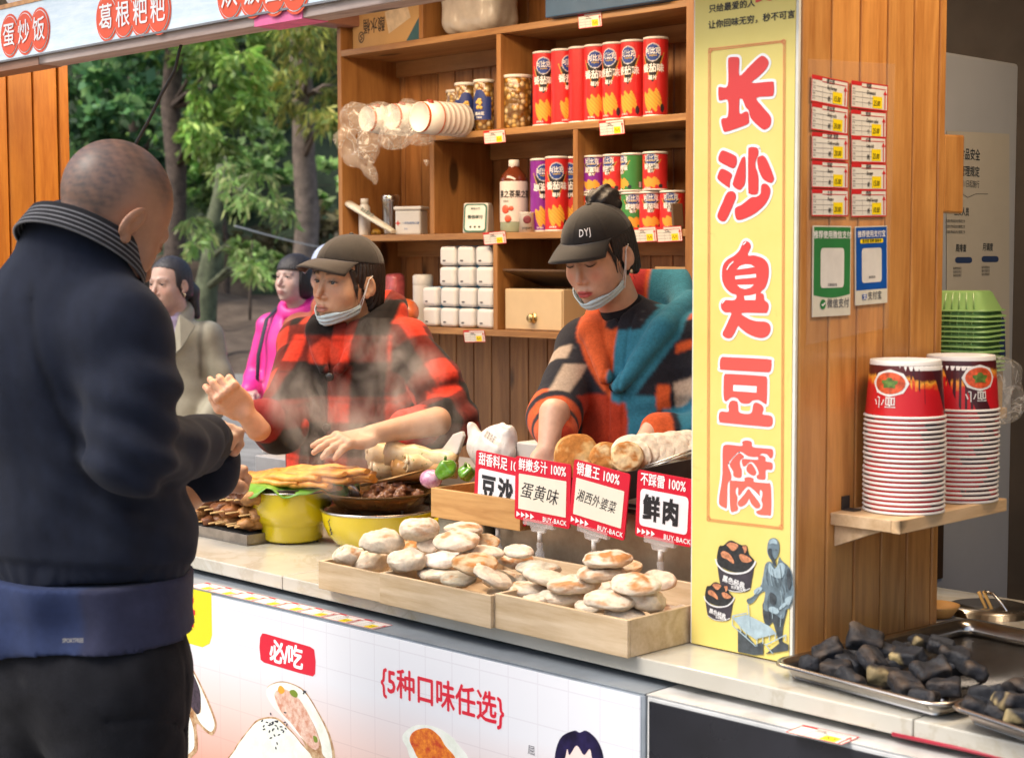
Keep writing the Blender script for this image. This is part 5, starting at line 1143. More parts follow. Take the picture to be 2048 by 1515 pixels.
# shelf edge price tags
for k, (x0, y0, x1, y1, hp, lab) in enumerate(((967, 263, 1009, 259, 26, 'shelf price tag under the popcorn jars'), (1198, 243, 1247, 238, 28, 'shelf price tag under the tall red cans'), (1156, 30, 1202, 24, 27, 'shelf price tag on the topmost plank'), (966, 466, 1010, 462, 25, 'shelf price tag below the payment speaker'),
        (1264, 456, 1311, 453, 28, 'shelf price tag beside the black cap'), (1313, 455, 1362, 452, 28, 'shelf price tag at the right end by the post'), (927, 661, 968, 660, 25, 'crumpled price tag below the tissue packs'))):
    a, b = at(x0, y0, Y=Y_S-.004), at(x1, y1, Y=Y_S-.004); hh = hp*.00152; xd = (b-a).normalized(); yd = Vector((-xd.z, -.12, xd.x)).normalized()
    price_tag(a-yd*hh, xd, yd, (b-a).length, hh, lab, simple=True, group='price tags on the shelf edges')
# ------------------------------------------------------------------ bun crates on the counter edge
def crate(x0, x1, y0, y1, h, label, z0=T_Z+.001, th=.008, name='bun_crate', mt=None, grp='pale wooden bun crates'):
    mt = mt or CREAMW; root = empty(name, ((x0+x1)/2, (y0+y1)/2, z0), label, 'crate', grp)
    for nm, lo, hi in (('front_board', (x0, y0, z0), (x1, y0+th, z0+h)), ('back_board', (x0, y1-th, z0), (x1, y1, z0+h)), ('side_board', (x0, y0+th+.0004, z0), (x0+th, y1-th-.0004, z0+h)), ('side_board', (x1-th, y0+th+.0004, z0), (x1, y1-th-.0004, z0+h)), ('bottom', (x0+th+.0004, y0+th+.0004, z0), (x1-th-.0004, y1-th-.0004, z0+.006))):
        m = MB(); m.box(lo, hi); m.build(nm, mt, root, bevel=.0015)
    return root
cA, cB, cC, cD = at(630, 1178, Z=T_Z), at(763, 1206, Z=T_Z), at(988, 1257, Z=T_Z), at(1258, 1316.7, Z=T_Z)
crate(cA.x, cB.x-.001, 2.112, 2.46, .060, 'short bun crate at the left, farthest along the counter'); crate(cB.x, cC.x-.001, 2.106, 2.46, .064, 'middle bun crate, with a knot in its front board'); crate(cC.x, cD.x, 2.116, 2.46, .068, 'right bun crate, its corner facing out beside the yellow banner')

# ------------------------------------------------------------------ buns
BUN = vcol('bun_crust', .8, .08, .55, 130, .22, 60, .2)
CAMR, CAMB = Vector((.7026, .7115, 0)), Vector((-.7115, .7026, 0))       # across and along the view
def disc(name, c, r_, thick, tilt, spin, label, cat, grp, brown=.5, tone=(.72, .64, .52), seed=0, puff=2.2, sesame=False, edge=0, roll=0, speck=1.0, toast=(.40, .17, .045)):
    """round bread: flattened ball, uneven, toasted in patches; tilt turns its face to the viewer"""
    rs = np.random.RandomState(seed); nu, nv = 60, 34
    th = np.linspace(0, 2*np.pi, nu, endpoint=False); ph = np.linspace(-np.pi/2, np.pi/2, nv+1)
    TH, PH = np.meshgrid(th, ph); cp = np.sign(np.cos(PH))*np.abs(np.cos(PH))**(2/puff); sp_ = np.sign(np.sin(PH))*np.abs(np.sin(PH))**.9
    U = np.stack([cp*np.cos(TH), cp*np.sin(TH), sp_], -1).reshape(-1, 3).astype(np.float32)
    k = 1+.06*wob(U, 2.6, seed)+.025*wob(U, 7, seed+1); dz = .22*wob(U, 4.5, seed+2)+.10*wob(U, 11, seed+7)
    V = U*np.array([r_, r_, thick], np.float32)*k[:, None]; V[:, 2] += dz*thick
    n1 = wob(U, 4.2, seed+3); n2 = wob(U, 11, seed+4); up = np.clip(U[:, 2]*.7+.6, 0, 1)
    K = np.tile(np.array(tone, np.float32), (len(U), 1))*(1+.06*n2[:, None])
    b = sstep(n1+.45*n2+(brown-.5)*1.3, .12, .85)*up; K = mixc(K, toast, np.clip(b*(.55+.5*brown), 0, .95))
    b2 = sstep(n2+.5*n1, .75, 1.25)*up; K = mixc(K, (.16, .06, .02), b2*min(1, brown+.15)*.7*speck)
    K = mixc(K, (.80, .76, .68), sstep(-n1, .3, 1.0)*.5*(1-brown*.7))
    if edge: K = mixc(K, toast, sstep(np.abs(U[:, 2]), .55, .1)*edge)
    Fq = np.array([(j*nu+i, j*nu+(i+1) % nu, (j+1)*nu+(i+1) % nu, (j+1)*nu+i) for j in range(nv) for i in range(nu)])
    M3 = Matrix.Rotation(roll, 4, CAMB) @ Matrix.Rotation(tilt, 4, CAMR) @ Matrix.Rotation(spin, 4, 'Z'); M3 = Matrix.Translation(c) @ M3
    if sesame:
        root = empty(name, c, label, cat, grp); np_mesh('crust', V, Fq, BUN, root, None, K, M3); m = MB(); rr = random.Random(seed)
        for q in range(30):
            a, e = rr.uniform(0, 6.28), rr.uniform(0, .62); p = Vector((r_*e*math.cos(a), r_*e*math.sin(a), thick*(1-e*e)**.5*1.04)); m.ball(M3 @ p, (.0011, .0022, .0009), M3.to_3x3() @ Matrix.Rotation(a*3, 3, 'Z'), 6, 4)
        m.build('sesame', plain('sesame_black', (.02, .016, .012), .5), root); return root
    return tag(np_mesh(name, V, Fq, BUN, None, tuple(c), K, M3), label, cat, grp)
W_, GR_, BR_ = (.64, .55, .43), (.42, .39, .31), (.56, .42, .26)
bl_ = [  # centre x, y, width, height on the detail view; layer; toast; tone; puffed; words
 (180,635,155,130,1,.5,W_,1,'puffed bun dotted with black sesame at the far left of the short crate'),(365,570,212,128,2,.25,W_,1,'big puffed bun on top of the short crate'),(310,668,195,95,0,.3,W_,1,'plump bun against the front of the short crate'),(560,506,195,108,3,.45,W_,1,'puffed bun highest at the back, below the yellow pot handle'),(500,590,130,75,1,.95,BR_,0,'well browned bun half hidden behind the puffed ones'),
 (495,668,190,150,1,.45,W_,1,'large round bun tilted forward at the left of the middle crate'),(608,580,115,100,2,.2,W_,0,'small white bun squeezed in behind the large tilted one'),(750,566,222,115,3,.6,W_,0,'wide bun with a toasted swirl on top of the middle crate'),(785,507,195,60,3,.55,W_,0,'flat bun at the very back of the middle crate'),(905,572,125,90,2,.6,BR_,0,'golden bun behind the swirl topped one'),
 (675,658,190,98,1,.1,(.78,.70,.62),0,'plain white bun below the swirl topped one'),(880,626,215,72,2,.15,W_,0,'pale flat bun lying across the middle crate'),(650,735,200,70,0,.35,W_,0,'flat bun low at the front of the middle crate'),(842,682,222,122,2,.85,BR_,0,'golden brown bun in the centre of the heap'),(762,757,172,84,0,.3,GR_,0,'greyish flour dusted bun under the golden brown one'),
 (935,748,210,92,1,.1,W_,0,'white bun tipped on edge at the front of the middle crate'),(985,768,190,92,0,.45,GR_,0,'grey streaked bun leaning on the tipped white one'),(1050,662,185,90,1,.75,W_,0,'speckled toasted bun between middle and right crates'),(1068,620,145,74,2,.4,W_,0,'bun at the back beside the second sign post'),(1170,706,215,76,1,.3,GR_,0,'dull grey bun behind the slanting white one'),
 (1215,754,240,80,1,.1,W_,0,'white bun lying aslant at the left of the right crate'),(1525,662,240,85,3,.9,W_,0,'toasted bun on top of the stack below the third sign'),(1488,732,240,74,2,.6,W_,0,'bun under the toasted top one in the right crate'),(1628,696,140,75,2,.5,BR_,0,'small golden bun behind the stacked pair'),(1355,790,258,78,1,.65,W_,0,'flat bun with brown blisters in the right crate'),
 (1112,818,210,82,0,.7,W_,0,'toasted bun at the left front corner of the right crate'),(1300,848,250,80,0,.55,W_,0,'wide flat bun at the front of the right crate'),(1676,788,245,112,2,.75,W_,0,'thick bun with brown blisters right of the stacked pair'),(1540,866,260,108,1,.5,W_,0,'broad pale bun front and centre in the right crate'),(1815,876,240,122,1,.3,W_,1,'smooth domed bun at the right front corner'),
 (1788,768,170,112,1,.1,W_,0,'white bun leaning on the back board by the banner'),(1612,942,200,50,0,.2,W_,0,'bun just peeping over the front board of the right crate'),(1440,900,160,70,0,.25,W_,0,'bun underneath the broad pale one'),(1155,862,125,45,0,.15,W_,0,'bun buried under the left front toasted one'),(1700,882,120,75,0,.6,BR_,0,'golden bun tucked under the thick blistered one'),(1530,800,130,50,0,.2,W_,0,'bun glimpsed between the layers of the right crate'),(1115,762,120,50,0,.2,W_,0,'bun buried behind the slanting white one')]
for k, (x, y, w_, h_, lay, br, tone, pf, lab) in enumerate(bl_):
    px_, py_ = 620+x/2.56, 860+y/2.56; Zt = .940+.027*lay
    p = at(px_, py_, Z=Zt); yl, yh = (2.155, 2.41)
    if p.y < yl or p.y > yh: p = at(px_, py_, Y=min(yh, max(yl, p.y)))
    p.x = min(cD.x-.055, max(cA.x+.05, p.x))
    D = (p-CAM).dot(_F); r_ = w_/2.56*.5*D/F_PX*1.08; ratio = h_/w_; T_ = .50 if pf else .29
    tl = max(0, min(1.1, (ratio-T_-.06)*1.2)) if not pf else max(0, (ratio-.66)*.8)
    roll = {15: .5, 16: .45, 20: .22, 29: .35}.get(k, random.uniform(-.08, .08))
    disc('steamed_bun' if False else 'bun', p, r_, r_*T_, tl, random.uniform(0, 6), lab, 'bun', 'flat round buns heaped in the crates', br, tone, 20+k, 2.5 if pf else 2.15, k == 0, 0, roll)
for k in range(16):
    p = Vector((cA.x+.05+.052*k+random.uniform(-.01, .01), (2.17, 2.27, 2.36)[k % 3], .908)); disc('bun', p, .038, .014, random.uniform(-.2, .2), k, 'bun buried at the bottom of the heap in the crates', 'bun', 'flat round buns heaped in the crates', .35, W_, 300+k, 2.9)
# ------------------------------------------------------------------ steel griddle bench behind the crates, wooden box
gx0, gx1 = at(990, 1060, Y=2.53).x, -1.86
GRID_STEEL = NT('brushed_steel'); t = GRID_STEEL; v = t.coord((1, 6, 60)); f = t.noise(v, 14, 4); t.base(t.ramp(t.noise(t.coord(), 7, 6, .7), [(.3, (.30, .25, .19)), (.7, (.52, .46, .38))])); t.set(Metallic=.9, Roughness=t.math('ADD', t.math('MULTIPLY', f, .25), .25, True)); t.bump(f, .06); GRID_STEEL = t.m
gr = empty('griddle', ((gx0+gx1)/2, 2.62, T_Z), 'long steel griddle bench behind the bun crates', 'griddle')
m = MB(); m.box((gx0, 2.53, T_Z+.001), (gx1, 2.755, 1.055)); m.build('casing', GRID_STEEL, gr, bevel=.004)
m = MB(); m.box((gx0-.01, 2.518, 1.0555), (gx1, 2.757, 1.066)); m.build('top_plate', plain('black_iron', (.03, .027, .025), .4, .5, .3, 20), gr, bevel=.002)
m = MB(); x0 = at(868, 1000, Y=2.50).x; m.box((x0+.006, 2.506, T_Z+.001), (gx0-.012, 2.74, .985)); tag(m.build('steel_box', plain('dull_steel', (.26, .24, .19), .45, .6, .25, 12), loc=(x0, 2.5, T_Z), bevel=.004), 'dull steel box carrying the small wooden box', 'steel box')
BAMB = wood('bamboo_wood', (.62, .36, .13), (.42, .21, .06), 'X', .45, knots=False, ring=16)
crate(x0, gx0+.12, 2.49, 2.512+.2, .068, 'honey coloured wooden box on the dull steel box', .986, .01, 'wooden_box', BAMB, None)
# vegetables in and by the box
def pepper(px_, py_, r_, label, seed):
    p = at(px_, py_, Y=2.535); root = empty('green_pepper', p, label, 'pepper', 'green peppers on the wooden box'); rs = random.Random(seed); a0 = rs.uniform(0, 6)
    m = MB(); m.ball(p, (r_, r_*.9, r_*1.15), Matrix.Rotation(rs.uniform(.3, 1.0), 3, CAMB), 40, 20, lambda u: 1+.14*math.cos(4*math.atan2(u.y, u.x)+a0)*(1-u.z*u.z)+.07*math.sin(6*u.z+a0)-.30*max(0, u.z-.75)); m.build('flesh', plain('pepper_green', (.10, .26, .016), .22, 0, .35, 30, coat=.5), root)
    m = MB(); m.tube([p+Vector((0, -.004, r_*.9)), p+Vector((.006, -.008, r_*1.35))], [.004, .003], 7); m.build('stalk', plain('stalk_green', (.10, .20, .03), .5), root)
pepper(893, 938, .024, 'larger green pepper with a stalk beside the pancake rolls', 1); pepper(933, 945, .018, 'smaller dark green pepper next to the first flavour sign', 5)
p = at(862, 957, Y=2.53); m = MB(); m.ball(p, (.028, .026, .022), None, 30, 14, lambda u: 1+.02*math.sin(14*math.atan2(u.y, u.x)))
t = NT('onion_purple'); v = t.coord((1, 1, 1)); t.base(t.ramp(t.noise(v, 60, 3), [(.35, (.42, .13, .26)), (.65, (.68, .42, .55))])); t.set(Roughness=.25, Coat_Weight=.5)
tag(m.build('red_onion', t.m, loc=p), 'peeled red onion half hidden behind the green peppers', 'onion')

# ------------------------------------------------------------------ two yellow cookers
YEL = plain('cooker_yellow', (.60, .47, .004), .22, 0, .04, 5, spec=.6, coat=.6); BLK = plain('cooker_black', (.015, .014, .012), .3)
p1 = Vector((at(585, 1050, Y=2.44).x, 2.44, T_Z)); c1 = empty('electric_cooker', p1, 'tall yellow electric cooker under the fried skewers', 'cooker', 'yellow electric cookers')
lat('body', [(0, .004), (.070, .004), (.077, .010), (.079, .043), (.082, .048), (.092, .058), (.099, .085), (.101, .128)], YEL, c1, p1, 44)
lat('rim', [(.101, .128), (.1025, .1285), (.1025, .132), (.098, .134), (.095, .128), (.085, .07), (0, .06)], STEEL, c1, p1, 44)
m = MB()
for a in range(4): m.lathe([(.008, 0), (.008, .005)], p1+Vector((.062*math.cos(a*1.57+.5), .062*math.sin(a*1.57+.5), 0)), 10)
m.build('foot', BLK, c1)
lat('inner_pot', [(.0945, .1335), (.097, .137), (.094, .140), (.088, .137), (.08, .10), (0, .10)], plain('pot_dark', (.04, .028, .018), .3, .3), c1, p1, 40)
p2 = Vector((at(757, 1050, Y=2.55).x, 2.55, T_Z)); c2 = empty('electric_cooker', p2, 'wide yellow electric cooker with a side handle under the glass bowl', 'cooker', 'yellow electric cookers')
lat('body', [(0, .004), (.092, .004), (.108, .010), (.125, .030), (.136, .056), (.141, .088)], YEL, c2, p2, 48)
lat('rim', [(.141, .088), (.143, .089), (.143, .093), (.137, .095), (.131, .085), (.1, .03), (0, .02)], STEEL, c2, p2, 48)
h0 = Vector((.7026, .7115, 0)); m = MB(); pts = []
for a in (-.62, -.45, -.2, .05, .3, .47): q = math.atan2(h0.y, h0.x)+a-.35; rr = .140 if a in (-.62, .47) else .170; pts.append(p2+Vector((rr*math.cos(q), rr*math.sin(q), .073)))
m.tube(pts, .009, 10, flat=.8); m.build('handle', YEL, c2)
m = MB()
for k in range(9):
    a = math.atan2(-.80, -.05)-.10+random.uniform(-.03, .03); zz = .04+.04*k/9; rr = .1405-(.088-zz)*.16; q = p2+Vector((rr*math.cos(a), rr*math.sin(a), zz)); m.ball(q, (.0035, .002, .002), None, 6, 4)
m.build('worn_print', plain('print_black', (.04, .035, .01), .5), c2)
# amber glass bowl with stewed meat and a spoon
pb = Vector((p2.x-.002, 2.555, T_Z+.094)); gb = empty('glass_bowl', pb, 'amber glass bowl of stewed meat on the wide yellow cooker', 'bowl')
t = NT('amber_glass'); t.base((.62, .30, .09)); t.set(Transmission_Weight=.85, Roughness=.06, IOR=1.4); AMB = t.m
lat('bowl', [(0, 0), (.09, 0), (.107, .008), (.126, .030), (.139, .039), (.141, .0415), (.138, .043), (.123, .034), (.104, .013), (.085, .006), (0, .006)], AMB, gb, pb, 48)
lat('gravy', [(.112, .026), (.06, .0265), (0, .027)], plain('gravy', (.10, .04, .012), .12, 0, .3, 30), gb, pb, 40)
MEAT = plain('stew_meat', (.17, .065, .026), .38, 0, .5, 55, .6, 120, coat=.35)
for k in range(26):
    a = random.uniform(-1.5, 2.7); rr = .102*random.random()**.6; c0 = pb+Vector((rr*math.cos(a), rr*math.sin(a), .030+random.uniform(.004, .028)*(1-rr/.12))); s_ = random.uniform(.012, .023); ph_ = random.uniform(0, 9)
    m = MB(); m.ball(c0, (s_, s_*random.uniform(.6, .9), s_*.62), Matrix.Rotation(ph_, 3, 'Z') @ Matrix.Rotation(random.uniform(-.5, .5), 3, 'X'), 18, 10, lambda u: 1+.20*math.sin(5*u.x+ph_)+.13*math.sin(9*u.y+2*ph_)+.1*math.sin(13*u.z+ph_))
    tag(m.build('stewed_meat', MEAT, loc=c0), 'brown stewed meat chunk heaped in the amber glass bowl', 'meat', 'meat chunks in the amber bowl')
ps = at(705, 983, Y=2.50); sp0 = empty('spoon', ps, 'big steel spoon resting in the amber bowl', 'spoon')
m = MB(); m.ball(ps, (.021, .009, .030), Matrix.Rotation(-.35, 3, 'Y') @ Matrix.Rotation(.5, 3, 'X'), 24, 14); m.build('bowl', STEEL, sp0)
m = MB(); q0, q1, q2 = at(722, 970, Y=2.51), at(790, 955, Y=2.55), at(848, 940, Y=2.60); m.tube([q0, q1, q2], [.004, .0035, .003], 8); m.build('handle', plain('wire_brown', (.30, .18, .07), .35, .6), sp0)
# leaf and fried strips over the tall cooker
pl = p1+Vector((.02, -.01, .142)); V, Fc, K = [], [], []
for j in range(13):
    for i in range(25):
        u, w_ = i/24*2-1, j/12*2-1; x = .165*u; wdt = .088*(1-abs(u)**2.4)**.5; y = wdt*w_; z = .010*math.sin(9*u+2*w_)*abs(w_)+.006*math.sin(15*u)*w_*w_-.016*w_*w_+.006
        q = pl+CAMR*x+CAMB*y; V.append((q.x, q.y, pl.z+z)); K.append(np.array((.13, .30, .03))*(.85+.3*abs(math.sin(u*16+abs(w_)*4)))*(1.5 if abs(w_) < .08 else 1))
Fc = np.array([(j*25+i, j*25+i+1, (j+1)*25+i+1, (j+1)*25+i) for j in range(12) for i in range(24)])
lf = np_mesh('lettuce_leaf', np.array(V), Fc, vcol('leaf_green', .35, .15), None, tuple(pl), np.clip(np.array(K), 0, 1)); lf.modifiers.new('t', 'SOLIDIFY').thickness = .0015; tag(lf, 'bright green leaf laid over the tall yellow cooker', 'leaf')
FRY = plain('fried_orange', (.70, .30, .05), .45, 0, .3, 40, .5, 70, coat=.2); STICK = plain('bamboo_stick', (.60, .38, .15), .6, 0, .2, 30)
fl_ = [(478,962,600,968),(490,955,640,958),(505,962,660,972),(530,950,690,948),(560,958,700,962),(540,970,680,980),(590,945,735,945),(570,952,745,955),(620,962,750,960),(500,950,655,946),(560,940,715,938),(520,956,670,955),(610,950,748,950)]
for k, (xa, ya, xb, yb) in enumerate(fl_):
    a, b = at(xa, ya-2, Y=2.36+.012*k), at(xb, yb-2, Y=2.40+.012*k); a.z = max(a.z, pl.z+.004); dd = b-a; root = empty('fried_skewer', a.lerp(b, .5), 'orange fried skewer, number %s of thirteen on the leaf counting from the front' % ('one', 'two', 'three', 'four', 'five', 'six', 'seven', 'eight', 'nine', 'ten', 'eleven', 'twelve', 'thirteen')[k], 'skewer', 'orange fried skewers on the leaf')
    m = MB(); n_ = 14; m.tube([a+dd*(i/n_)+Vector((0, 0, .0025*math.sin(i*1.1+k)))for i in range(n_+1)], [.017*(.45+.75*math.sin(math.pi*min(1, (i+1.5)/(n_+3)))+.10*math.sin(i*2.3+k)) for i in range(n_+1)], 12, flat=.55); m.build('fried_strip', FRY, root)
    m = MB(); m.tube([a-dd*.10, a+dd*.05], .0017, 6); m.build('stick', STICK, root)
# ------------------------------------------------------------------ pancake rolls on a plate behind the bowl
pr = Vector((at(812, 945, Y=2.70).x, 2.70, 1.0)); 
m = MB(); m.box((pr.x-.10, 2.70, T_Z+.001), (pr.x+.12, 2.758, 1.01)); tag(m.build('steamer_box', plain('dull_steel', (.26,)*3), loc=(pr.x, 2.7, T_Z), bevel=.004), 'steel steamer box under the plate of pancake rolls', 'steamer')
rp = Vector((pr.x, 2.705, 1.011)); plate = empty('glass_plate', rp, 'amber glass plate under the pancake rolls', 'plate'); lat('plate', [(0, 0), (.06, 0), (.10, .014), (.102, .016), (.098, .017), (.06, .005), (0, .005)], AMB, plate, rp, 40)
t = NT('roll_skin'); v = t.coord(); c = t.ramp(t.noise(v, 18, 5, .65), [(.3, (.62, .38, .14)), (.55, (.74, .60, .36)), (.75, (.76, .68, .52))]); c = t.mix(t.ramp(t.noise(v, 95, 2), [(.66, (0,)*3), (.70, (.9,)*3)]), c, (.16, .22, .03))
t.base(c); t.set(Roughness=.4, Coat_Weight=.25, Subsurface_Weight=.15, Subsurface_Radius=(.01, .006, .003)); t.bump(t.noise(v, 60, 4), .4, .003); ROLL = t.m
t = NT('roll_fried'); v = t.coord(); t.base(t.ramp(t.noise(v, 20, 5), [(.3, (.52, .24, .06)), (.7, (.70, .42, .15))])); t.set(Roughness=.35, Coat_Weight=.3); t.bump(t.noise(v, 60, 4), .4, .003); ROLLF = t.m
for k, (xa, ya, xb, yb, ra, mt, lab) in enumerate(((737, 903, 850, 918, .030, ROLL, 'pale pancake roll at the upper left of the pile'), (776, 905, 912, 925, .028, ROLL, 'herb flecked pancake roll on top of the pile'), (789, 937, 915, 938, .026, ROLLF, 'fried orange pancake roll at the lower right'), (742, 938, 840, 945, .029, ROLL, 'pale pancake roll at the bottom of the pile'), (812, 925, 900, 932, .02, ROLL, 'short pancake roll glimpsed inside the pile'))):
    a, b = at(xa, ya, Y=2.62), at(xb, yb, Y=2.72); ra *= 1.15; root = empty('pancake_roll', a, lab, 'pancake roll', 'pancake rolls piled on the plate'); dd = (b-a); dn = dd.normalized()
    m = MB(); m.tube([a+dd*(i/8)+Vector((0, 0, .002*math.sin(i*2+k))) for i in range(9)], [ra*(1-.25*i/8)*(1+.05*math.sin(i*2.1+k)) for i in range(9)], 22); m.build('skin', mt, root)
    m = MB(); u1 = dn.cross(Vector((0, 0, 1))).normalized(); u2 = u1.cross(dn)
    m.tube([a-dn*.0015+(u1*math.cos(q*.42)+u2*math.sin(q*.42))*ra*(.95-.036*q) for q in range(24)], .0042, 6); m.build('spiral_end', mt, root)
# ------------------------------------------------------------------ grill tray with meat skewers
gt = at(494, 1091, Z=T_Z+.001); y1 = gt.y; gx = gt.x
tr0 = empty('grill_tray', (gx-.25, y1+.15, T_Z), 'shallow steel grill tray of meat skewers at the left', 'tray')
m = MB(); x0_, x1_, y0_, y1_ = gx-.62, gx, y1, y1+.16; z0 = T_Z+.001
m.box((x0_, y0_, z0), (x1_, y1_, z0+.003)); m.box((x0_, y0_, z0+.0032), (x1_, y0_+.003, z0+.026)); m.box((x0_, y1_-.003, z0+.0032), (x1_, y1_, z0+.026)); m.box((x1_-.003, y0_+.0032, z0+.0032), (x1_, y1_-.0032, z0+.026)); m.build('pan', plain('used_steel', (.30, .26, .22), .35, .85, .35, 20), tr0, bevel=.001)
m = MB()
for k in range(16): m.tube([(x1_-.012-.018*k, y0_+.004, z0+.024), (x1_-.012-.018*k, y1_-.004, z0+.024)], .0018, 6)
m.build('grate', BLK, tr0)
KEB = vcol('kebab', .42, 0, .7, 110, .35, 60, .5)
lays = [(0, 1052, 9), (1, 1026, 9), (2, 1000, 8)]; cnt = 0; ordn = ['first', 'second', 'third', 'fourth', 'fifth', 'sixth', 'seventh', 'eighth', 'ninth']
for lay, yy, nsk in lays:
    for k in range(nsk):
        sx0 = x1_-.018-.034*k-random.uniform(0, .008); zz = z0+.040+.034*lay; ya = y0_-.01+random.uniform(-.01, .02); a = Vector((sx0+random.uniform(-.02, .02), ya, zz+random.uniform(-.004, .006))); b = a+Vector((random.uniform(-.03, .03), .19, .006))
        lab = '%s meat skewer from the right in the %s layer on the grill tray' % (ordn[k], ('bottom', 'middle', 'top')[lay]); root = empty('meat_skewer', a, lab, 'skewer', 'meat skewers piled on the grill tray')
        m = MB(); m.tube([a-Vector((0, .016, -.002)), b], .0021, 6); m.build('stick', STICK, root)
        rs = np.random.RandomState(100+cnt); cnt += 1; VV, FF, KK, nb = [], [], [], 0
        for q in range(5):
            c0 = np.array(a.lerp(b, .22+.14*q)); nu, nv = 14, 9; th = np.linspace(0, 2*np.pi, nu, endpoint=False); ph = np.linspace(-np.pi/2, np.pi/2, nv+1); TH, PH = np.meshgrid(th, ph)
            U = np.stack([np.cos(PH)*np.cos(TH), np.cos(PH)*np.sin(TH), np.sin(PH)], -1).reshape(-1, 3).astype(np.float32); kk = 1+.36*wob(U, 3.0, cnt*7+q)+.14*wob(U, 8, q)
            VV.append(c0+U*np.array([.020, .025, .0135])*kk[:, None]*rs.uniform(.9, 1.3)); base = np.array([(.27, .10, .028), (.36, .17, .05), (.17, .06, .02)][rs.randint(3)], np.float32)
            KK.append(np.clip(base*(1+.5*wob(U, 5, q+cnt)[:, None]), .01, 1)); FF.append(nb+np.array([(j*nu+i, j*nu+(i+1) % nu, (j+1)*nu+(i+1) % nu, (j+1)*nu+i) for j in range(nv) for i in range(nu)])); nb += len(U)
        np_mesh('meat', np.concatenate(VV), np.concatenate(FF), KEB, root, None, np.concatenate(KK))
p = at(415, 970, Y=y1+.09); disc('herb_pancake', p, .075, .008, .25, 1.0, 'orange pancake sprinkled with green herbs on the meat skewers', 'pancake', None, .3, (.62, .30, .07), 77, 2.6, False, .2)
m = MB()
for k in range(40): a, r_ = random.uniform(0, 6.28), .06*random.random()**.5; m.ball(p+CAMR*(r_*math.cos(a))+(CAMB*.97-Vector((0, 0, -.25)))*(r_*math.sin(a))+Vector((0, 0, .009)), (.003, .002, .0012), Matrix.Rotation(a*5, 3, 'Z'), 6, 4)
ph_ = m.build('chopped_herbs', plain('herb_green', (.08, .20, .02), .5, 0, .5, 90), loc=p); tag(ph_, 'chopped green herbs strewn over the orange pancake', 'herbs', kind='stuff')
# ------------------------------------------------------------------ flatbreads in the black pan
fz = 1.068; pan = empty('black_pan', (-2.18, 2.62, fz), 'black griddle pan edge holding the row of flatbreads', 'pan')
q0, q1 = at(1222, 950, Y=2.525), at(1396, 915, Y=2.66); m = MB(); a, b = at(1100, 955, Y=2.53), at(1400, 955, Y=2.53)
m.box((a.x-.02, 2.535, 1.067), (gx1+.004, 2.75, 1.072)); m.build('floor', plain('black_iron', (.03,)*3), pan)
m = MB(); m.prism([q0, q1, q1-Vector((0, 0, .05)), Vector((q0.x, q0.y, 1.0665))], (-.004, .004, 0)); m.build('raised_edge', plain('black_iron', (.03,)*3), pan)
WB = (.72, .63, .48); fb = [(1152,910,88,.062,1.0,(.62,.40,.16),'large toasted flatbread at the left end of the row'),(1211,915,62,.052,.95,(.66,.48,.24),'second flatbread, blistered brown'),(1255,913,62,.052,.9,(.68,.52,.28),'third flatbread, golden with brown patches'),(1272,912,58,.05,.55,WB,'fourth flatbread, half golden')]+[(1258+q*14.5,903-q*1.2+(q % 2)*2,70,.052,.32,WB,'pale uncooked flatbread, number %s along the row from the golden ones' % ('one','two','three','four','five','six','seven','eight','nine')[q]) for q in range(9)]
for k, (x, y, w_, r0, br, tone, lab) in enumerate(fb):
    yy = 2.575+(0.006 if k < 3 else .03)+(.012*(k-4) if k > 3 else 0); p = at(x, y, Y=yy); r_ = w_*.5*1.07e-3*1.08
    disc('flatbread', p, r_, .009, 1.12 if k < 3 else 1.05, 1.0*k, lab, 'flatbread', 'flatbreads leaning in a row on the griddle', br, tone, 60+k, 3.2, False, .5 if k < 3 else 0, -.25 if k > 2 else -.1, .3, (.42, .16, .03))
q0, q1 = at(1290, 935, Y=2.60), at(1397, 905, Y=2.70); root = empty('tongs', q0, 'steel tongs lying in the black pan by the banner', 'tongs')
for k in (0, 1): m = MB(); m.tube([q0+Vector((0, 0, .004*k)), q0.lerp(q1, .6)+Vector((0, .004*k, .008*k)), q1+Vector((0, .01*k, .012*k))], [.002, .004, .005], 8, flat=.5); m.build('arm', STEEL, root)
# grey box, bag with a barcode, white sheet behind the signs
a, b = at(1032, 915, Y=2.72), at(1112, 915, Y=2.72); m = MB(); zt = at(1060, 886, Y=2.72).z; m.box((a.x, 2.72, 1.0665), (b.x, 2.80, zt)); tag(m.build('grey_box', plain('box_grey', (.52, .50, .46), .5, 0, .06), loc=(a.x, 2.75, 1.06), bevel=.004), 'plain grey box behind the barcode bag', 'box')
pc = np.array(at(985, 898, Y=2.70)); 
def bagw(P):
    Q = P-pc.astype(np.float32); return smin(smin(s_ell(Q, (0, 0, -.01), (.065, .035, .042)), s_ell(Q, (.022, .01, .03), (.034, .018, .03)), .03), s_cone(Q, (-.05, 0, 0), (-.07, 0, .05), .018, .008), .02)+.009*wob(Q, 40, 3)+.005*wob(Q, 95, 6)
wb = empty('barcode_bag', tuple(pc), 'crumpled white plastic bag printed with a barcode', 'plastic bag'); blob('bag', bagw, pc-.12, pc+.12, .005, plain('bag_white', (.66, .63, .58), .3, 0, .15, 30, .3, 60, trans=.1), wb)
m = MB(); Fb_ = frame(Vector(pc)+Vector((.028, -.034, .034)), Vector((.8, .25, -.45)), Vector((.4, .1, .85)))
for k in range(13): ribbon(m, [(-.016+.0026*k, -.008), (-.016+.0026*k, .010)], (.0006, .0013, .0009)[k % 3], Fb_, .001, False, False)
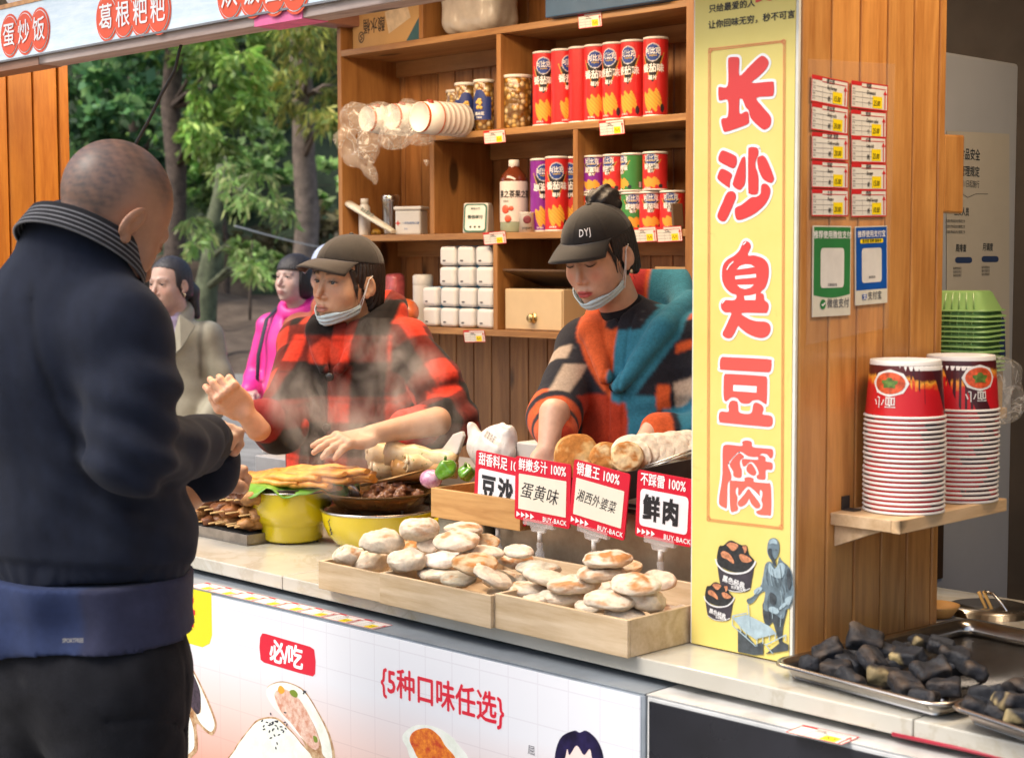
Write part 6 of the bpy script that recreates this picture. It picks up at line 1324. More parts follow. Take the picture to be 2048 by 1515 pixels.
m.build('barcode', PENINK, wb)
m = MB(); q = [at(x, y, Y=2.72) for x, y in ((870, 905), (885, 895), (905, 868), (922, 862), (926, 872), (915, 905), (900, 925), (878, 925))]; m.prism(q, (0, .012, 0)); tag(m.build('white_scoop', plain('white_plastic', (.68,)*3), loc=q[0], bevel=.003), 'white plastic scoop standing behind the rolls', 'scoop')

# ------------------------------------------------------------------ four flavour signs on clear clip stands
CLEAR = NT('clear_acrylic'); t = CLEAR; t.base((.8, .8, .8)); t.set(Roughness=.1, Specular_IOR_Level=1.0); tr_ = t.n('BsdfTransparent'); mx = t.n('MixShader'); mx.inputs[0].default_value = .26; t.l(tr_.outputs[0], mx.inputs[1]); t.l(t.b.outputs[0], mx.inputs[2]); t.l(mx.outputs[0], t.out.inputs[0]); CLEAR = t.m
SRED = plain('sign_red', srgb(200, 18, 48), .35, 0, .04); SWH = plain('sign_white', (.76, .76, .80), .35, 0, .03); SPAPER = plain('sign_paper', (.72, .69, .58), .5, 0, .04)
def flavour_sign(q, Y, head, big, label, hand, base_px):
    TL, TR, BL = [at(*c_, Y=Y) for c_ in q]; w_ = (TR-TL).length; h_ = (TL-BL).length; Fm = frame(BL, TR-TL, TL-BL); root = empty('flavour_sign', at(*base_px, Y=Y+.02), label, 'price sign', 'red flavour signs behind the buns')
    def sh(nm, mt, L_, lf): m = MB(); shape(m, [L_], Fm, 0, lf, False); return m.build(nm, mt, root)
    m = MB(); m.prism([Fm @ Vector((x, y, -.003)) for x, y in rrect(w_, h_, .006, 3, w_/2, h_/2)], Fm.to_3x3() @ Vector((0, 0, .003))); m.build('card', SRED, root)
    sh('insert', SPAPER if hand else SWH, rrect(w_*.86, h_*.56, .001 if hand else .009, 3, w_*.5, h_*.45), .0006)
    m = MB(); lettering(m, head, Fm @ Matrix.Translation((w_*.06, h_*.865, 0)), h_*.205, .02, .0008, 'LEFT', 0, .78); lettering(m, 'BUY-BACK', Fm @ Matrix.Translation((w_*.52, h_*.075, 0)), h_*.105, .02, .0008, 'LEFT', 0, .95, 1.1)
    for k in range(4): x = w_*(.04+.085*k); m.add([Fm @ Vector(c_) for c_ in ((x, h_*.04, .0008), (x+w_*.07, h_*.085, .0008), (x, h_*.13, .0008))], [(0, 1, 2)])
    m.build('white_lettering', plain('white_print', (.8,)*3), root)
    m = MB()
    if hand: lettering(m, big, Fm @ Matrix.Translation((w_*.10, h_*.47, 0)) @ Matrix.Rotation(-.05, 4, 'Z'), h_*(.27 if len(big) < 4 else .20), .004, .0012, 'LEFT', .22, 1.0 if len(big) < 4 else .78, 1.06)
    else: lettering(m, big, Fm @ Matrix.Translation((w_*.13, h_*.43, 0)), h_*.40, .045, .0012, 'LEFT', 0, .82, 1.25)
    m.build('flavour_lettering', PENINK, root)
    c0 = Fm @ Vector((w_*.42, 0, -.006)); b = at(*base_px, Y=Y+.02)
    m = MB(); m.prism([Fm @ Vector((w_*.18, -.008, .003)), Fm @ Vector((w_*.72, -.008, .003)), Fm @ Vector((w_*.72, .006, .003)), Fm @ Vector((w_*.18, .006, .003))], Fm.to_3x3() @ Vector((0, 0, -.010))); m.prism([Fm @ Vector((w_*.33, -.02, .002)), Fm @ Vector((w_*.55, -.02, .002)), Fm @ Vector((w_*.58, -.0085, .002)), Fm @ Vector((w_*.30, -.0085, .002))], Fm.to_3x3() @ Vector((0, 0, -.008))); m.build('clip', CLEAR, root)
    j = c0+Vector((0, .002, -.026)); m = MB(); m.tube([j+Vector((0, 0, .006)), j-Vector((0, 0, .016))], .0055, 12); m.build('joint', plain('joint_white', (.7, .7, .68), .3), root)
    m = MB(); m.lathe([(.006, 0), (.008, -.006), (.006, -.016), (.010, -.022), (.010, -.030), (.014, -.045), (.010, -.055), (0, -.055)], j-Vector((0, 0, .0165)), 14); m.build('stand', CLEAR, root)
flavour_sign([(975, 908), (1083, 931), (947, 1026)], 2.500, '甜香料足 100%', '豆沙', 'red sign printed with two bold characters, leftmost and half covered', False, (1000, 1090))
flavour_sign([(1051, 917), (1163, 935), (1029, 1036)], 2.474, '鲜嫩多汁 100%', '蛋黄味', 'red sign with three handwritten characters on cream paper', True, (1088, 1118))
flavour_sign([(1178, 932), (1292, 964), (1137, 1046)], 2.470, '销量王 100%', '湘西外婆菜', 'red sign with five handwritten characters, tilted to the right', True, (1204, 1105))
flavour_sign([(1304, 949), (1418, 970), (1270, 1070)], 2.462, '不踩雷 100%', '鲜肉', 'red sign with two bold characters beside the yellow banner', False, (1320, 1135))

# ------------------------------------------------------------------ wall shelf with upturned paper bowls
zs = at(1660, 1024, X=X_P1).z; ya = at(1660, 1024, X=X_P1).y; c_ = at(1809, 1040.5, Z=zs); e_ = at(2008, 996.6, Z=zs)
ws = empty('wall_shelf', ((X_P1+c_.x)/2, ya+.15, zs), 'small pale plank shelf on the pillar carrying paper bowls', 'shelf')
PALEW = wood('raw_plank', (.72, .53, .33), (.50, .33, .17), 'Y', .6, coat=0)
m = MB(); m.box((X_P1+.0005, ya, zs-.022), (c_.x-.018, e_.y, zs)); m.box((c_.x-.0175, ya-.001, zs-.0225), (c_.x, e_.y, zs+.001)); m.build('plank', PALEW, ws, bevel=.0015)
m = MB(); m.prism([(X_P1+.001, ya+.012, zs-.0225), (X_P1+.10, ya+.012, zs-.0225), (X_P1+.001, ya+.012, zs-.062)], (0, .02, 0)); m.build('bracket', PALEW, ws, bevel=.001)
m = MB(); m.prism([(X_P1+.001, ya+.0335, zs+.0005), (X_P1+.028, ya+.0335, zs+.0005), (X_P1+.028, ya+.0335, zs+.003), (X_P1+.004, ya+.0335, zs+.003), (X_P1+.004, ya+.0335, zs+.025), (X_P1+.001, ya+.0335, zs+.025)], (0, .022, 0)); m.build('angle_iron', plain('rust_iron', (.06, .05, .045), .6, .5), ws)
PB_W = plain('bowl_white', (.76, .73, .69), .4, 0, .04)
t = NT('bowl_print'); v = t.coord(); sp = t.n('SeparateXYZ'); t.l(v, sp.inputs[0])
ang = t.n('Math', operation='ARCTAN2'); t.l(sp.outputs[1], ang.inputs[0]); t.l(sp.outputs[0], ang.inputs[1])
wv = t.math('ADD', sp.outputs[2], t.math('MULTIPLY', t.noise(v, 70, 3, .6), .030))
c = t.ramp(t.math('MULTIPLY', wv, 10), [(.60, srgb(200, 26, 36)), (.74, srgb(206, 30, 34)), (.80, srgb(232, 120, 40)), (.86, srgb(240, 165, 60)), (.93, srgb(84, 22, 26))])
dk = t.math('SINE', t.math('ADD', t.math('MULTIPLY', ang.outputs[0], 2.0), t.math('MULTIPLY', sp.outputs[2], 14.0)))
t.base(t.mix(t.ramp(dk, [(.62, (0,)*3), (.66, (1,)*3)]), c, srgb(70, 26, 34))); t.set(Roughness=.35, Coat_Weight=.2); BOWLP = t.m
first_bowl = []
def bowl_mesh(p):
    root = empty('paper_bowl', p)
    m = MB(); m.lathe([(.0672, 0), (.0712, .0003), (.0722, .0022), (.0712, .0044), (.0672, .0049)], p, 40); m.build('rim', PB_W, root)
    m = MB(); m.lathe([(.0688, .0055), (.0622, .092)], p, 40); m.build('print', BOWLP, root)
    m = MB(); m.lathe([(.0622, .092), (.0618, .0995), (.0608, .1005), (.0585, .100), (.0575, .093), (0, .093)], p, 40); m.build('base', PB_W, root)
    return root
ctrs = [(at(1807, 1000, Z=zs+.02), 'front'), (at(1921, 985, Z=zs+.02), 'back')]
bx = X_P1+.079
nth = ['bottom', 'second', 'third', 'fourth', 'fifth', 'sixth', 'seventh', 'eighth', 'ninth', 'tenth', 'eleventh', 'twelfth', 'thirteenth', 'fourteenth', 'fifteenth', 'sixteenth', 'seventeenth', 'eighteenth', 'nineteenth', 'twentieth', 'top']
spots = [(at(1807, 1010, X=bx+.0).y, 'nearer'), (at(1917, 990, X=bx).y, 'farther')]
for yb, which in spots:
    for k in range(21):
        if not first_bowl: root = bowl_mesh(Vector((bx, yb, zs+.001))); first_bowl.append(root)
        else: root = copy_tree(first_bowl[0])
        root.location = (bx+random.uniform(-.0008, .0008), yb+random.uniform(-.0008, .0008), zs+.001+.00835*k); root.rotation_euler = (0, 0, random.uniform(-.5, .5)+(2.2 if which == 'farther' else -.4))
        tag(root, ('%s upturned paper bowl' % nth[k] if k in (0, 20) else '%s upturned paper bowl from the bottom' % nth[k])+' of the %s stack' % which, 'paper bowl', 'upturned printed paper bowls')
    # the printed picture shows on the top bowl only
    top = root; zz = zs+.001+.00835*20; inv = Matrix.Rotation(-top.rotation_euler.z, 4, 'Z')
    def on_bowl(a, z): r_ = .0688-(z-.0055)*.0763; return Vector((r_*math.cos(a), r_*math.sin(a), z))
    a0 = math.atan2(-yb, -bx)+(-.42 if which == 'nearer' else .55)
    def bpatch(nm, rx, rz, lift, mt, n=18, fn=None, dz=.062):
        mb = MB(); V_, F_ = [], []
        for j in range(5):
            for i in range(n):
                th_ = 2*math.pi*i/n; q = j/4; k_ = fn(th_) if fn else 1; p_ = on_bowl(a0+q*k_*rx*math.cos(th_)/.065, dz+q*k_*rz*math.sin(th_)); p_ += Vector((p_.x, p_.y, 0)).normalized()*lift; V_.append(p_)
        for j in range(4):
            for i in range(n): F_.append((j*n+i, j*n+(i+1) % n, (j+1)*n+(i+1) % n, (j+1)*n+i))
        W2 = Matrix.Translation(org(top)) @ inv.inverted(); Wl = inv
        mb.add([org(top)+(Wl @ p_) for p_ in V_], F_, True); return mb.build(nm, mt, top)
    bpatch('dish_picture_plate', .033, .023, .0006, PB_W, 24, lambda a: 1+.04*math.cos(8*a)); bpatch('dish_picture_soup', .028, .019, .0011, plain('soup_print', srgb(206, 84, 44), .4, 0, .5, 90)); bpatch('dish_picture_greens', .014, .009, .0016, plain('greens_print', srgb(92, 120, 50), .4, 0, .6, 110), 14, lambda a: 1+.25*math.sin(5*a))
    mb = MB(); q_ = MB(); lettering(q_, '小面', Matrix.Identity(4), .021, .01, 0, 'CENTER')
    inv2 = inv
    for f_ in [None]:
        W_v = []
        for v_ in q_.v: p_ = on_bowl(a0-.12-(-v_[0])*-1/.067*-1, .030-v_[1]); p_ += Vector((p_.x, p_.y, 0)).normalized()*.0012; W_v.append(org(top)+(inv @ p_))
        mb.add(W_v, q_.f)
    mb.build('lettering', PB_W, top)
# shelf behind the pillar with green food trays
zt = at(2010, 815, Y=2.99).z; xr = at(2010, 815, Y=2.99).x; rs_ = empty('rear_shelf', (-1.75, 2.86, zt), 'rough little shelf fixed behind the pillar', 'shelf')
m = MB(); m.box((-1.86, 2.752, zt-.022), (xr, 3.0, zt)); m.build('plank', PALEW, rs_, bevel=.002)
m = MB(); m.prism([(xr-.05, 2.99, zt-.0225), (xr-.01, 2.99, zt-.0225), (xr-.14, 2.99, zt-.09), (xr-.17, 2.99, zt-.09)], (0, -.02, 0)); m.build('strut', PINE, rs_)
tb = [at(1885, 690, Y=2.86), at(1976, 690, Y=2.86)]; xg1 = tb[1].x+.012; GRN = plain('tray_green', (.30, .52, .17), .35, 0, .06, 6, trans=.15); first_t = []
def food_tray(p, top):
    root = empty('food_tray', p); m = MB(); w2, d2 = .085, .06
    for s_, z in ((1.0, 0), (1.0, .0035)): pass
    L = [rrect(2*w2, 2*d2, .02, 4), rrect(2*w2, 2*d2, .02, 4), rrect(2*w2-.012, 2*d2-.012, .018, 4), rrect(2*w2-.04, 2*d2-.04, .016, 4), rrect(2*w2-.05, 2*d2-.05, .014, 4)]; Z = [0, .003, .004, .036, .040]
    n_ = len(L[0]); V_ = [p+Vector((x, y, z)) for l_, z in zip(L, Z) for x, y in l_]; F_ = [(j*n_+i, j*n_+(i+1) % n_, (j+1)*n_+(i+1) % n_, (j+1)*n_+i) for j in range(4) for i in range(n_)]+[tuple(range(4*n_, 5*n_))]
    m.add(V_, F_, True); m.build('shell', GRN, root)
    m = MB(); m.T = None
    for i in range(9): x = -.06+.015*i; m.tube([p+Vector((x, -d2+.0055, .005)), p+Vector((x*.9, -d2+.0195, .036))], .0016, 5)
    m.build('rib', GRN, root); return root
ordt = ['bottom', 'second', 'third', 'fourth', 'fifth', 'sixth', 'seventh', 'eighth', 'ninth', 'tenth', 'eleventh', 'twelfth', 'top']
z = at(1930, 742, Y=2.86).z; ztop = at(1930, 622, Y=2.86).z; 
m = MB(); m.box((xg1-.15, 2.80, zt+.001), (xg1-.012, 2.92, z-.001)); tag(m.build('cardboard_box', plain('kraft', (.46,)*3), loc=(xg1-.08, 2.86, zt)), 'small cardboard box under the green food trays', 'box')
for k in range(13):
    p = Vector((xg1-.085, 2.86, z+(ztop-z)*k/12)); 
    if not first_t: r0_ = food_tray(p, 0); first_t.append(r0_)
    else: r0_ = copy_tree(first_t[0])
    r0_.location = p+Vector((random.uniform(-.002, .002), 0, 0)); r0_.rotation_euler = (random.uniform(-.02, .02), random.uniform(-.02, .02), random.uniform(-.03, .03)+.12); tag(r0_, '%s upturned green food tray of the stack behind the pillar' % (ordt[k]+(' from bottom' if 0 < k < 12 else '')), 'food tray', 'upturned green food trays')
pg = np.array((xg1-.06, 2.86, (z+zt)/2-.005))
def bgf(P): Q = P-pg.astype(np.float32); return s_box(Q, (0, 0, .01), (.105, .075, .075), .04)+.012*np.abs(wob(Q, 26, 3))+.005*wob(Q, 70, 5)
tag(blob('plastic_bag', bgf, pg-.16, pg+.16, .006, PLASTIC, loc=tuple(pg)), 'clear plastic bag round the foot of the green tray stack', 'plastic bag')

# ------------------------------------------------------------------ steel trays of black tofu
TRAY = plain('tray_steel', (.50, .47, .43), .24, 1.0, .12, 10)
def steel_tray(A, xd, L, Wd, z, h, label, rot=0):
    root = empty('steel_tray', A, label, 'tray', 'steel trays of black tofu'); yd = Vector((-xd.y, xd.x, 0)); c0 = A+xd*L/2+yd*Wd/2; m = MB(); prof = [(0, .0015, 1), (-.022, .001, 1), (-.010, h*.75, 1), (-.003, h, 1), (.004, h+.001, 1), (.0065, h-.004, 1)]
    n_ = None; V_ = []
    for d_, z_, _ in prof: L2 = rrect(L+2*d_-.013, Wd+2*d_-.013, .035+d_, 6); n_ = len(L2); V_ += [Vector((c0.x, c0.y, z))+xd*x+yd*y+Vector((0, 0, z_)) for x, y in L2]
    inner = range(n_, 2*n_); F_ = [(j*n_+i, j*n_+(i+1) % n_, (j+1)*n_+(i+1) % n_, (j+1)*n_+i) for j in range(1, 5) for i in range(n_)]+[tuple(inner)]
    m.add(V_, F_, True); o = m.build('pan', TRAY, root); o.modifiers.new('t', 'SOLIDIFY').thickness = .0012; return root
tz = T_Z+.0015; rz = tz+.026; tA, tB = at(1532, 1322, Z=rz), at(1868, 1410, Z=rz); xd = (tB-tA).normalized(); xd.z = 0; xd.normalize(); yd = Vector((-xd.y, xd.x, 0))
dep = 2.745-tA.y; LL = .56
steel_tray(Vector((tA.x, tA.y, 0)), xd, (tB-tA).length+.012, dep-.02, tz, .026, 'large steel tray of black tofu, reaching in front of the pillar')
tC = at(1878, 1402, Z=rz+.012); xd2 = (at(2048, 1459, Z=rz+.012)-tC); xd2.z = 0; xd2.normalize(); steel_tray(Vector((tC.x+.004, tC.y-.0, 0)), xd2, .42, .30, tz+.010, .026, 'second steel tray of black tofu at the near right corner')
TOFU = vcol('tofu_black', .62, 0, .9, 95, .35, 45, .4)
def tofu(px_, py_, lay, s_, spin, tl, ro, label, pale=0, zb=tz+.004, seed=0):
    s_ *= .86; L3 = np.array([.030, .021, .0150])*s_; p = at(px_, py_-10, Z=zb+.014+.017*lay); q = (p-tA).dot(yd)
    if zb < tz+.008 and q < .036: p += yd*(.036-q)
    p = np.array(p, np.float32)
    def f_(P): return s_box(P, (0, 0, 0), L3, .007)+.0052*wob(P, 80, seed)+.0024*wob(P, 240, seed+1)
    V, Fq = nets(f_, -L3-.008, L3+.008, .0032); n1 = wob(V.astype(np.float32), 70, seed+5); n2 = wob(V.astype(np.float32), 190, seed+6)
    K = np.tile(np.array((.012, .0135, .018), np.float32), (len(V), 1))*(1+.3*n2[:, None]); e = sstep(np.abs(V[:, 0]/L3[0])+np.abs(V[:, 1]/L3[1])+np.abs(V[:, 2]/L3[2]), 1.9, 2.7); K = mixc(K, (.060, .042, .030), np.clip(e*.6*(n1 > -.2)+.55*sstep(n1, .1, .8)*(V[:, 2] > 0), 0, 1))
    if pale: K = mixc(K, (.40, .31, .15), sstep(n1+(-V[:, 0]/L3[0])*.9-(V[:, 1]/L3[1])*.5, .5, 1.0)*(pale if pale > .3 else 0))
    Mx = Matrix.Translation(Vector(p)) @ Matrix.Rotation(spin, 4, 'Z') @ Matrix.Rotation(tl, 4, 'X') @ Matrix.Rotation(ro, 4, 'Y')
    tag(np_mesh('black_tofu', V, Fq, TOFU, None, tuple(p), np.clip(K, .004, 1), Mx), label, 'tofu', 'black tofu blocks in the steel trays')
tl_ = [(1622,1338,0,1.0,'low block at the left end of the tofu heap'),(1655,1312,1,.95,'block leaning by the pillar foot at the left'),(1700,1338,0,1.1,'broad block at the left front of the heap'),(1728,1290,2,1.15,'topmost block of the heap, standing on edge'),(1762,1308,1,1.0,'dark block just below the topmost one'),(1800,1308,1,.9,'block behind the pale patched one'),(1745,1330,1,1.05,'long flat block above the front row'),(1818,1322,1,1.05,'block with a pale yellow torn patch'),(1845,1292,1,.85,'upright block at the back with a pale tip'),(1884,1300,1,.9,'block leaning at the back right'),
 (1912,1322,1,.95,'slanting block at the right back of the heap'),(1700,1366,0,.95,'block at the front left edge of the tray'),(1768,1362,0,1.1,'bluish block in the middle of the front row'),(1812,1382,0,1.1,'block at the front, below the pale patched one'),(1862,1350,1,1.1,'large block in the right half of the heap'),(1888,1382,0,1.1,'long block along the front right edge'),(1946,1350,0,.9,'small rough block at the right end of the heap'),(1850,1402,0,.95,'block nearest the corner where the trays meet'),(1668,1345,0,.9,'block glimpsed under the left ones'),(1790,1335,0,1.0,'block buried in the middle of the heap'),(1900,1340,0,1.0,'block buried under the slanting one'),(1725,1318,0,1.1,'block buried under the topmost one')]
for k, (x, y, lay, s_, lab) in enumerate(tl_): tofu(x, y, lay, s_, random.uniform(-1.2, 1.2), random.uniform(-.5, .5)+(.7 if k in (3, 8) else 0), random.uniform(-.4, .4), 'black tofu '+lab, 1.0 if k == 7 else .6 if k in (8, 12) else .15, seed=k*3)
for k, (x, y, lay, s_, lab) in enumerate(((1985, 1398, 1, 1.15, 'tallest block in the near right tray'), (2022, 1410, 1, 1.1, 'block with a torn cream side in the near right tray'), (1958, 1424, 0, .9, 'flat block at the left of the near right tray'), (2000, 1432, 0, 1.0, 'block in the middle of the near right tray'), (2046, 1392, 1, 1.0, 'block at the photo edge in the near right tray'), (2044, 1442, 0, 1.0, 'block at the near corner of the near right tray'))):
    tofu(x, y, lay, s_, random.uniform(-1, 1), random.uniform(-.4, .4), random.uniform(-.4, .4), 'black tofu '+lab, .9 if k in (1, 5) else .1, tz+.014, 90+k*3)
# pot with chopsticks and ladle, wooden bowl
pp_ = Vector((at(1975, 1230, Y=2.90).x, 2.91, T_Z)); zr = at(1975, 1226, Y=2.90).z-T_Z; pt = empty('steel_pot', pp_, 'steel pot with chopsticks and ladle behind the tofu trays', 'pot')
lat('pot', [(0, .001), (.075, .001), (.085, .01), (.085, zr-.004), (.089, zr), (.086, zr+.001), (.082, zr-.006), (.08, .012), (0, .01)], TRAY, pt, pp_, 40); lat('sauce', [(.0805, zr-.02), (0, zr-.0195)], plain('dark_sauce', (.05, .035, .02), .15, 0, .3, 30), pt, pp_, 30)
for k, (x0c, y0c, x1c, y1c) in enumerate(((1957, 1182, 1983, 1240), (1967, 1181, 1993, 1238))):
    a, b = at(x0c, y0c, Y=2.90), at(x1c, y1c, Y=2.90); m = MB(); m.tube([a, b+(b-a)*.5], [.0035, .003], 8); tag(m.build('chopstick', plain('chopstick_wood', (.66, .40, .12), .5), loc=a), ('left' if k == 0 else 'right')+' pale chopstick of the pair standing in the steel pot', 'chopstick', 'chopsticks in the steel pot')
q = [at(x, y, Y=2.90) for x, y in ((1970, 1182), (1985, 1186), (2005, 1208), (2028, 1242), (2034, 1262))]; m = MB(); m.tube(q, .003, 8); tag(m.build('ladle', STEEL, loc=q[0]), 'curved steel ladle handle leaning in the pot', 'ladle')
pw_ = Vector((at(1868, 1222, Y=2.79).x, 2.80, T_Z)); lat2 = empty('wooden_bowl', pw_, 'turned wooden bowl half hidden behind the pillar foot', 'bowl'); zr2 = at(1890, 1213, Y=2.79).z-T_Z; m = MB(); m.lathe([(0, .002), (.03, .002), (.042, .02), (.045, zr2), (.042, zr2), (.036, .02), (0, .01)], pw_, 30); m.build('bowl', plain('turned_wood', (.50, .27, .08), .45, 0, .2, 20), lat2)

# ------------------------------------------------------------------ side table behind the sellers
sx, sy, sz = -4.45, at(510, 910, X=-4.4).y, at(510, 910, X=-4.4).z; st = empty('side_table', (sx, sy+.2, 0), 'white metal side table at the open end of the kiosk', 'table')
a = at(510, 915, Y=sy); m = MB(); m.box((a.x, sy, sz-.055), (a.x+.75, sy+.45, sz)); m.build('top', plain('table_white', (.56, .57, .58), .4, .2, .1), st, bevel=.003)
m = MB()
for x_ in (a.x+.03, a.x+.70):
    for y_ in (sy+.03, sy+.41): m.box((x_, y_, 0), (x_+.03, y_+.03, sz-.0552))
m.build('leg', plain('table_leg', (.4, .4, .42), .4, .4), st)
p = at(574, 903, Y=sy+.12); p.z = sz; b = empty('sauce_bottle', p, 'white squeeze bottle with a red pointed cap on the side table', 'bottle'); lat('body', [(0, 0), (.03, 0), (.031, .01), (.028, .03), (.016, .04)], WHITEP, b, p); lat('cap', [(.0155, .0405), (.011, .055), (.003, .10), (0, .10)], plain('cap_red', (.60, .05, .04), .4), b, p)
p = at(548, 903, Y=sy+.08); p.z = sz+.001; m = MB(); m.box((p.x-.03, p.y-.03, sz+.001), (p.x+.05, p.y+.05, sz+.016)); tag(m.build('foam_lid', WHITEP, loc=p, bevel=.005), 'white foam lid lying on the side table', 'lid')
# ------------------------------------------------------------------ people: heads, hands, bodies as continuous implicit surfaces
SKIN = vcol('skin', .45, .12, .12, 240, .07, 60, .45); HAIRM = vcol('hair', .42, 0, .7, 260, .3, 120, .5)
CLOTH = vcol('fleece', .95, 0, .6, 300, .16, 160, .12, .10); KNIT = vcol('dark_knit', .85, 0, .3, 700, .14, 40, .2, .04); FLANNEL = vcol('flannel', .95, 0, .4, 420, .18, 110, .12, .10)
def A3(*v): return np.array(v, np.float32)
def head_f(P, closed=False, brow=1.0, jaw=1.0, cheek=1.0, nose=1.0, open_=1.0, ears=True, fat=0.0, nr=1.0, neck=-.185, necky=-.044):
    X = P[:, 0]; S = np.abs(X); Q = P.copy(); Q[:, 0] = S
    d = s_ell(P, (0, -.014, .030), (.0755, .094, .086))
    d = smin(d, s_ell(P, (0, .030, -.030), (.062*cheek, .058, .074)), .03)
    d = smin(d, s_ell(P, (0, .034, -.074), (.046*jaw+fat, .046, .038+fat*.5)), .03)
    d = smin(d, s_ell(P, (0, .066, -.100), (.019*jaw, .017, .014)), .022)
    d = smin(d, s_ell(Q, (.038, .052, -.034), (.024*cheek+fat*.6, .022, .024)), .022)
    d = smin(d, s_cone(Q, (.014, .083, .021), (.044, .068, .020), .007*brow, .006*brow), .014)
    d = smax(d, -s_ell(Q, (.031, .097, .001), (.017, .013, .010)), .012)
    d = smin(d, s_ell(Q, (.031, .0705, .000), (.0155, .0135, .0125)), .005)
    n_ = s_cone(P, (0, .084, .004), (0, .083+.024*nose, -.036), .006, .0095*nose)
    n_ = smin(n_, s_ell(Q, (.0115*nose, .090, -.041), (.0075, .009, .0065)), .007); d = smin(d, n_, .009)
    d = smax(d, -s_ell(Q, (.006, .099, -.048), (.0032, .004, .003)), .002)
    d = smin(d, s_ell(P, (0, .083, -.071), (.024, .014, .013)), .012)
    d = smin(d, s_chain(Q, [(0, .0975, -.0665), (.010, .0955, -.0655), (.022, .0855, -.0700)], [.0042, .0044, .0018], .004), .004)
    d = smin(d, s_chain(Q, [(0, .0955, -.0765), (.010, .0940, -.0762), (.021, .0850, -.0715)], [.0052, .0048, .0018], .004), .004)
    d = smax(d, -s_chain(Q, [(0, .1015, -.0712), (.012, .0985, -.0708), (.024, .0885, -.0712)], [.0013, .0012, .0010], .002), .003)
    if open_ > 0: d = smax(d, -s_ell(Q, (.031, .0845, .0005-.003*(1-open_)), (.0125, .011, .0042*open_)), .0012)
    if ears:
        e = s_ell(Q, (.080, -.012, -.012), (.007, .018, .030), Matrix.Rotation(R(-14), 3, 'X') @ Matrix.Rotation(R(22), 3, 'Z'))
        e = smax(e, -s_ell(Q, (.0880, -.005, -.008), (.0085, .0115, .020), Matrix.Rotation(R(-14), 3, 'X')), .004)
        e = smin(e, s_ell(Q, (.077, -.004, -.038), (.006, .008, .009)), .006); d = smin(d, e, .006)
    return smin(d, s_cone(P, (0, -.020, -.070), (0, necky, neck), .052*nr+fat, .054*nr+fat), .03)
def face_cols(P, skin, lips, brow=(.03, .02, .016), closed=False, lash=.8, blush=.5, stubble=None, lines=0):
    S = np.abs(P[:, 0]); x, y, z = P[:, 0], P[:, 1], P[:, 2]; K = np.tile(A3(*skin), (len(P), 1))*(1+.05*wob(P, 60, 3)[:, None]+.04*wob(P, 160, 5)[:, None])
    fr = sstep(y, .03, .06)
    K = mixc(K, np.array(skin)*A3(1.06, .72, .66), blush*np.exp(-((S-.038)/.018)**2-((z+.030)/.018)**2)*fr)
    K = mixc(K, np.array(skin)*A3(1.04, .78, .72), .5*np.exp(-(S/.012)**2-((z+.036)/.012)**2)*fr)
    K = mixc(K, np.array(skin)*A3(.9, .75, .70), .35*np.exp(-((S-.031)/.017)**2-((z-.0)/.014)**2)*fr)
    lm = sstep((S/.0235)**2+((z+.0715)/(.0098))**2, 1.15, .75)*fr; K = mixc(K, lips, lm*.9); K = mixc(K, np.array(lips)*.25, np.exp(-((z+.0710)/.0013)**2)*(S < .022)*fr*.8)
    t_ = np.clip((S-.014)/.034, 0, 1); bz = .0225+.0045*np.sin(t_*2.4); K = mixc(K, brow, sstep(np.abs(z-bz), .0042, .0018)*sstep(S, .012, .018)*sstep(S, .052, .042)*fr*.8)
    e = np.sqrt(((S-.031)/.0135)**2+((z-.0005)/.0058)**2); K = K if closed else mixc(K, (.012, .009, .008), lash*sstep(np.abs(e-1.02), .26, .08)*(z > -.0012)*fr)
    if closed: K = mixc(K, (.010, .008, .007), .98*np.exp(-((z+.0035-.0045*((S-.031)/.0135)**2)/.0020)**2)*(np.abs(S-.031) < .0160)*fr)
    K = mixc(K, np.array(skin)*.62, .5*np.exp(-((e-1.9)/.25)**2)*(z > .002)*fr)
    if stubble is not None:
        hl = sstep(z-(.035+.5*np.maximum(0, y-.02))+.03*wob(P, 30, 9), -.03, .03)*sstep(y, .088, .05); hl = np.maximum(hl, sstep(-y, .02, .06)*sstep(z, -.085, -.04)); K = mixc(K, stubble, np.clip(hl*.72*(1+.35*wob(P, 900, 4)+.2*wob(P, 150, 6)), 0, 1))
    if lines: K = mixc(K, np.array(skin)*.55, .35*np.clip(np.sin(P @ A3(40, 620, 160)), 0, 1)**6*sstep(-z, .02, .06)*sstep(.05-np.abs(y-.02), 0, .03))
    return np.clip(K, .003, 1)
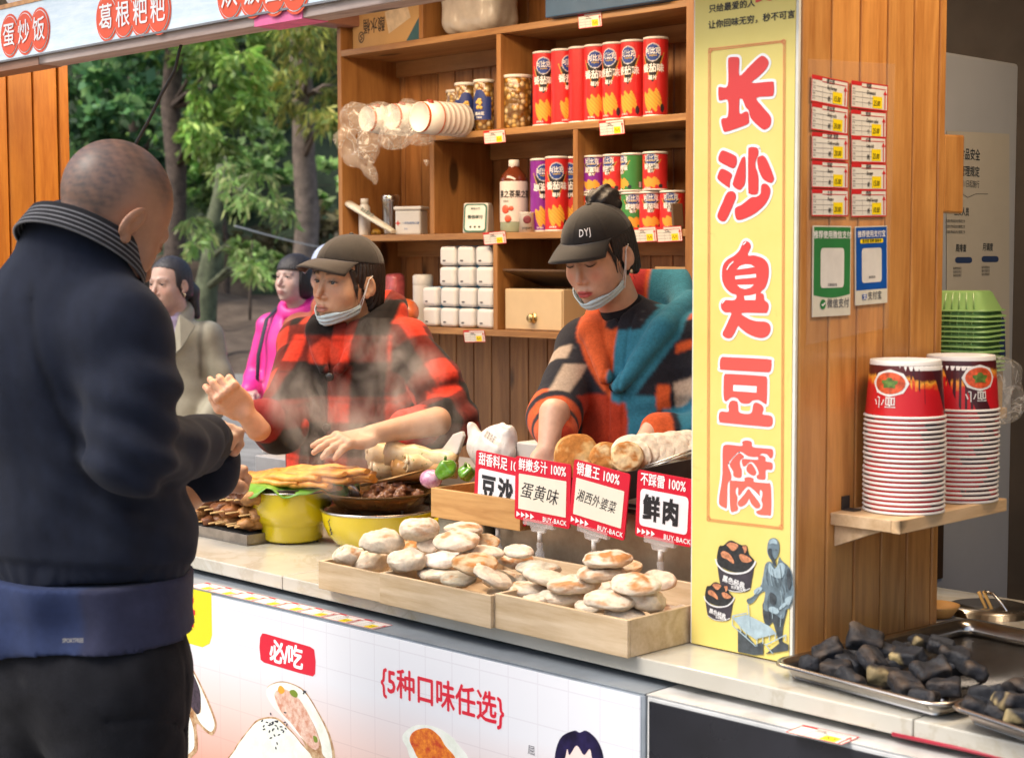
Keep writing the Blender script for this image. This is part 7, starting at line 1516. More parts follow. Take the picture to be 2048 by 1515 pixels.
def make_head(par, Mx, skin, lips, res=.0023, lash=.8, blush=.5, stubble=None, iris=(.02, .012, .008), gaze=0.0, lines=0, name='head', **kw):
    f_ = lambda P: head_f(P, **kw)
    o = blob(name, f_, (-.105, -.125, -.19), (.105, .125, .125), res, SKIN, par, None, lambda P: face_cols(P, skin, lips, closed=kw.get('closed', False), lash=lash, blush=blush, stubble=stubble, lines=lines), Mx)
    if kw.get('open_', 1) > 0:
        for s in (-1, 1):
            m = MB(); c_ = Vector((.031*s, .0705, 0)); m.ball(Mx @ c_, (.0122,)*3, Mx.to_3x3(), 24, 16)
            e = m.build('eye', plain('eye_white', (.40, .36, .33), .2, 0, 0), o)
            g = Vector((gaze, 1, -.12*(1-kw.get('open_', 1))-.05)).normalized(); m = MB(); m.ball(Mx @ (c_+g*.0062), (.0082, .0066, .0082), Mx.to_3x3(), 18, 10); m.build('iris', plain('iris_dark', iris, .08, 0, 0, spec=.8), e)
    for s in (-1, 1):                                   # lashes along the upper lid (the closed lid's edge when looking down)
        z0, k = (-.0040, .0045) if kw.get('closed') else (.0040, -.0030)
        m = MB(); m.tube([Mx @ Vector((s*(.031+.0145*u), .0848-.0042*u*u-.002*max(0, u), z0+k*u*u)) for u in (-1, -.6, -.2, .2, .6, 1)], [.0006, .0011, .0013, .0013, .0012, .0006], 6); m.build('lashes', plain('lash_black', (.008, .007, .006), .6), o)
    return o
def make_hand(par, Mx, skin, curl=(.3, .3, .3, .35), spread=.05, thumb=.5, side=1, arm=.2, res=.0024, knuckle=1.0, name='hand', r=1.0, armr=.034, thumb_in=.35):
    """wrist at the origin, fingers along +y, palm towards -z; side +1 puts the thumb on -x"""
    xs = [-.030, -.010, .010, .028]; Ls = [.072, .080, .075, .058]; fs = []
    for i in range(4):
        p = Vector((side*xs[i], .088-.006*abs(i-1.3), -.002*abs(i-1.5))); a = 0; pts = [p]; dx = side*(xs[i]*spread*30)*.02
        for seg, k in ((.45, .8), (.30, 1.2), (.25, .8)): a += curl[i]*k; p = p+Vector((dx*.3, math.cos(a)*Ls[i]*seg, -math.sin(a)*Ls[i]*seg)); pts.append(p)
        fs.append((pts, [.0096*r, .0088*r, .0080*r, .0068*r]))
    tp = [Vector((-side*.022, .022, -.008)), Vector((-side*(.044), .050, -.016)), Vector((-side*(.048-.03*thumb_in), .078, -.024-.014*thumb)), Vector((-side*(.044-.055*thumb_in), .100, -.028-.026*thumb))]; fs.append((tp, [.014*r, .0115*r, .0098*r, .0078*r]))
    def f_(P):
        d = s_box(P, (0, .050, -.003), (.037, .044, .0105), .010); d = smin(d, s_ell(P, (-side*.022, .034, -.014), (.018, .028, .013)), .012); d = smin(d, s_ell(P, (side*.026, .035, -.011), (.013, .032, .012)), .012)
        d = smin(d, s_cone(P, (0, -.005, -.001), (0, -arm, 0), .0245*r, armr), .022)
        for pts, rs_ in fs:
            e = s_chain(P, [tuple(q) for q in pts], rs_, .004); d = smin(d, e, .0055)
        for i in range(4): d = smin(d, s_ell(P, (side*xs[i], .084, .006), (.0085, .010, .0055)), .008)
        return d+.0006*knuckle*wob(P, 190, 2)
    def c_(P):
        K = np.tile(A3(*skin), (len(P), 1))*(1+.06*wob(P, 90, 3)[:, None]); tips = np.zeros(len(P), np.float32)
        for pts, _ in fs: tips = np.maximum(tips, np.exp(-((P-A3(*pts[-1]))**2).sum(-1)/(.010**2)))
        K = mixc(K, np.array(skin)*A3(1.08, .82, .78), tips*.7); return np.clip(mixc(K, np.array(skin)*A3(.85, .68, .6), knuckle*.25*sstep(np.abs(np.sin(P[:, 1]*210)), .85, 1.0)*(P[:, 1] > .08)), .01, 1)
    return blob(name, f_, (-.085, -arm-.03, -.12), (.085, .19, .045), res, SKIN, par, None, c_, Mx)
def basis(o, fwd, up):
    """matrix with +y along fwd and +z near up"""
    y = Vector(fwd).normalized(); x = y.cross(Vector(up)).normalized(); z = x.cross(y); m = Matrix((x, y, z)).transposed().to_4x4(); m.translation = Vector(o); return m
def head_mx(o, yaw, pitch, roll=0, s=1.0): return Matrix.Translation(o) @ Matrix.Rotation(R(yaw-90), 4, 'Z') @ Matrix.Rotation(R(roll), 4, 'Y') @ Matrix.Rotation(R(-pitch), 4, 'X') @ Matrix.Scale(s, 4)
def body_mx(x, y, yaw): return Matrix.Translation((x, y, 0)) @ Matrix.Rotation(R(yaw-90), 4, 'Z')
def cap(par, Mx, col_, brim_len=.07, word=None, droop=.03, low=.036, colb=None):
    c = empty('cap', Mx.translation, None) if False else None
    K = lambda P: np.tile(A3(*col_), (len(P), 1))*(1+.10*wob(P, 90, 3)[:, None])
    def f_(P):
        d = s_ell(P, (0, -.012, .040), (.0840, .1025, .0875)); d = smax(d, (low+.06*(P[:, 1]-.05))-P[:, 2], .004)
        th = np.arctan2(P[:, 0], P[:, 1]); return d+.0010*np.abs(np.sin(th*3))**.3*0-.0012*np.exp(-(np.sin(th*3)/.06)**2)+.0012*wob(P, 45, 5)
    o = blob('cap', f_, (-.1, -.125, .0), (.1, .115, .145), .003, KNITC, par, None, K, Mx)
    V, Fq = [], []; nu, nv = 29, 8
    for j in range(nv):
        for i in range(nu):
            a = (i/(nu-1)*2-1)*1.18; q = j/(nv-1); rx, ry = .0845, .1025; ln = brim_len*math.cos(a*.72)**.8
            x = (rx-.003)*math.sin(a)*(1+.10*q); y = -.010+(ry-.003)*math.cos(a)+ln*q; z = low+.006-droop*(math.sin(a)**2)*(.25+.75*q)-.006*q-.014*q*q; V.append((x, y, z))
    Fq = np.array([(j*nu+i, j*nu+i+1, (j+1)*nu+i+1, (j+1)*nu+i) for j in range(nv-1) for i in range(nu-1)]); V = np.array(V, np.float32)
    b = np_mesh('brim', V, Fq, KNITC, o, None, np.tile(A3(*(colb or col_)), (len(V), 1)), Mx); b.modifiers.new('t', 'SOLIDIFY').thickness = .004
    m = MB(); m.ball(Mx @ Vector((0, -.012, .1275)), (.007, .007, .004), Mx.to_3x3(), 12, 6); m.build('button', KNITC2, o)
    if word:
        t_ = MB(); lettering(t_, word, Matrix.Identity(4), .023, .02, 0, 'CENTER', 0, .95, 1.12); m = MB(); L = []
        for v in t_.v:
            th = -v[0]/.096+word_a; z = low+.030+v[1]; k = math.sqrt(max(.05, 1-((z-.040)/.0875)**2)); L.append(Mx @ Vector((.0862*k*math.sin(th), -.012+.1045*k*math.cos(th), z)))
        m.add(L, t_.f); m.build('lettering', plain('white_print', (.8,)*3), o)
    return o
KNITC = vcol('cap_cloth', .8, 0, .3, 500, .12, 60, .3, .2); KNITC2 = plain('cap_button', (.03, .028, .026), .8); word_a = -.42
MASKC = plain('mask_blue', (.50, .66, .72), .8, 0, .05, 30, .2, 200)
def chin_mask(par, Mx, zoff=-.100, slope=.52, hw=.021, ear=(.083, -.008, -.005), **kw):
    def f_(P):
        zc = zoff+(.075-P[:, 1])*slope; d = np.abs(head_f(P, ears=False, open_=0, **kw)-.0075-.0011*np.sin((P[:, 2]-zc)*480)-.0012*wob(P, 70, 3))-.0016
        d = np.maximum(d, np.abs(P[:, 2]-zc+.004*np.sin(P[:, 0]*60))-hw*(.75+.35*np.clip(P[:, 1]/.08, 0, 1))); return np.maximum(d, .012-P[:, 1])
    o = blob('face_mask', f_, (-.1, -.02, -.17), (.1, .13, 0), .0022, MASKC, par, None, None, Mx)
    for s in (-1, 1):
        for dz in (.010, -.010):
            y0 = .016; z0 = zoff+(.075-y0)*slope+dz; m = MB(); m.tube([Mx @ Vector((s*.070, y0, z0)), Mx @ Vector((s*.079, .008, (z0+ear[2])/2)), Mx @ Vector((s*.086, -.004, ear[2]+.012)), Mx @ Vector((s*.086, -.018, ear[2]+.022))], .0013, 5); m.build('ear_loop', plain('loop_white', (.7, .7, .7), .7), o)
    return o

# ---------------- the customer
SK_M = (.36, .185, .112)
hc = at(226, 434, D=2.70); bx_ = at(138, 900, D=2.76)
man = empty('person', (bx_.x, bx_.y, 0), 'bald man from behind in dark navy sweater paying at the counter', 'person')
HM = head_mx(hc, 92, 38, 5, 1.06); BM = body_mx(bx_.x, bx_.y, 104); BI = BM.inverted(); tl = lambda v: A3(*(BI @ Vector(v)))
make_head(man, HM, SK_M, (.30, .12, .09), .0024, stubble=(.062, .050, .046), lines=1, neck=-.15, necky=.006, nr=.9, fat=.004, open_=0.0, jaw=1.12, cheek=1.06)
nb = tl(at(152, 525, D=2.70)); sR = tl(at(234, 668, D=2.62)); eR = tl(at(262, 905, D=2.58)); wR = tl(at(408, 884, D=2.93)); sL = A3(-sR[0]-.02, sR[1]+.03, sR[2]+.01); eL = A3(-.30, .16, 1.14); wL = tl(at(425, 935, D=3.05))
def sweater(P):
    d = s_ell(P, (0, -.01, 1.28), (.190, .140, .27)); d = smin(d, s_ell(P, (0, .03, 1.10), (.212, .160, .17)), .08); d = smin(d, s_cone(P, sL, sR, .082, .082), .07)
    d = smin(d, s_cone(P, (0, -.03, 1.40), nb, .14, .100), .06); d = np.maximum(d, 1.018+.02*np.sin(P[:, 0]*9)-P[:, 2]-.10*P[:, 1])
    arm = smin(s_chain(P, [sR, (sR+eR)/2+A3(.012, 0, 0), eR, (eR*.5+wR*.5)+A3(0, 0, -.012), wR], [.078, .074, .070, .062, .050], .02), s_chain(P, [sL, eL, wL], [.080, .068, .05], .02), .02)
    d = smin(d, arm, .028); d = d+.007*wob(P, 15, 4)+.005*wob(P, 34, 8)+.006*np.sin(P[:, 2]*44+P[:, 0]*22+2.5*wob(P, 9, 3))*sstep(wob(P, 7, 5), -.2, .6)
    seam = np.abs((P[:, 0]-sR[0]+.055)+.25*(P[:, 2]-sR[2]+.1)); d = d+.0028*np.exp(-(seam/.006)**2)*(P[:, 2] > 1.25)*(P[:, 2] < 1.52)
    fo = np.sin((P-eR) @ A3(30, 40, 95)+1.5*wob(P, 12, 6)); d = d-.008*fo*np.exp(-((P-(eR+A3(.01, .03, .0)))**2).sum(-1)/.016)
    rib = sstep(P[:, 2]+.10*P[:, 1], 1.085, 1.07); return d+rib*(.006+.0012*np.sin(np.arctan2(P[:, 0], P[:, 1])*150))
blob('sweater', sweater, (-.40, -.25, .96), (.42, .62, 1.74), .0062, KNIT, man, None, lambda P: np.tile(A3(.009, .0125, .025), (len(P), 1))*(1+.2*wob(P, 300, 3)[:, None]-.55*(np.exp(-(((P[:, 0]-sR[0]+.055)+.25*(P[:, 2]-sR[2]+.1))/.005)**2)*(P[:, 2] > 1.2)*(P[:, 2] < 1.55))[:, None])+.05*sstep(wob(P, 420, 7)+.6*wob(P, 900, 8), 1.5, 1.8)[:, None], BM)
def cuff(P): dv = (wR-eR)/np.linalg.norm(wR-eR); return s_cone(P, wR-dv*.012, wR+dv*.034, .047, .043)-.0014*np.sin(np.arctan2(P[:, 0], P[:, 2])*40)
blob('cuff', cuff, wR-.1, wR+.1, .004, KNIT, man, None, lambda P: np.tile(A3(.006, .006, .008), (len(P), 1)), BM)
def shirt(P):
    z = P[:, 2]; k = (1.06-z); d = np.sqrt((P[:, 0]/(1.0+.10*k))**2+((P[:, 1]-.02)*1.33)**2)-.212-.012*np.sin(z*9)
    d = d+.006*np.sin(P[:, 2]*38+P[:, 0]*17+2.5*wob(P, 8, 2))+.005*wob(P, 16, 5)+.005*np.sin(P[:, 0]*55+P[:, 2]*15+2*wob(P, 9, 4))+.008*np.sin(P[:, 0]*21-P[:, 2]*26+1.5*wob(P, 6, 9)); return np.maximum(np.maximum(d, z-1.05), .912+.06*P[:, 0]+.035*np.sin(P[:, 0]*7+1)-z+.09*P[:, 1])
blob('shirt_hem', shirt, (-.32, -.24, .80), (.32, .27, 1.08), .006, KNIT, man, None, lambda P: mixc(np.tile(A3(.022, .034, .088), (len(P), 1)), (.026, .029, .060), sstep(P[:, 0], .125, .135)), BM)
tg = at(331, 1227, D=2.60); m = MB(); Ft = frame(BM @ Vector((.168, -.155, .985)), BM.to_3x3() @ Vector((.80, .45, .02)), (0, 0, 1))
lettering(m, 'SPORTFREE', Ft, .0095, .02, .010, 'CENTER', .1, .7); m.build('hem_lettering', plain('tag_grey', (.35, .33, .28), .6), man)
def trousers(P):
    d = s_ell(P, (0, .015, .90), (.195, .146, .17)); lg = s_cone(P, (.105, .0, .86), (.125, .03, .1), .118, .085); d = smin(d, smin(lg, s_cone(P, (-.105, .02, .86), (-.13, .05, .1), .118, .085), .02), .05)
    d = np.maximum(d, P[:, 2]-1.0); d = d+.007*wob(P, 13, 3)+.004*wob(P, 40, 7)+.006*np.sin(P[:, 2]*30+P[:, 0]*20)*sstep(.75-P[:, 2], -.1, .1)
    q = P-A3(.178, -.02, .845); pk = np.abs(q[:, 2]+.6*q[:, 1]+3.2*(q[:, 1]-.04)**2+.01); d = d+.006*np.exp(-(pk/.005)**2)*(np.abs(q[:, 1]) < .075)*(P[:, 0] > .12); return d+.003*np.exp(-((P[:, 1]-.05)/.003)**2)*(P[:, 0] > .1)
blob('trousers', trousers, (-.30, -.22, .05), (.30, .24, 1.02), .0075, vcol('trouser_cloth', .9, 0, .3, 180, .25, 25, .15, .03), man, None, lambda P: mixc(np.tile(A3(.0095, .010, .013), (len(P), 1)), (.06, .06, .06), .6*sstep(wob(P, 55, 4)+.6*wob(P, 190, 6), 1.15, 1.5)), BM)
V, K = [], []; nu, nv = 72, 22                      # striped polo collar
for j in range(nv):
    for i in range(nu):
        a = 2*math.pi*i/nu; q = j/(nv-1); r_ = 1+.10*q; p = Vector((.088*r_*math.sin(a), .108*r_*math.cos(a)-.004, .026-.046*q+.006*math.cos(a))); V.append(p); K.append((.20, .20, .21) if j % 4 == 1 and j > 2 else (.012, .012, .014))
CM = Matrix.Translation(at(172, 500, D=2.68)) @ Matrix.Rotation(R(90-90), 4, 'Z') @ Matrix.Rotation(R(-33), 4, 'X') @ Matrix.Rotation(R(-9), 4, 'Y')
cl = np_mesh('collar', np.array(V), np.array([(j*nu+i, j*nu+(i+1) % nu, (j+1)*nu+(i+1) % nu, (j+1)*nu+i) for j in range(nv-1) for i in range(nu)]), KNIT, man, None, np.array(K), CM); cl.modifiers.new('t', 'SOLIDIFY').thickness = .004
m = MB()                                             # shoes
for s in (-1, 1): m.ball(BM @ Vector((s*.13, .09, .05)), (.05, .145, .055), BM.to_3x3(), 20, 10)
m.build('shoes', plain('shoe_black', (.02, .02, .02), .5), man)
wp = BM @ Vector(wR); hp = at(480, 838, D=3.06); make_hand(man, basis(wp, hp-wp, (.55, -.45, .75)), (.47, .25, .145), (1.25, 1.3, 1.3, 1.25), .02, .9, 1, .07, .0026, 1.6, r=1.12, armr=.036, thumb_in=.8)
wp2 = at(415, 962, D=3.10); make_hand(man, basis(wp2, at(462, 930, D=3.18)-wp2, (.5, -.5, .7)), (.47, .25, .145), (.9, .95, 1.0, 1.0), .02, .6, -1, .12, .003, 1.2, r=1.1)

def strands(par, Mx, seed, n=16):
    rr = random.Random(seed); m = MB()
    for k in range(n):
        s = -1 if k % 4 else 1; a = Vector((s*rr.uniform(.060, .074), rr.uniform(-.02, .055), rr.uniform(.02, .05))); L = rr.uniform(.05, .12)
        m.tube([Mx @ Vector((a.x*(1+.12*u*rr.uniform(.6, 1.3)), a.y-.02*u+rr.uniform(-.004, .004), a.z-L*u)) for u in (0, .3, .6, .8, 1)], [.0010, .0009, .0008, .0006, .0003], 4)
    m.build('loose_hair', plain('hair_strand', (.014, .010, .009), .5), par)
# ---------------- seller in the red plaid hooded jacket
SK_A = (.56, .33, .205)
hA = at(693, 560, D=4.48); bA = at(712, 800, D=4.55); wmA = empty('person', (bA.x, bA.y, 0), 'seller in red and black plaid jacket and grey brown cap, talking', 'person')
HA = head_mx(hA, -86, 3, -4, 1.0); BA = body_mx(bA.x, bA.y, -66); BI_A = BA.inverted(); la = lambda v: A3(*(BI_A @ Vector(v)))
make_head(wmA, HA, SK_A, (.36, .13, .10), .0024, open_=.62, gaze=-.1, blush=.45, cheek=1.08, jaw=1.06, nose=.88, brow=.6)
def hair_f(P, back=.012, low=-.11, fringe=.045):
    d = s_ell(P, (0, -.018, .026), (.0835, .100, .094)); d = smin(d, s_ell(P, (0, -.062, -.055), (.066, .050, .075)), .04)
    d = d-.002*np.sin(np.arctan2(P[:, 0], P[:, 1])*46+6*wob(P, 20, 2)); face = np.maximum(P[:, 1]-(.040-.35*np.maximum(0, P[:, 2])), P[:, 2]-fringe); face = P[:, 1]-(.030+.07*sstep(P[:, 2], .058, .088))
    keep = np.maximum(face, low-P[:, 2]+.025*wob(P, 60, 4)); return np.maximum(d, np.minimum(keep, fringe-P[:, 2]+P[:, 1]*.3) if False else keep)
hairc = lambda c: (lambda P: np.tile(A3(*c), (len(P), 1))*(1+.35*np.sin(np.arctan2(P[:, 0], P[:, 1])*70+8*wob(P, 25, 2))[:, None]))
blob('hair', lambda P: np.minimum(hair_f(P, low=-.12), s_chain(np.abs(P*A3(1, 0, 0))+P*A3(0, 1, 1), [(.064, .040, .03), (.071, .030, -.015), (.072, .026, -.045)], [.008, .005, .002])), (-.11, -.14, -.15), (.11, .07, .14), .0032, HAIRM, wmA, None, hairc((.022, .014, .011)), HA)
cap(wmA, HA @ Matrix.Rotation(R(3), 4, 'X'), (.024, .020, .017), .076, droop=.026, low=.054, colb=(.036, .029, .025))
strands(wmA, HA, 3); chin_mask(wmA, HA, -.102, .50, .019, cheek=1.08, jaw=1.06)
shR, shL = A3(.160, .0, 1.345), A3(-.158, .0, 1.345); elR = la(at(562, 852, D=4.34)); wrR = la(at(524, 838, D=4.24)); elL = la(at(905, 842, D=4.36)); wrL = la(at(815, 860, D=4.18)); nbA = la(HA @ Vector((0, -.05, -.19)))
def plaid(u, v):
    a = (np.sin(u*2*math.pi/.155) > .22).astype(np.float32); b = (np.sin(v*2*math.pi/.165) > .22).astype(np.float32)
    K = np.where((a*b)[:, None] > 0, A3(.58, .042, .020), np.where((a+b)[:, None] > 0, A3(.125, .016, .011), A3(.016, .013, .012)))
    ln = (np.abs(np.sin(u*2*math.pi/.155-.6)) < .045)|(np.abs(np.sin(v*2*math.pi/.165+.8)) < .045); return np.where(ln[:, None], K*.35, K)
def seg_t(P, a, b): ab = b-a; t = ((P-a) @ ab)/(ab @ ab); q = a+np.clip(t, 0, 1)[:, None]*ab; return t, np.sqrt(((P-q)**2).sum(-1))
def jacketA(P):
    d = s_ell(P, (0, .0, 1.19), (.195, .142, .25)); d = smin(d, s_ell(P, (0, .01, .98), (.205, .155, .2)), .08); d = smin(d, s_cone(P, shL, shR, .066, .066), .07); d = smin(d, s_cone(P, (0, -.02, 1.36), nbA, .10, .075), .04); d = np.maximum(d, .80-P[:, 2])
    d = smin(d, s_chain(P, [shR, elR, wrR], [.068, .070, .052], .02), .03); d = smin(d, s_chain(P, [shL, (shL+elL)/2+A3(-.02, 0, 0), elL, wrL], [.068, .074, .074, .056], .02), .03)
    hood = np.sqrt((np.sqrt(((P-A3(0, -.02, 1.415))*A3(1, .92, 1))[:, 0]**2+((P[:, 1]+.03)*.95)**2)-.100)**2+((P[:, 2]-1.405+.42*P[:, 1])*.8)**2)-.032; d = smin(d, hood, .016); d = smin(d, s_chain(np.stack([np.abs(P[:, 0]), P[:, 1], P[:, 2]], 1), [(.105, -.03, 1.435), (.082, .075, 1.385), (.022, .145, 1.285)], [.036, .032, .018], .01), .010); d = smin(d, s_ell(P, (0, -.135, 1.36), (.12, .05, .11)), .03)
    d = smax(d, -s_cone(P, nbA+A3(0, .035, .10), nbA+A3(0, .055, -.075), .062, .030), .012)
    d = d+.006*wob(P, 17, 4)+.004*wob(P, 42, 8); fo = np.sin((P-elL) @ A3(25, 20, 110)+1.4*wob(P, 12, 6)); d = d-.006*fo*np.exp(-((P-(elL+A3(.02, .03, .03)))**2).sum(-1)/.014)
    return d+.004*np.exp(-((np.abs(P[:, 0]+.0)-.020)/.0035)**2)*(P[:, 1] > .06)
def jacketA_c(P):
    K = plaid(P[:, 0]+.055, P[:, 2]+.02)
    for a, b, o_ in ((shR, elR, 0), (elR, wrR, .1), (shL, elL, .05), (elL, wrL, .02)):
        t, d = seg_t(P, a, b); L = np.linalg.norm(b-a); ax = (b-a)/L; n1 = np.cross(ax, A3(0, 1, .2)); n1 /= np.linalg.norm(n1); n2 = np.cross(ax, n1); q = P-a; ang = np.arctan2(q @ n1, q @ n2); m_ = (d < .098)&(np.abs(P[:, 0]) > .150)&(t > -.1); K = np.where(m_[:, None], plaid(ang*.075+o_, t*L+o_), K)
    t, d = seg_t(P, elL, wrL); K = mixc(K, (.62, .045, .03), (d < .09)*(t > .80)*1.0); t, d = seg_t(P, elR, wrR); K = mixc(K, (.20, .02, .02), (d < .09)*(t > .8)*1.0)
    hd = ((P[:, 2] > 1.40)&(P[:, 1] < .05))|((seg_t(np.abs(P*A3(1, 0, 0))+P*A3(0, 1, 1), A3(.105, -.03, 1.435), A3(.022, .145, 1.285))[1] < .045)&(P[:, 2] > 1.30)); return np.where(hd[:, None]&(np.sin(P[:, 0]*22) > -.2)[:, None], A3(.50, .05, .025), K)
blob('hooded_jacket', jacketA, (-.42, -.22, .80), (.42, .58, 1.50), .0050, FLANNEL, wmA, None, jacketA_c, BA)
m = MB()
for z in (1.265, 1.13, 1.0): m.lathe([(0, .004), (.009, .004), (.012, .002), (.012, -.004)], BA @ Vector((.0, .178 if z < 1.2 else .158, z)), 14, None, (BA.to_3x3() @ Matrix.Rotation(R(-90), 3, 'X')))
m.build('buttons', plain('button_black', (.02, .018, .017), .25), wmA)
def legs(P): return np.maximum(smin(s_cone(P, (.10, 0, .85), (.11, .02, .02), .10, .07), s_cone(P, (-.10, 0, .85), (-.11, .02, .02), .10, .07), .03), P[:, 2]-.9)
blob('trousers', legs, (-.26, -.15, -.03), (.26, .2, .95), .014, KNIT, wmA, None, lambda P: np.tile(A3(.02, .02, .028), (len(P), 1)), BA)
wp = BA @ Vector(wrR)+Vector((0, 0, .0)); make_hand(wmA, basis(at(490, 826, D=4.17), at(450, 778, D=4.12)-at(492, 826, D=4.17), (.75, -.6, .15)), (.60, .33, .21), (.75, .8, .9, 1.05), .15, .5, 1, .06, .003, .6, armr=.033)
wp = BA @ Vector(wrL); h1 = at(742, 868, D=4.02); make_hand(wmA, basis(h1, at(660, 884, D=3.94)-h1, (.25, -.2, .95)), SK_A, (.12, .18, .25, .3), .2, .3, -1, (wp-h1).length+.03, .003, .5, armr=.038)

# ---------------- seller in the patchwork hooded jacket
SK_B = (.60, .365, .255)
hB = at(1196, 508, D=3.84); bB = at(1276, 800, D=3.92); wmB = empty('person', (bB.x, bB.y, 0), 'seller in colour block fleece jacket and black cap, looking down', 'person')
HB = head_mx(hB, -84, 20, 2, .94); BB = body_mx(bB.x, bB.y, -72); BI_B = BB.inverted(); lb = lambda v: A3(*(BI_B @ Vector(v)))
make_head(wmB, HB, SK_B, (.42, .035, .045), .0023, open_=0.0, closed=True, blush=.85, cheek=1.07, jaw=1.04, nose=.84, brow=.5)
blob('hair', lambda P: np.minimum(np.minimum(hair_f(P, low=-.075), s_ell(P, (0, -.074, .114), (.048, .044, .040))+.004*wob(P, 110, 3)+.003*np.sin(P[:, 0]*160+P[:, 2]*120)), s_chain(np.abs(P*A3(1, 0, 0))+P*A3(0, 1, 1), [(.066, .045, .035), (.0725, .032, -.005), (.0725, .034, -.05)], [.006, .003, .0012])), (-.11, -.14, -.12), (.11, .08, .16), .003, HAIRM, wmB, None, hairc((.014, .010, .009)), HB)
cap(wmB, HB, (.020, .018, .0165), .072, 'DYJ', droop=.022, low=.050); strands(wmB, HB, 8, 10); chin_mask(wmB, HB, -.106, .50, .018, cheek=1.07, jaw=1.04)
m = MB(); m.ball(HB @ Vector((-.083, -.008, -.052)), (.004, .004, .006), None, 10, 8); m.build('earring', plain('ear_gold', (.7, .6, .4), .2, .8), wmB)
sR_, sL_ = A3(.142, .0, 1.365), A3(-.160, .0, 1.385); eR_ = lb(at(1108, 835, D=3.80)); wR_ = lb(at(1112, 868, D=3.72)); eL_ = A3(-.245, .075, 1.17); wL_ = lb(at(1318, 862, D=3.70)); nbB = lb(HB @ Vector((0, -.05, -.19)))
def jacketB(P):
    d = s_ell(P, (0, .0, 1.22), (.182, .136, .25)); d = smin(d, s_ell(P, (0, .01, 1.0), (.195, .148, .2)), .08); d = smin(d, s_cone(P, sL_, sR_, .062, .062), .07); d = smin(d, s_cone(P, (0, -.02, 1.40), nbB, .09, .066), .04); d = np.maximum(d, .80-P[:, 2])
    d = smin(d, s_chain(P, [sR_, eR_, wR_], [.064, .064, .048], .02), .025); d = smin(d, s_chain(P, [sL_, eL_, wL_], [.068, .068, .043], .02), .03)
    hx = P[:, 0]; ring_ = np.sqrt((np.sqrt(hx**2+((P[:, 1]+.02)*.95)**2)-.098)**2+((P[:, 2]-1.435+.75*P[:, 1])*.75)**2)-.030; d = smin(d, ring_, .014); d = smin(d, s_chain(P, [(-.115, -.05, 1.475), (-.095, .07, 1.42), (-.012, .146, 1.285)], [.034, .031, .016], .01), .006); d = smin(d, s_chain(P, [(.115, -.05, 1.465), (.085, .08, 1.41), (.020, .146, 1.305)], [.032, .028, .016], .01), .006); d = smin(d, s_ell(P, (0, -.13, 1.41), (.125, .05, .11)), .03)
    d = smax(d, -s_cone(P, nbB+A3(0, .03, .10), nbB+A3(0, .06, -.085), .058, .026), .012)
    d = d+.005*wob(P, 17, 14)+.0035*wob(P, 42, 18); fo = np.sin((P-eL_) @ A3(20, 30, 105)+1.4*wob(P, 12, 6)); d = d-.007*fo*np.exp(-((P-(eL_+A3(.01, .02, .03)))**2).sum(-1)/.018); return d+.004*np.exp(-((np.abs(P[:, 0])-.018)/.0035)**2)*(P[:, 1] > .06)
NAV, ORG, RED_, TEA, BEI = A3(.018, .019, .026), A3(.60, .105, .030), A3(.42, .045, .018), A3(.035, .185, .27), A3(.42, .33, .25)
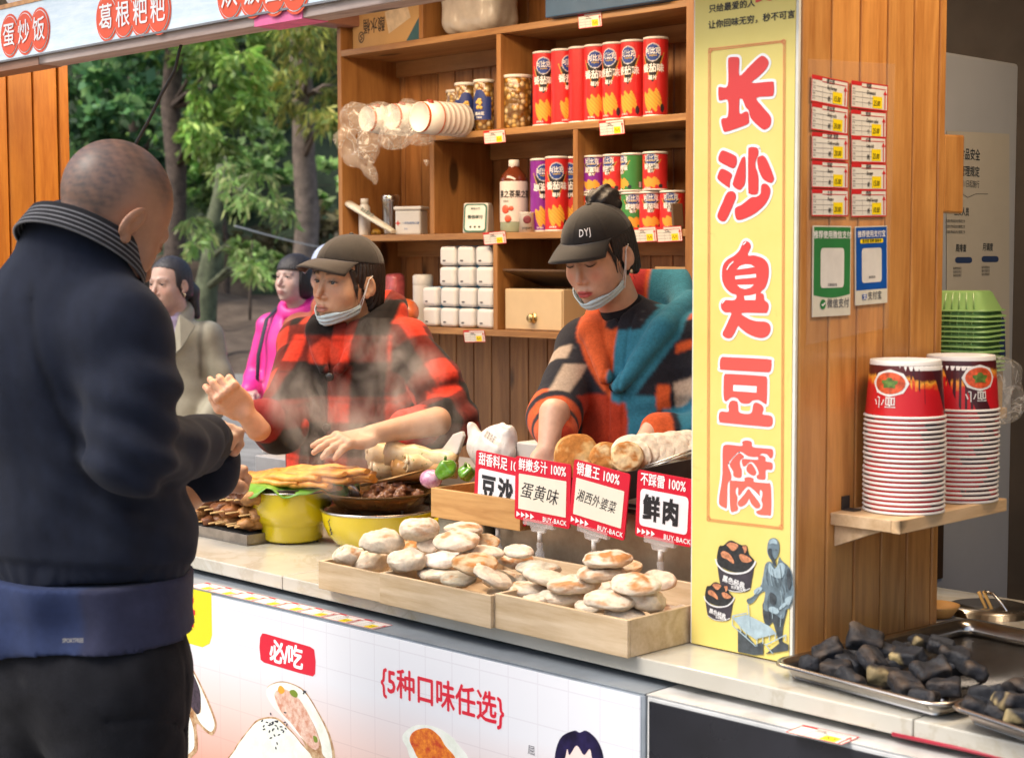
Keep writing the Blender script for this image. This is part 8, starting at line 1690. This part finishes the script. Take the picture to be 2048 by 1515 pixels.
def jacketB_c(P):
    x, y, z = P[:, 0]+.004*wob(P, 30, 2), P[:, 1], P[:, 2]+.004*wob(P, 30, 3); K = np.tile(NAV, (len(P), 1)); sp = sstep(wob(P, 420, 2)+.5*wob(P, 700, 3), 1.0, 1.4)
    def put(c, x0, x1, z0, z1, ok=True): nonlocal K; K = np.where((((x > x0)&(x < x1)&(z > z0)&(z < z1))&ok)[:, None], c, K)
    fr = y > -.02
    K = np.where(((z > 1.27))[:, None], mixc(K, (.25, .25, .25), sp*.8), K)
    put(RED_, -.030, .095, .80, 1.262, fr); put(TEA, -.098, -.030, .80, 1.262, fr); put(NAV, .095, .165, 1.0, 1.235, fr); put(BEI, .085, .172, 1.235, 1.335, fr); put(ORG, .172, .26, 1.20, 1.30); put(RED_, .095, .15, .80, 1.0, fr); put(ORG, -.125, -.098, 1.19, 1.29, fr); put(BEI, -.2, .2, .80, 1.0, ~fr); put(TEA, -.05, .12, 1.05, 1.25, ~fr); put(ORG, -.165, -.10, 1.415, 1.47); put(BEI, -.26, -.18, 1.39, 1.5, ~fr)
    for a, b, cs in ((sR_, eR_, ((-.2, .28, NAV), (.28, .45, BEI), (.45, .9, NAV), (.9, 1.2, ORG))), (eR_, wR_, ((-.2, .25, NAV), (.25, .6, ORG), (.6, .8, NAV), (.8, 1.3, ORG))), (sL_, eL_, ((-.3, .06, NAV), (.06, .14, ORG), (.14, .40, NAV), (.40, .93, BEI), (.93, 1.2, NAV))), (eL_, wL_, ((-.3, .12, NAV), (.12, .80, TEA), (.80, .90, NAV), (.90, 1.3, ORG)))):
        t, d = seg_t(P, a, b); m_ = (d < .092)&(np.abs(P[:, 0]) > .128)&(t > -.15) if a is sR_ or a is sL_ else (d < .085)&(t > .02)
        for t0, t1, c in cs: K = np.where((m_&(t > t0)&(t <= t1))[:, None], c, K)
    rr = np.sqrt(P[:, 0]**2+((P[:, 1]+.02)*.95)**2); hd = (np.abs(P[:, 2]-1.435+.75*P[:, 1]) < .052)&(rr > .060)&(rr < .135)
    hd = hd|(seg_t(P, A3(-.115, -.05, 1.475), A3(-.095, .07, 1.42))[1] < .046)|(seg_t(P, A3(-.095, .07, 1.42), A3(-.012, .15, 1.285))[1] < .043)|(seg_t(P, A3(.085, .08, 1.41), A3(.020, .15, 1.305))[1] < .038)|(seg_t(P, A3(.115, -.05, 1.465), A3(.085, .08, 1.41))[1] < .042); K = np.where(hd[:, None], np.where((P[:, 0] > .012)[:, None], ORG, TEA), K); K = np.where(((P[:, 1] < -.075)&(P[:, 2] > 1.44)&(P[:, 0] > .02))[:, None], A3(.35, .03, .03), K); return K*(1+.10*wob(P, 260, 5)[:, None])
blob('hooded_jacket', jacketB, (-.40, -.22, .80), (.40, .56, 1.56), .0043, CLOTH, wmB, None, jacketB_c, BB)
def tee(P): return np.maximum(s_cone(P, nbB+A3(0, .012, .01), nbB+A3(0, .035, -.10), .058, .075), 0*P[:, 2]-1)
blob('undershirt', tee, nbB-.16, nbB+.16, .006, KNIT, wmB, None, lambda P: np.where((P[:, 2] < nbB[2]-.035)[:, None], A3(.50, .26, .03), A3(.012, .012, .016)), BB)
m = MB()
for z in (1.285, 1.135, 1.0): m.lathe([(0, .004), (.009, .004), (.012, .002), (.012, -.004)], BB @ Vector((0, .164 if z < 1.2 else .146, z)), 14, None, (BB.to_3x3() @ Matrix.Rotation(R(-90), 3, 'X')))
m.build('buttons', plain('button_black', (.02,)*3), wmB)
blob('trousers', legs, (-.26, -.15, -.03), (.26, .2, .95), .014, KNIT, wmB, None, lambda P: np.tile(A3(.02, .02, .028), (len(P), 1)), BB)
w1 = BB @ Vector(wR_); h1 = at(1096, 902, D=3.67); make_hand(wmB, basis(h1, at(1086, 960, D=3.64)-h1, (.5, -.6, .3)), (.62, .37, .25), (.5, .5, .55, .6), .1, .5, 1, (w1-h1).length+.03, .003, .5, armr=.036)
w2 = BB @ Vector(wL_); h2 = at(1285, 890, D=3.66); make_hand(wmB, basis(h2, at(1255, 935, D=3.62)-h2, (.5, -.4, .7)), (.62, .37, .25), (.4, .5, .5, .6), .1, .5, -1, max(.03, (w2-h2).length-.015), .003, .5, armr=.027)

# ---------------- passers-by on the road
def passer(px_, py_, D, yaw, byaw, label, skin, hairfn, haircol, coat, coatcol, mat_, pitch=0, hs=1.0, arms=None, extra=None):
    h = at(px_, py_, D=D); root = empty('person', (h.x, h.y, 0), label, 'person'); Hm = head_mx(h, yaw, pitch, 0, hs); Bm = body_mx(h.x, h.y, byaw) @ Matrix.Translation((0, -.02, h.z-1.47)); make_head(root, Hm, skin, (.40, .15, .13), .0042, lash=.7, open_=.8)
    blob('hair', hairfn, (-.13, -.2, -.2), (.13, .10, .16), .0045, HAIRM, root, None, hairc(haircol), Hm)
    shr, shl = A3(.17, -.01, 1.235), A3(-.17, -.01, 1.235); er, wr, el, wl = [A3(*q) for q in (arms or ((.235, .0, .98), (.16, .17, .93), (-.235, 0, .98), (-.19, .15, .86)))]
    def f_(P):
        d = s_ell(P, (0, 0, 1.08), (.180, .125, .24)); d = smin(d, s_ell(P, (0, .01, .86), (.190, .145, .2)), .08); d = smin(d, s_cone(P, shr, shl, .064, .064), .06); d = smin(d, s_cone(P, (0, -.01, 1.25), (0, -.015, 1.34), .10, .068), .03)
        d = smin(d, s_chain(P, [shr, er, wr], [.066, .058, .046], .02), .02); d = smin(d, s_chain(P, [shl, el, wl], [.066, .058, .046], .02), .02); d = smax(d, -s_cone(P, (0, .03, 1.45), (0, .10, 1.22), .056, .012), .01)
        col = np.sqrt((np.sqrt(P[:, 0]**2+(P[:, 1]+.01)**2)-.078)**2+((P[:, 2]-1.325+.35*P[:, 1])*.6)**2)-.022; d = smin(d, col, .01); d = np.maximum(d, .70-P[:, 2]); return d+.010*wob(P, 14, 4)+.008*wob(P, 32, 8)
    blob(coat, f_, (-.36, -.22, .68), (.36, .34, 1.42), .010, mat_, root, None, coatcol, Bm)
    blob('trousers', lambda P: np.maximum(smin(s_cone(P, (.09, 0, .75), (.10, .02, .02), .09, .06), s_cone(P, (-.09, 0, .75), (-.10, .02, .02), .09, .06), .03), P[:, 2]-.8), (-.22, -.12, -.03), (.22, .15, .82), .016, KNIT, root, None, lambda P: np.tile(A3(.02, .02, .025), (len(P), 1)), Bm)
    for s, w_, e_ in ((1, wr, er), (-1, wl, el)): p = Bm @ Vector(w_); make_hand(root, basis(p, p-Bm @ Vector(e_), (0, 0, 1)), skin, (.5,)*4, .1, .5, s, .04, .005)
    return root, Hm, Bm
def pony(P): return smin(hair_f(P, low=-.07), s_chain(P, [(0, -.105, .0), (-.01, -.135, -.05), (-.03, -.135, -.16)], [.030, .032, .016], .02), .02)
def bob_(P): return smin(hair_f(P, low=-.10), s_ell(P, (0, -.03, -.03), (.092, .075, .085)), .02)*1.0
def bobf(P):
    d = smin(s_ell(P, (0, -.014, .026), (.088, .104, .096)), s_ell(P, (0, -.03, -.035), (.095, .078, .080)), .03); d = np.maximum(d, np.minimum(P[:, 1]-.035, np.maximum(.035-P[:, 2], P[:, 1]-.11))); return d-.002*np.sin(np.arctan2(P[:, 0], P[:, 1])*40)
rt, Hm, Bm = passer(338, 566, 7.2, -75, -50, 'woman in pale khaki coat and lilac shirt, half hidden behind the man', (.56, .36, .28), pony, (.028, .025, .027), 'coat', lambda P: mixc(mixc(np.tile(A3(.33, .305, .225), (len(P), 1)), (.14, .125, .09), ((np.abs(P[:, 0]-.012) < .005)*(P[:, 1] > 0)+(np.abs(np.abs(P[:, 0])-.150) < .006)*(P[:, 2] > 1.05))*1.0), (.44, .36, .52), ((np.abs(P[:, 0]) < .05)*(P[:, 1] > .03)*(P[:, 2] > 1.18))*1.0), vcol('coat_cloth', .6, 0, .2, 60, .10, 20, .4), 4, 1.0)
for s in (-1, 1):
    m = MB(); m.prism([Bm @ Vector((s*x, y, z)) for x, y, z in ((.012, .135, 1.12), (.070, .095, 1.335), (.135, .070, 1.285), (.085, .128, 1.19))], Bm.to_3x3() @ Vector((0, .008, 0))); m.build('lapel', plain('coat_lapel', (.36, .335, .25), .65), rt, bevel=.003)
m = MB()
for z in (1.05, .93): m.ball(Bm @ Vector((.03, .15, z)), (.011, .005, .011), Bm.to_3x3(), 10, 6)
m.build('buttons', plain('coat_button', (.10, .08, .06), .4), rt)
m = MB(); m.ball(Hm @ Vector((-.084, -.004, -.052)), (.007, .004, .009), None, 10, 6); m.build('earring', plain('ear_gold', (.7, .6, .4)), rt)
rt, Hm, Bm = passer(588, 556, 7.9, -80, -70, 'woman in bright pink jacket with a bob haircut and shoulder strap', (.60, .41, .34), bobf, (.022, .017, .016), 'jacket', lambda P: np.tile(A3(.80, .035, .30), (len(P), 1))*(1+.05*wob(P, 60, 2)[:, None]), vcol('pink_shell', .45, 0, .2, 50, .06, 20, .5), -4, 1.0)
m = MB(); m.tube([Bm @ Vector(q) for q in ((.115, -.03, 1.335), (.125, .075, 1.27), (.135, .135, 1.10), (.16, .12, .90))], .013, 8, flat=.35); m.build('strap', plain('strap_navy', (.02, .022, .04), .7), rt)
rt, Hm, Bm = passer(662, 545, 6.9, -70, -60, 'person in rust jacket and pale blue cap hidden behind the plaid seller', (.52, .33, .25), lambda P: hair_f(P, low=-.07), (.02, .015, .013), 'jacket', lambda P: np.tile(A3(.32, .075, .035), (len(P), 1)), vcol('rust_shell', .6, 0, .2, 50, .1, 20, .4), 0, 1.0)
cap(rt, Hm, (.40, .47, .62), .07)

# ------------------------------------------------------------------ steam rising from the hot food
def steam(name, lo, hi, dens, label, seed, axis_pts):
    m = MB(); c0 = (Vector(lo)+Vector(hi))/2; t = NT(name+'_vapour'); t.t.nodes.remove(t.b)
    v = t.coord((1, 1, .62)); pv = t.n('VolumePrincipled'); pv.inputs['Color'].default_value = (.95, .92, .88, 1); pv.inputs['Anisotropy'].default_value = .2
    tc = t.n('TexCoord'); n1 = t.noise(v, 10, 6, .62, 1.6)
    d = None                                             # soft envelope around the rising column
    for (p, r_) in axis_pts:
        vm = t.n('VectorMath', operation='SUBTRACT'); t.l(tc.outputs['Object'], vm.inputs[0]); vm.inputs[1].default_value = tuple(Vector(p)-c0)
        ln = t.n('VectorMath', operation='LENGTH'); t.l(vm.outputs[0], ln.inputs[0]); e = t.math('SUBTRACT', 1.0, t.math('DIVIDE', ln.outputs['Value'], r_), True); d = e if d is None else t.math('MAXIMUM', d, e)
    dn = t.math('MULTIPLY', d, t.math('MULTIPLY', t.math('SUBTRACT', n1, .44, True), dens)); t.l(dn, pv.inputs['Density']); t.l(pv.outputs[0], t.out.inputs['Volume'])
    m.box(lo, hi); return tag(m.build(name, t.m, loc=tuple(c0)), label, 'steam', kind='stuff')
s0 = at(690, 880, D=3.95); s1 = at(640, 830, D=3.95); s2 = at(800, 800, D=4.0); s3 = at(760, 700, D=4.0); s4 = at(870, 850, D=3.9); s5 = at(580, 790, D=3.9); s6 = at(850, 740, D=4.0); s7 = at(665, 930, D=3.9); s8 = at(760, 590, D=4.05)
ps_ = [(s0, .13), (s1, .12), (s2, .12), (s3, .10), (s4, .09), (s5, .09), (s6, .07), (s7, .10)]
lo_ = [min(p[i]-.08 for p, r in ps_) for i in range(3)]; hi_ = [max(p[i]+.08 for p, r in ps_) for i in range(3)]
steam('steam', lo_, hi_, 46, 'white steam drifting up from the hot pots before the plaid jacket', 1, ps_)
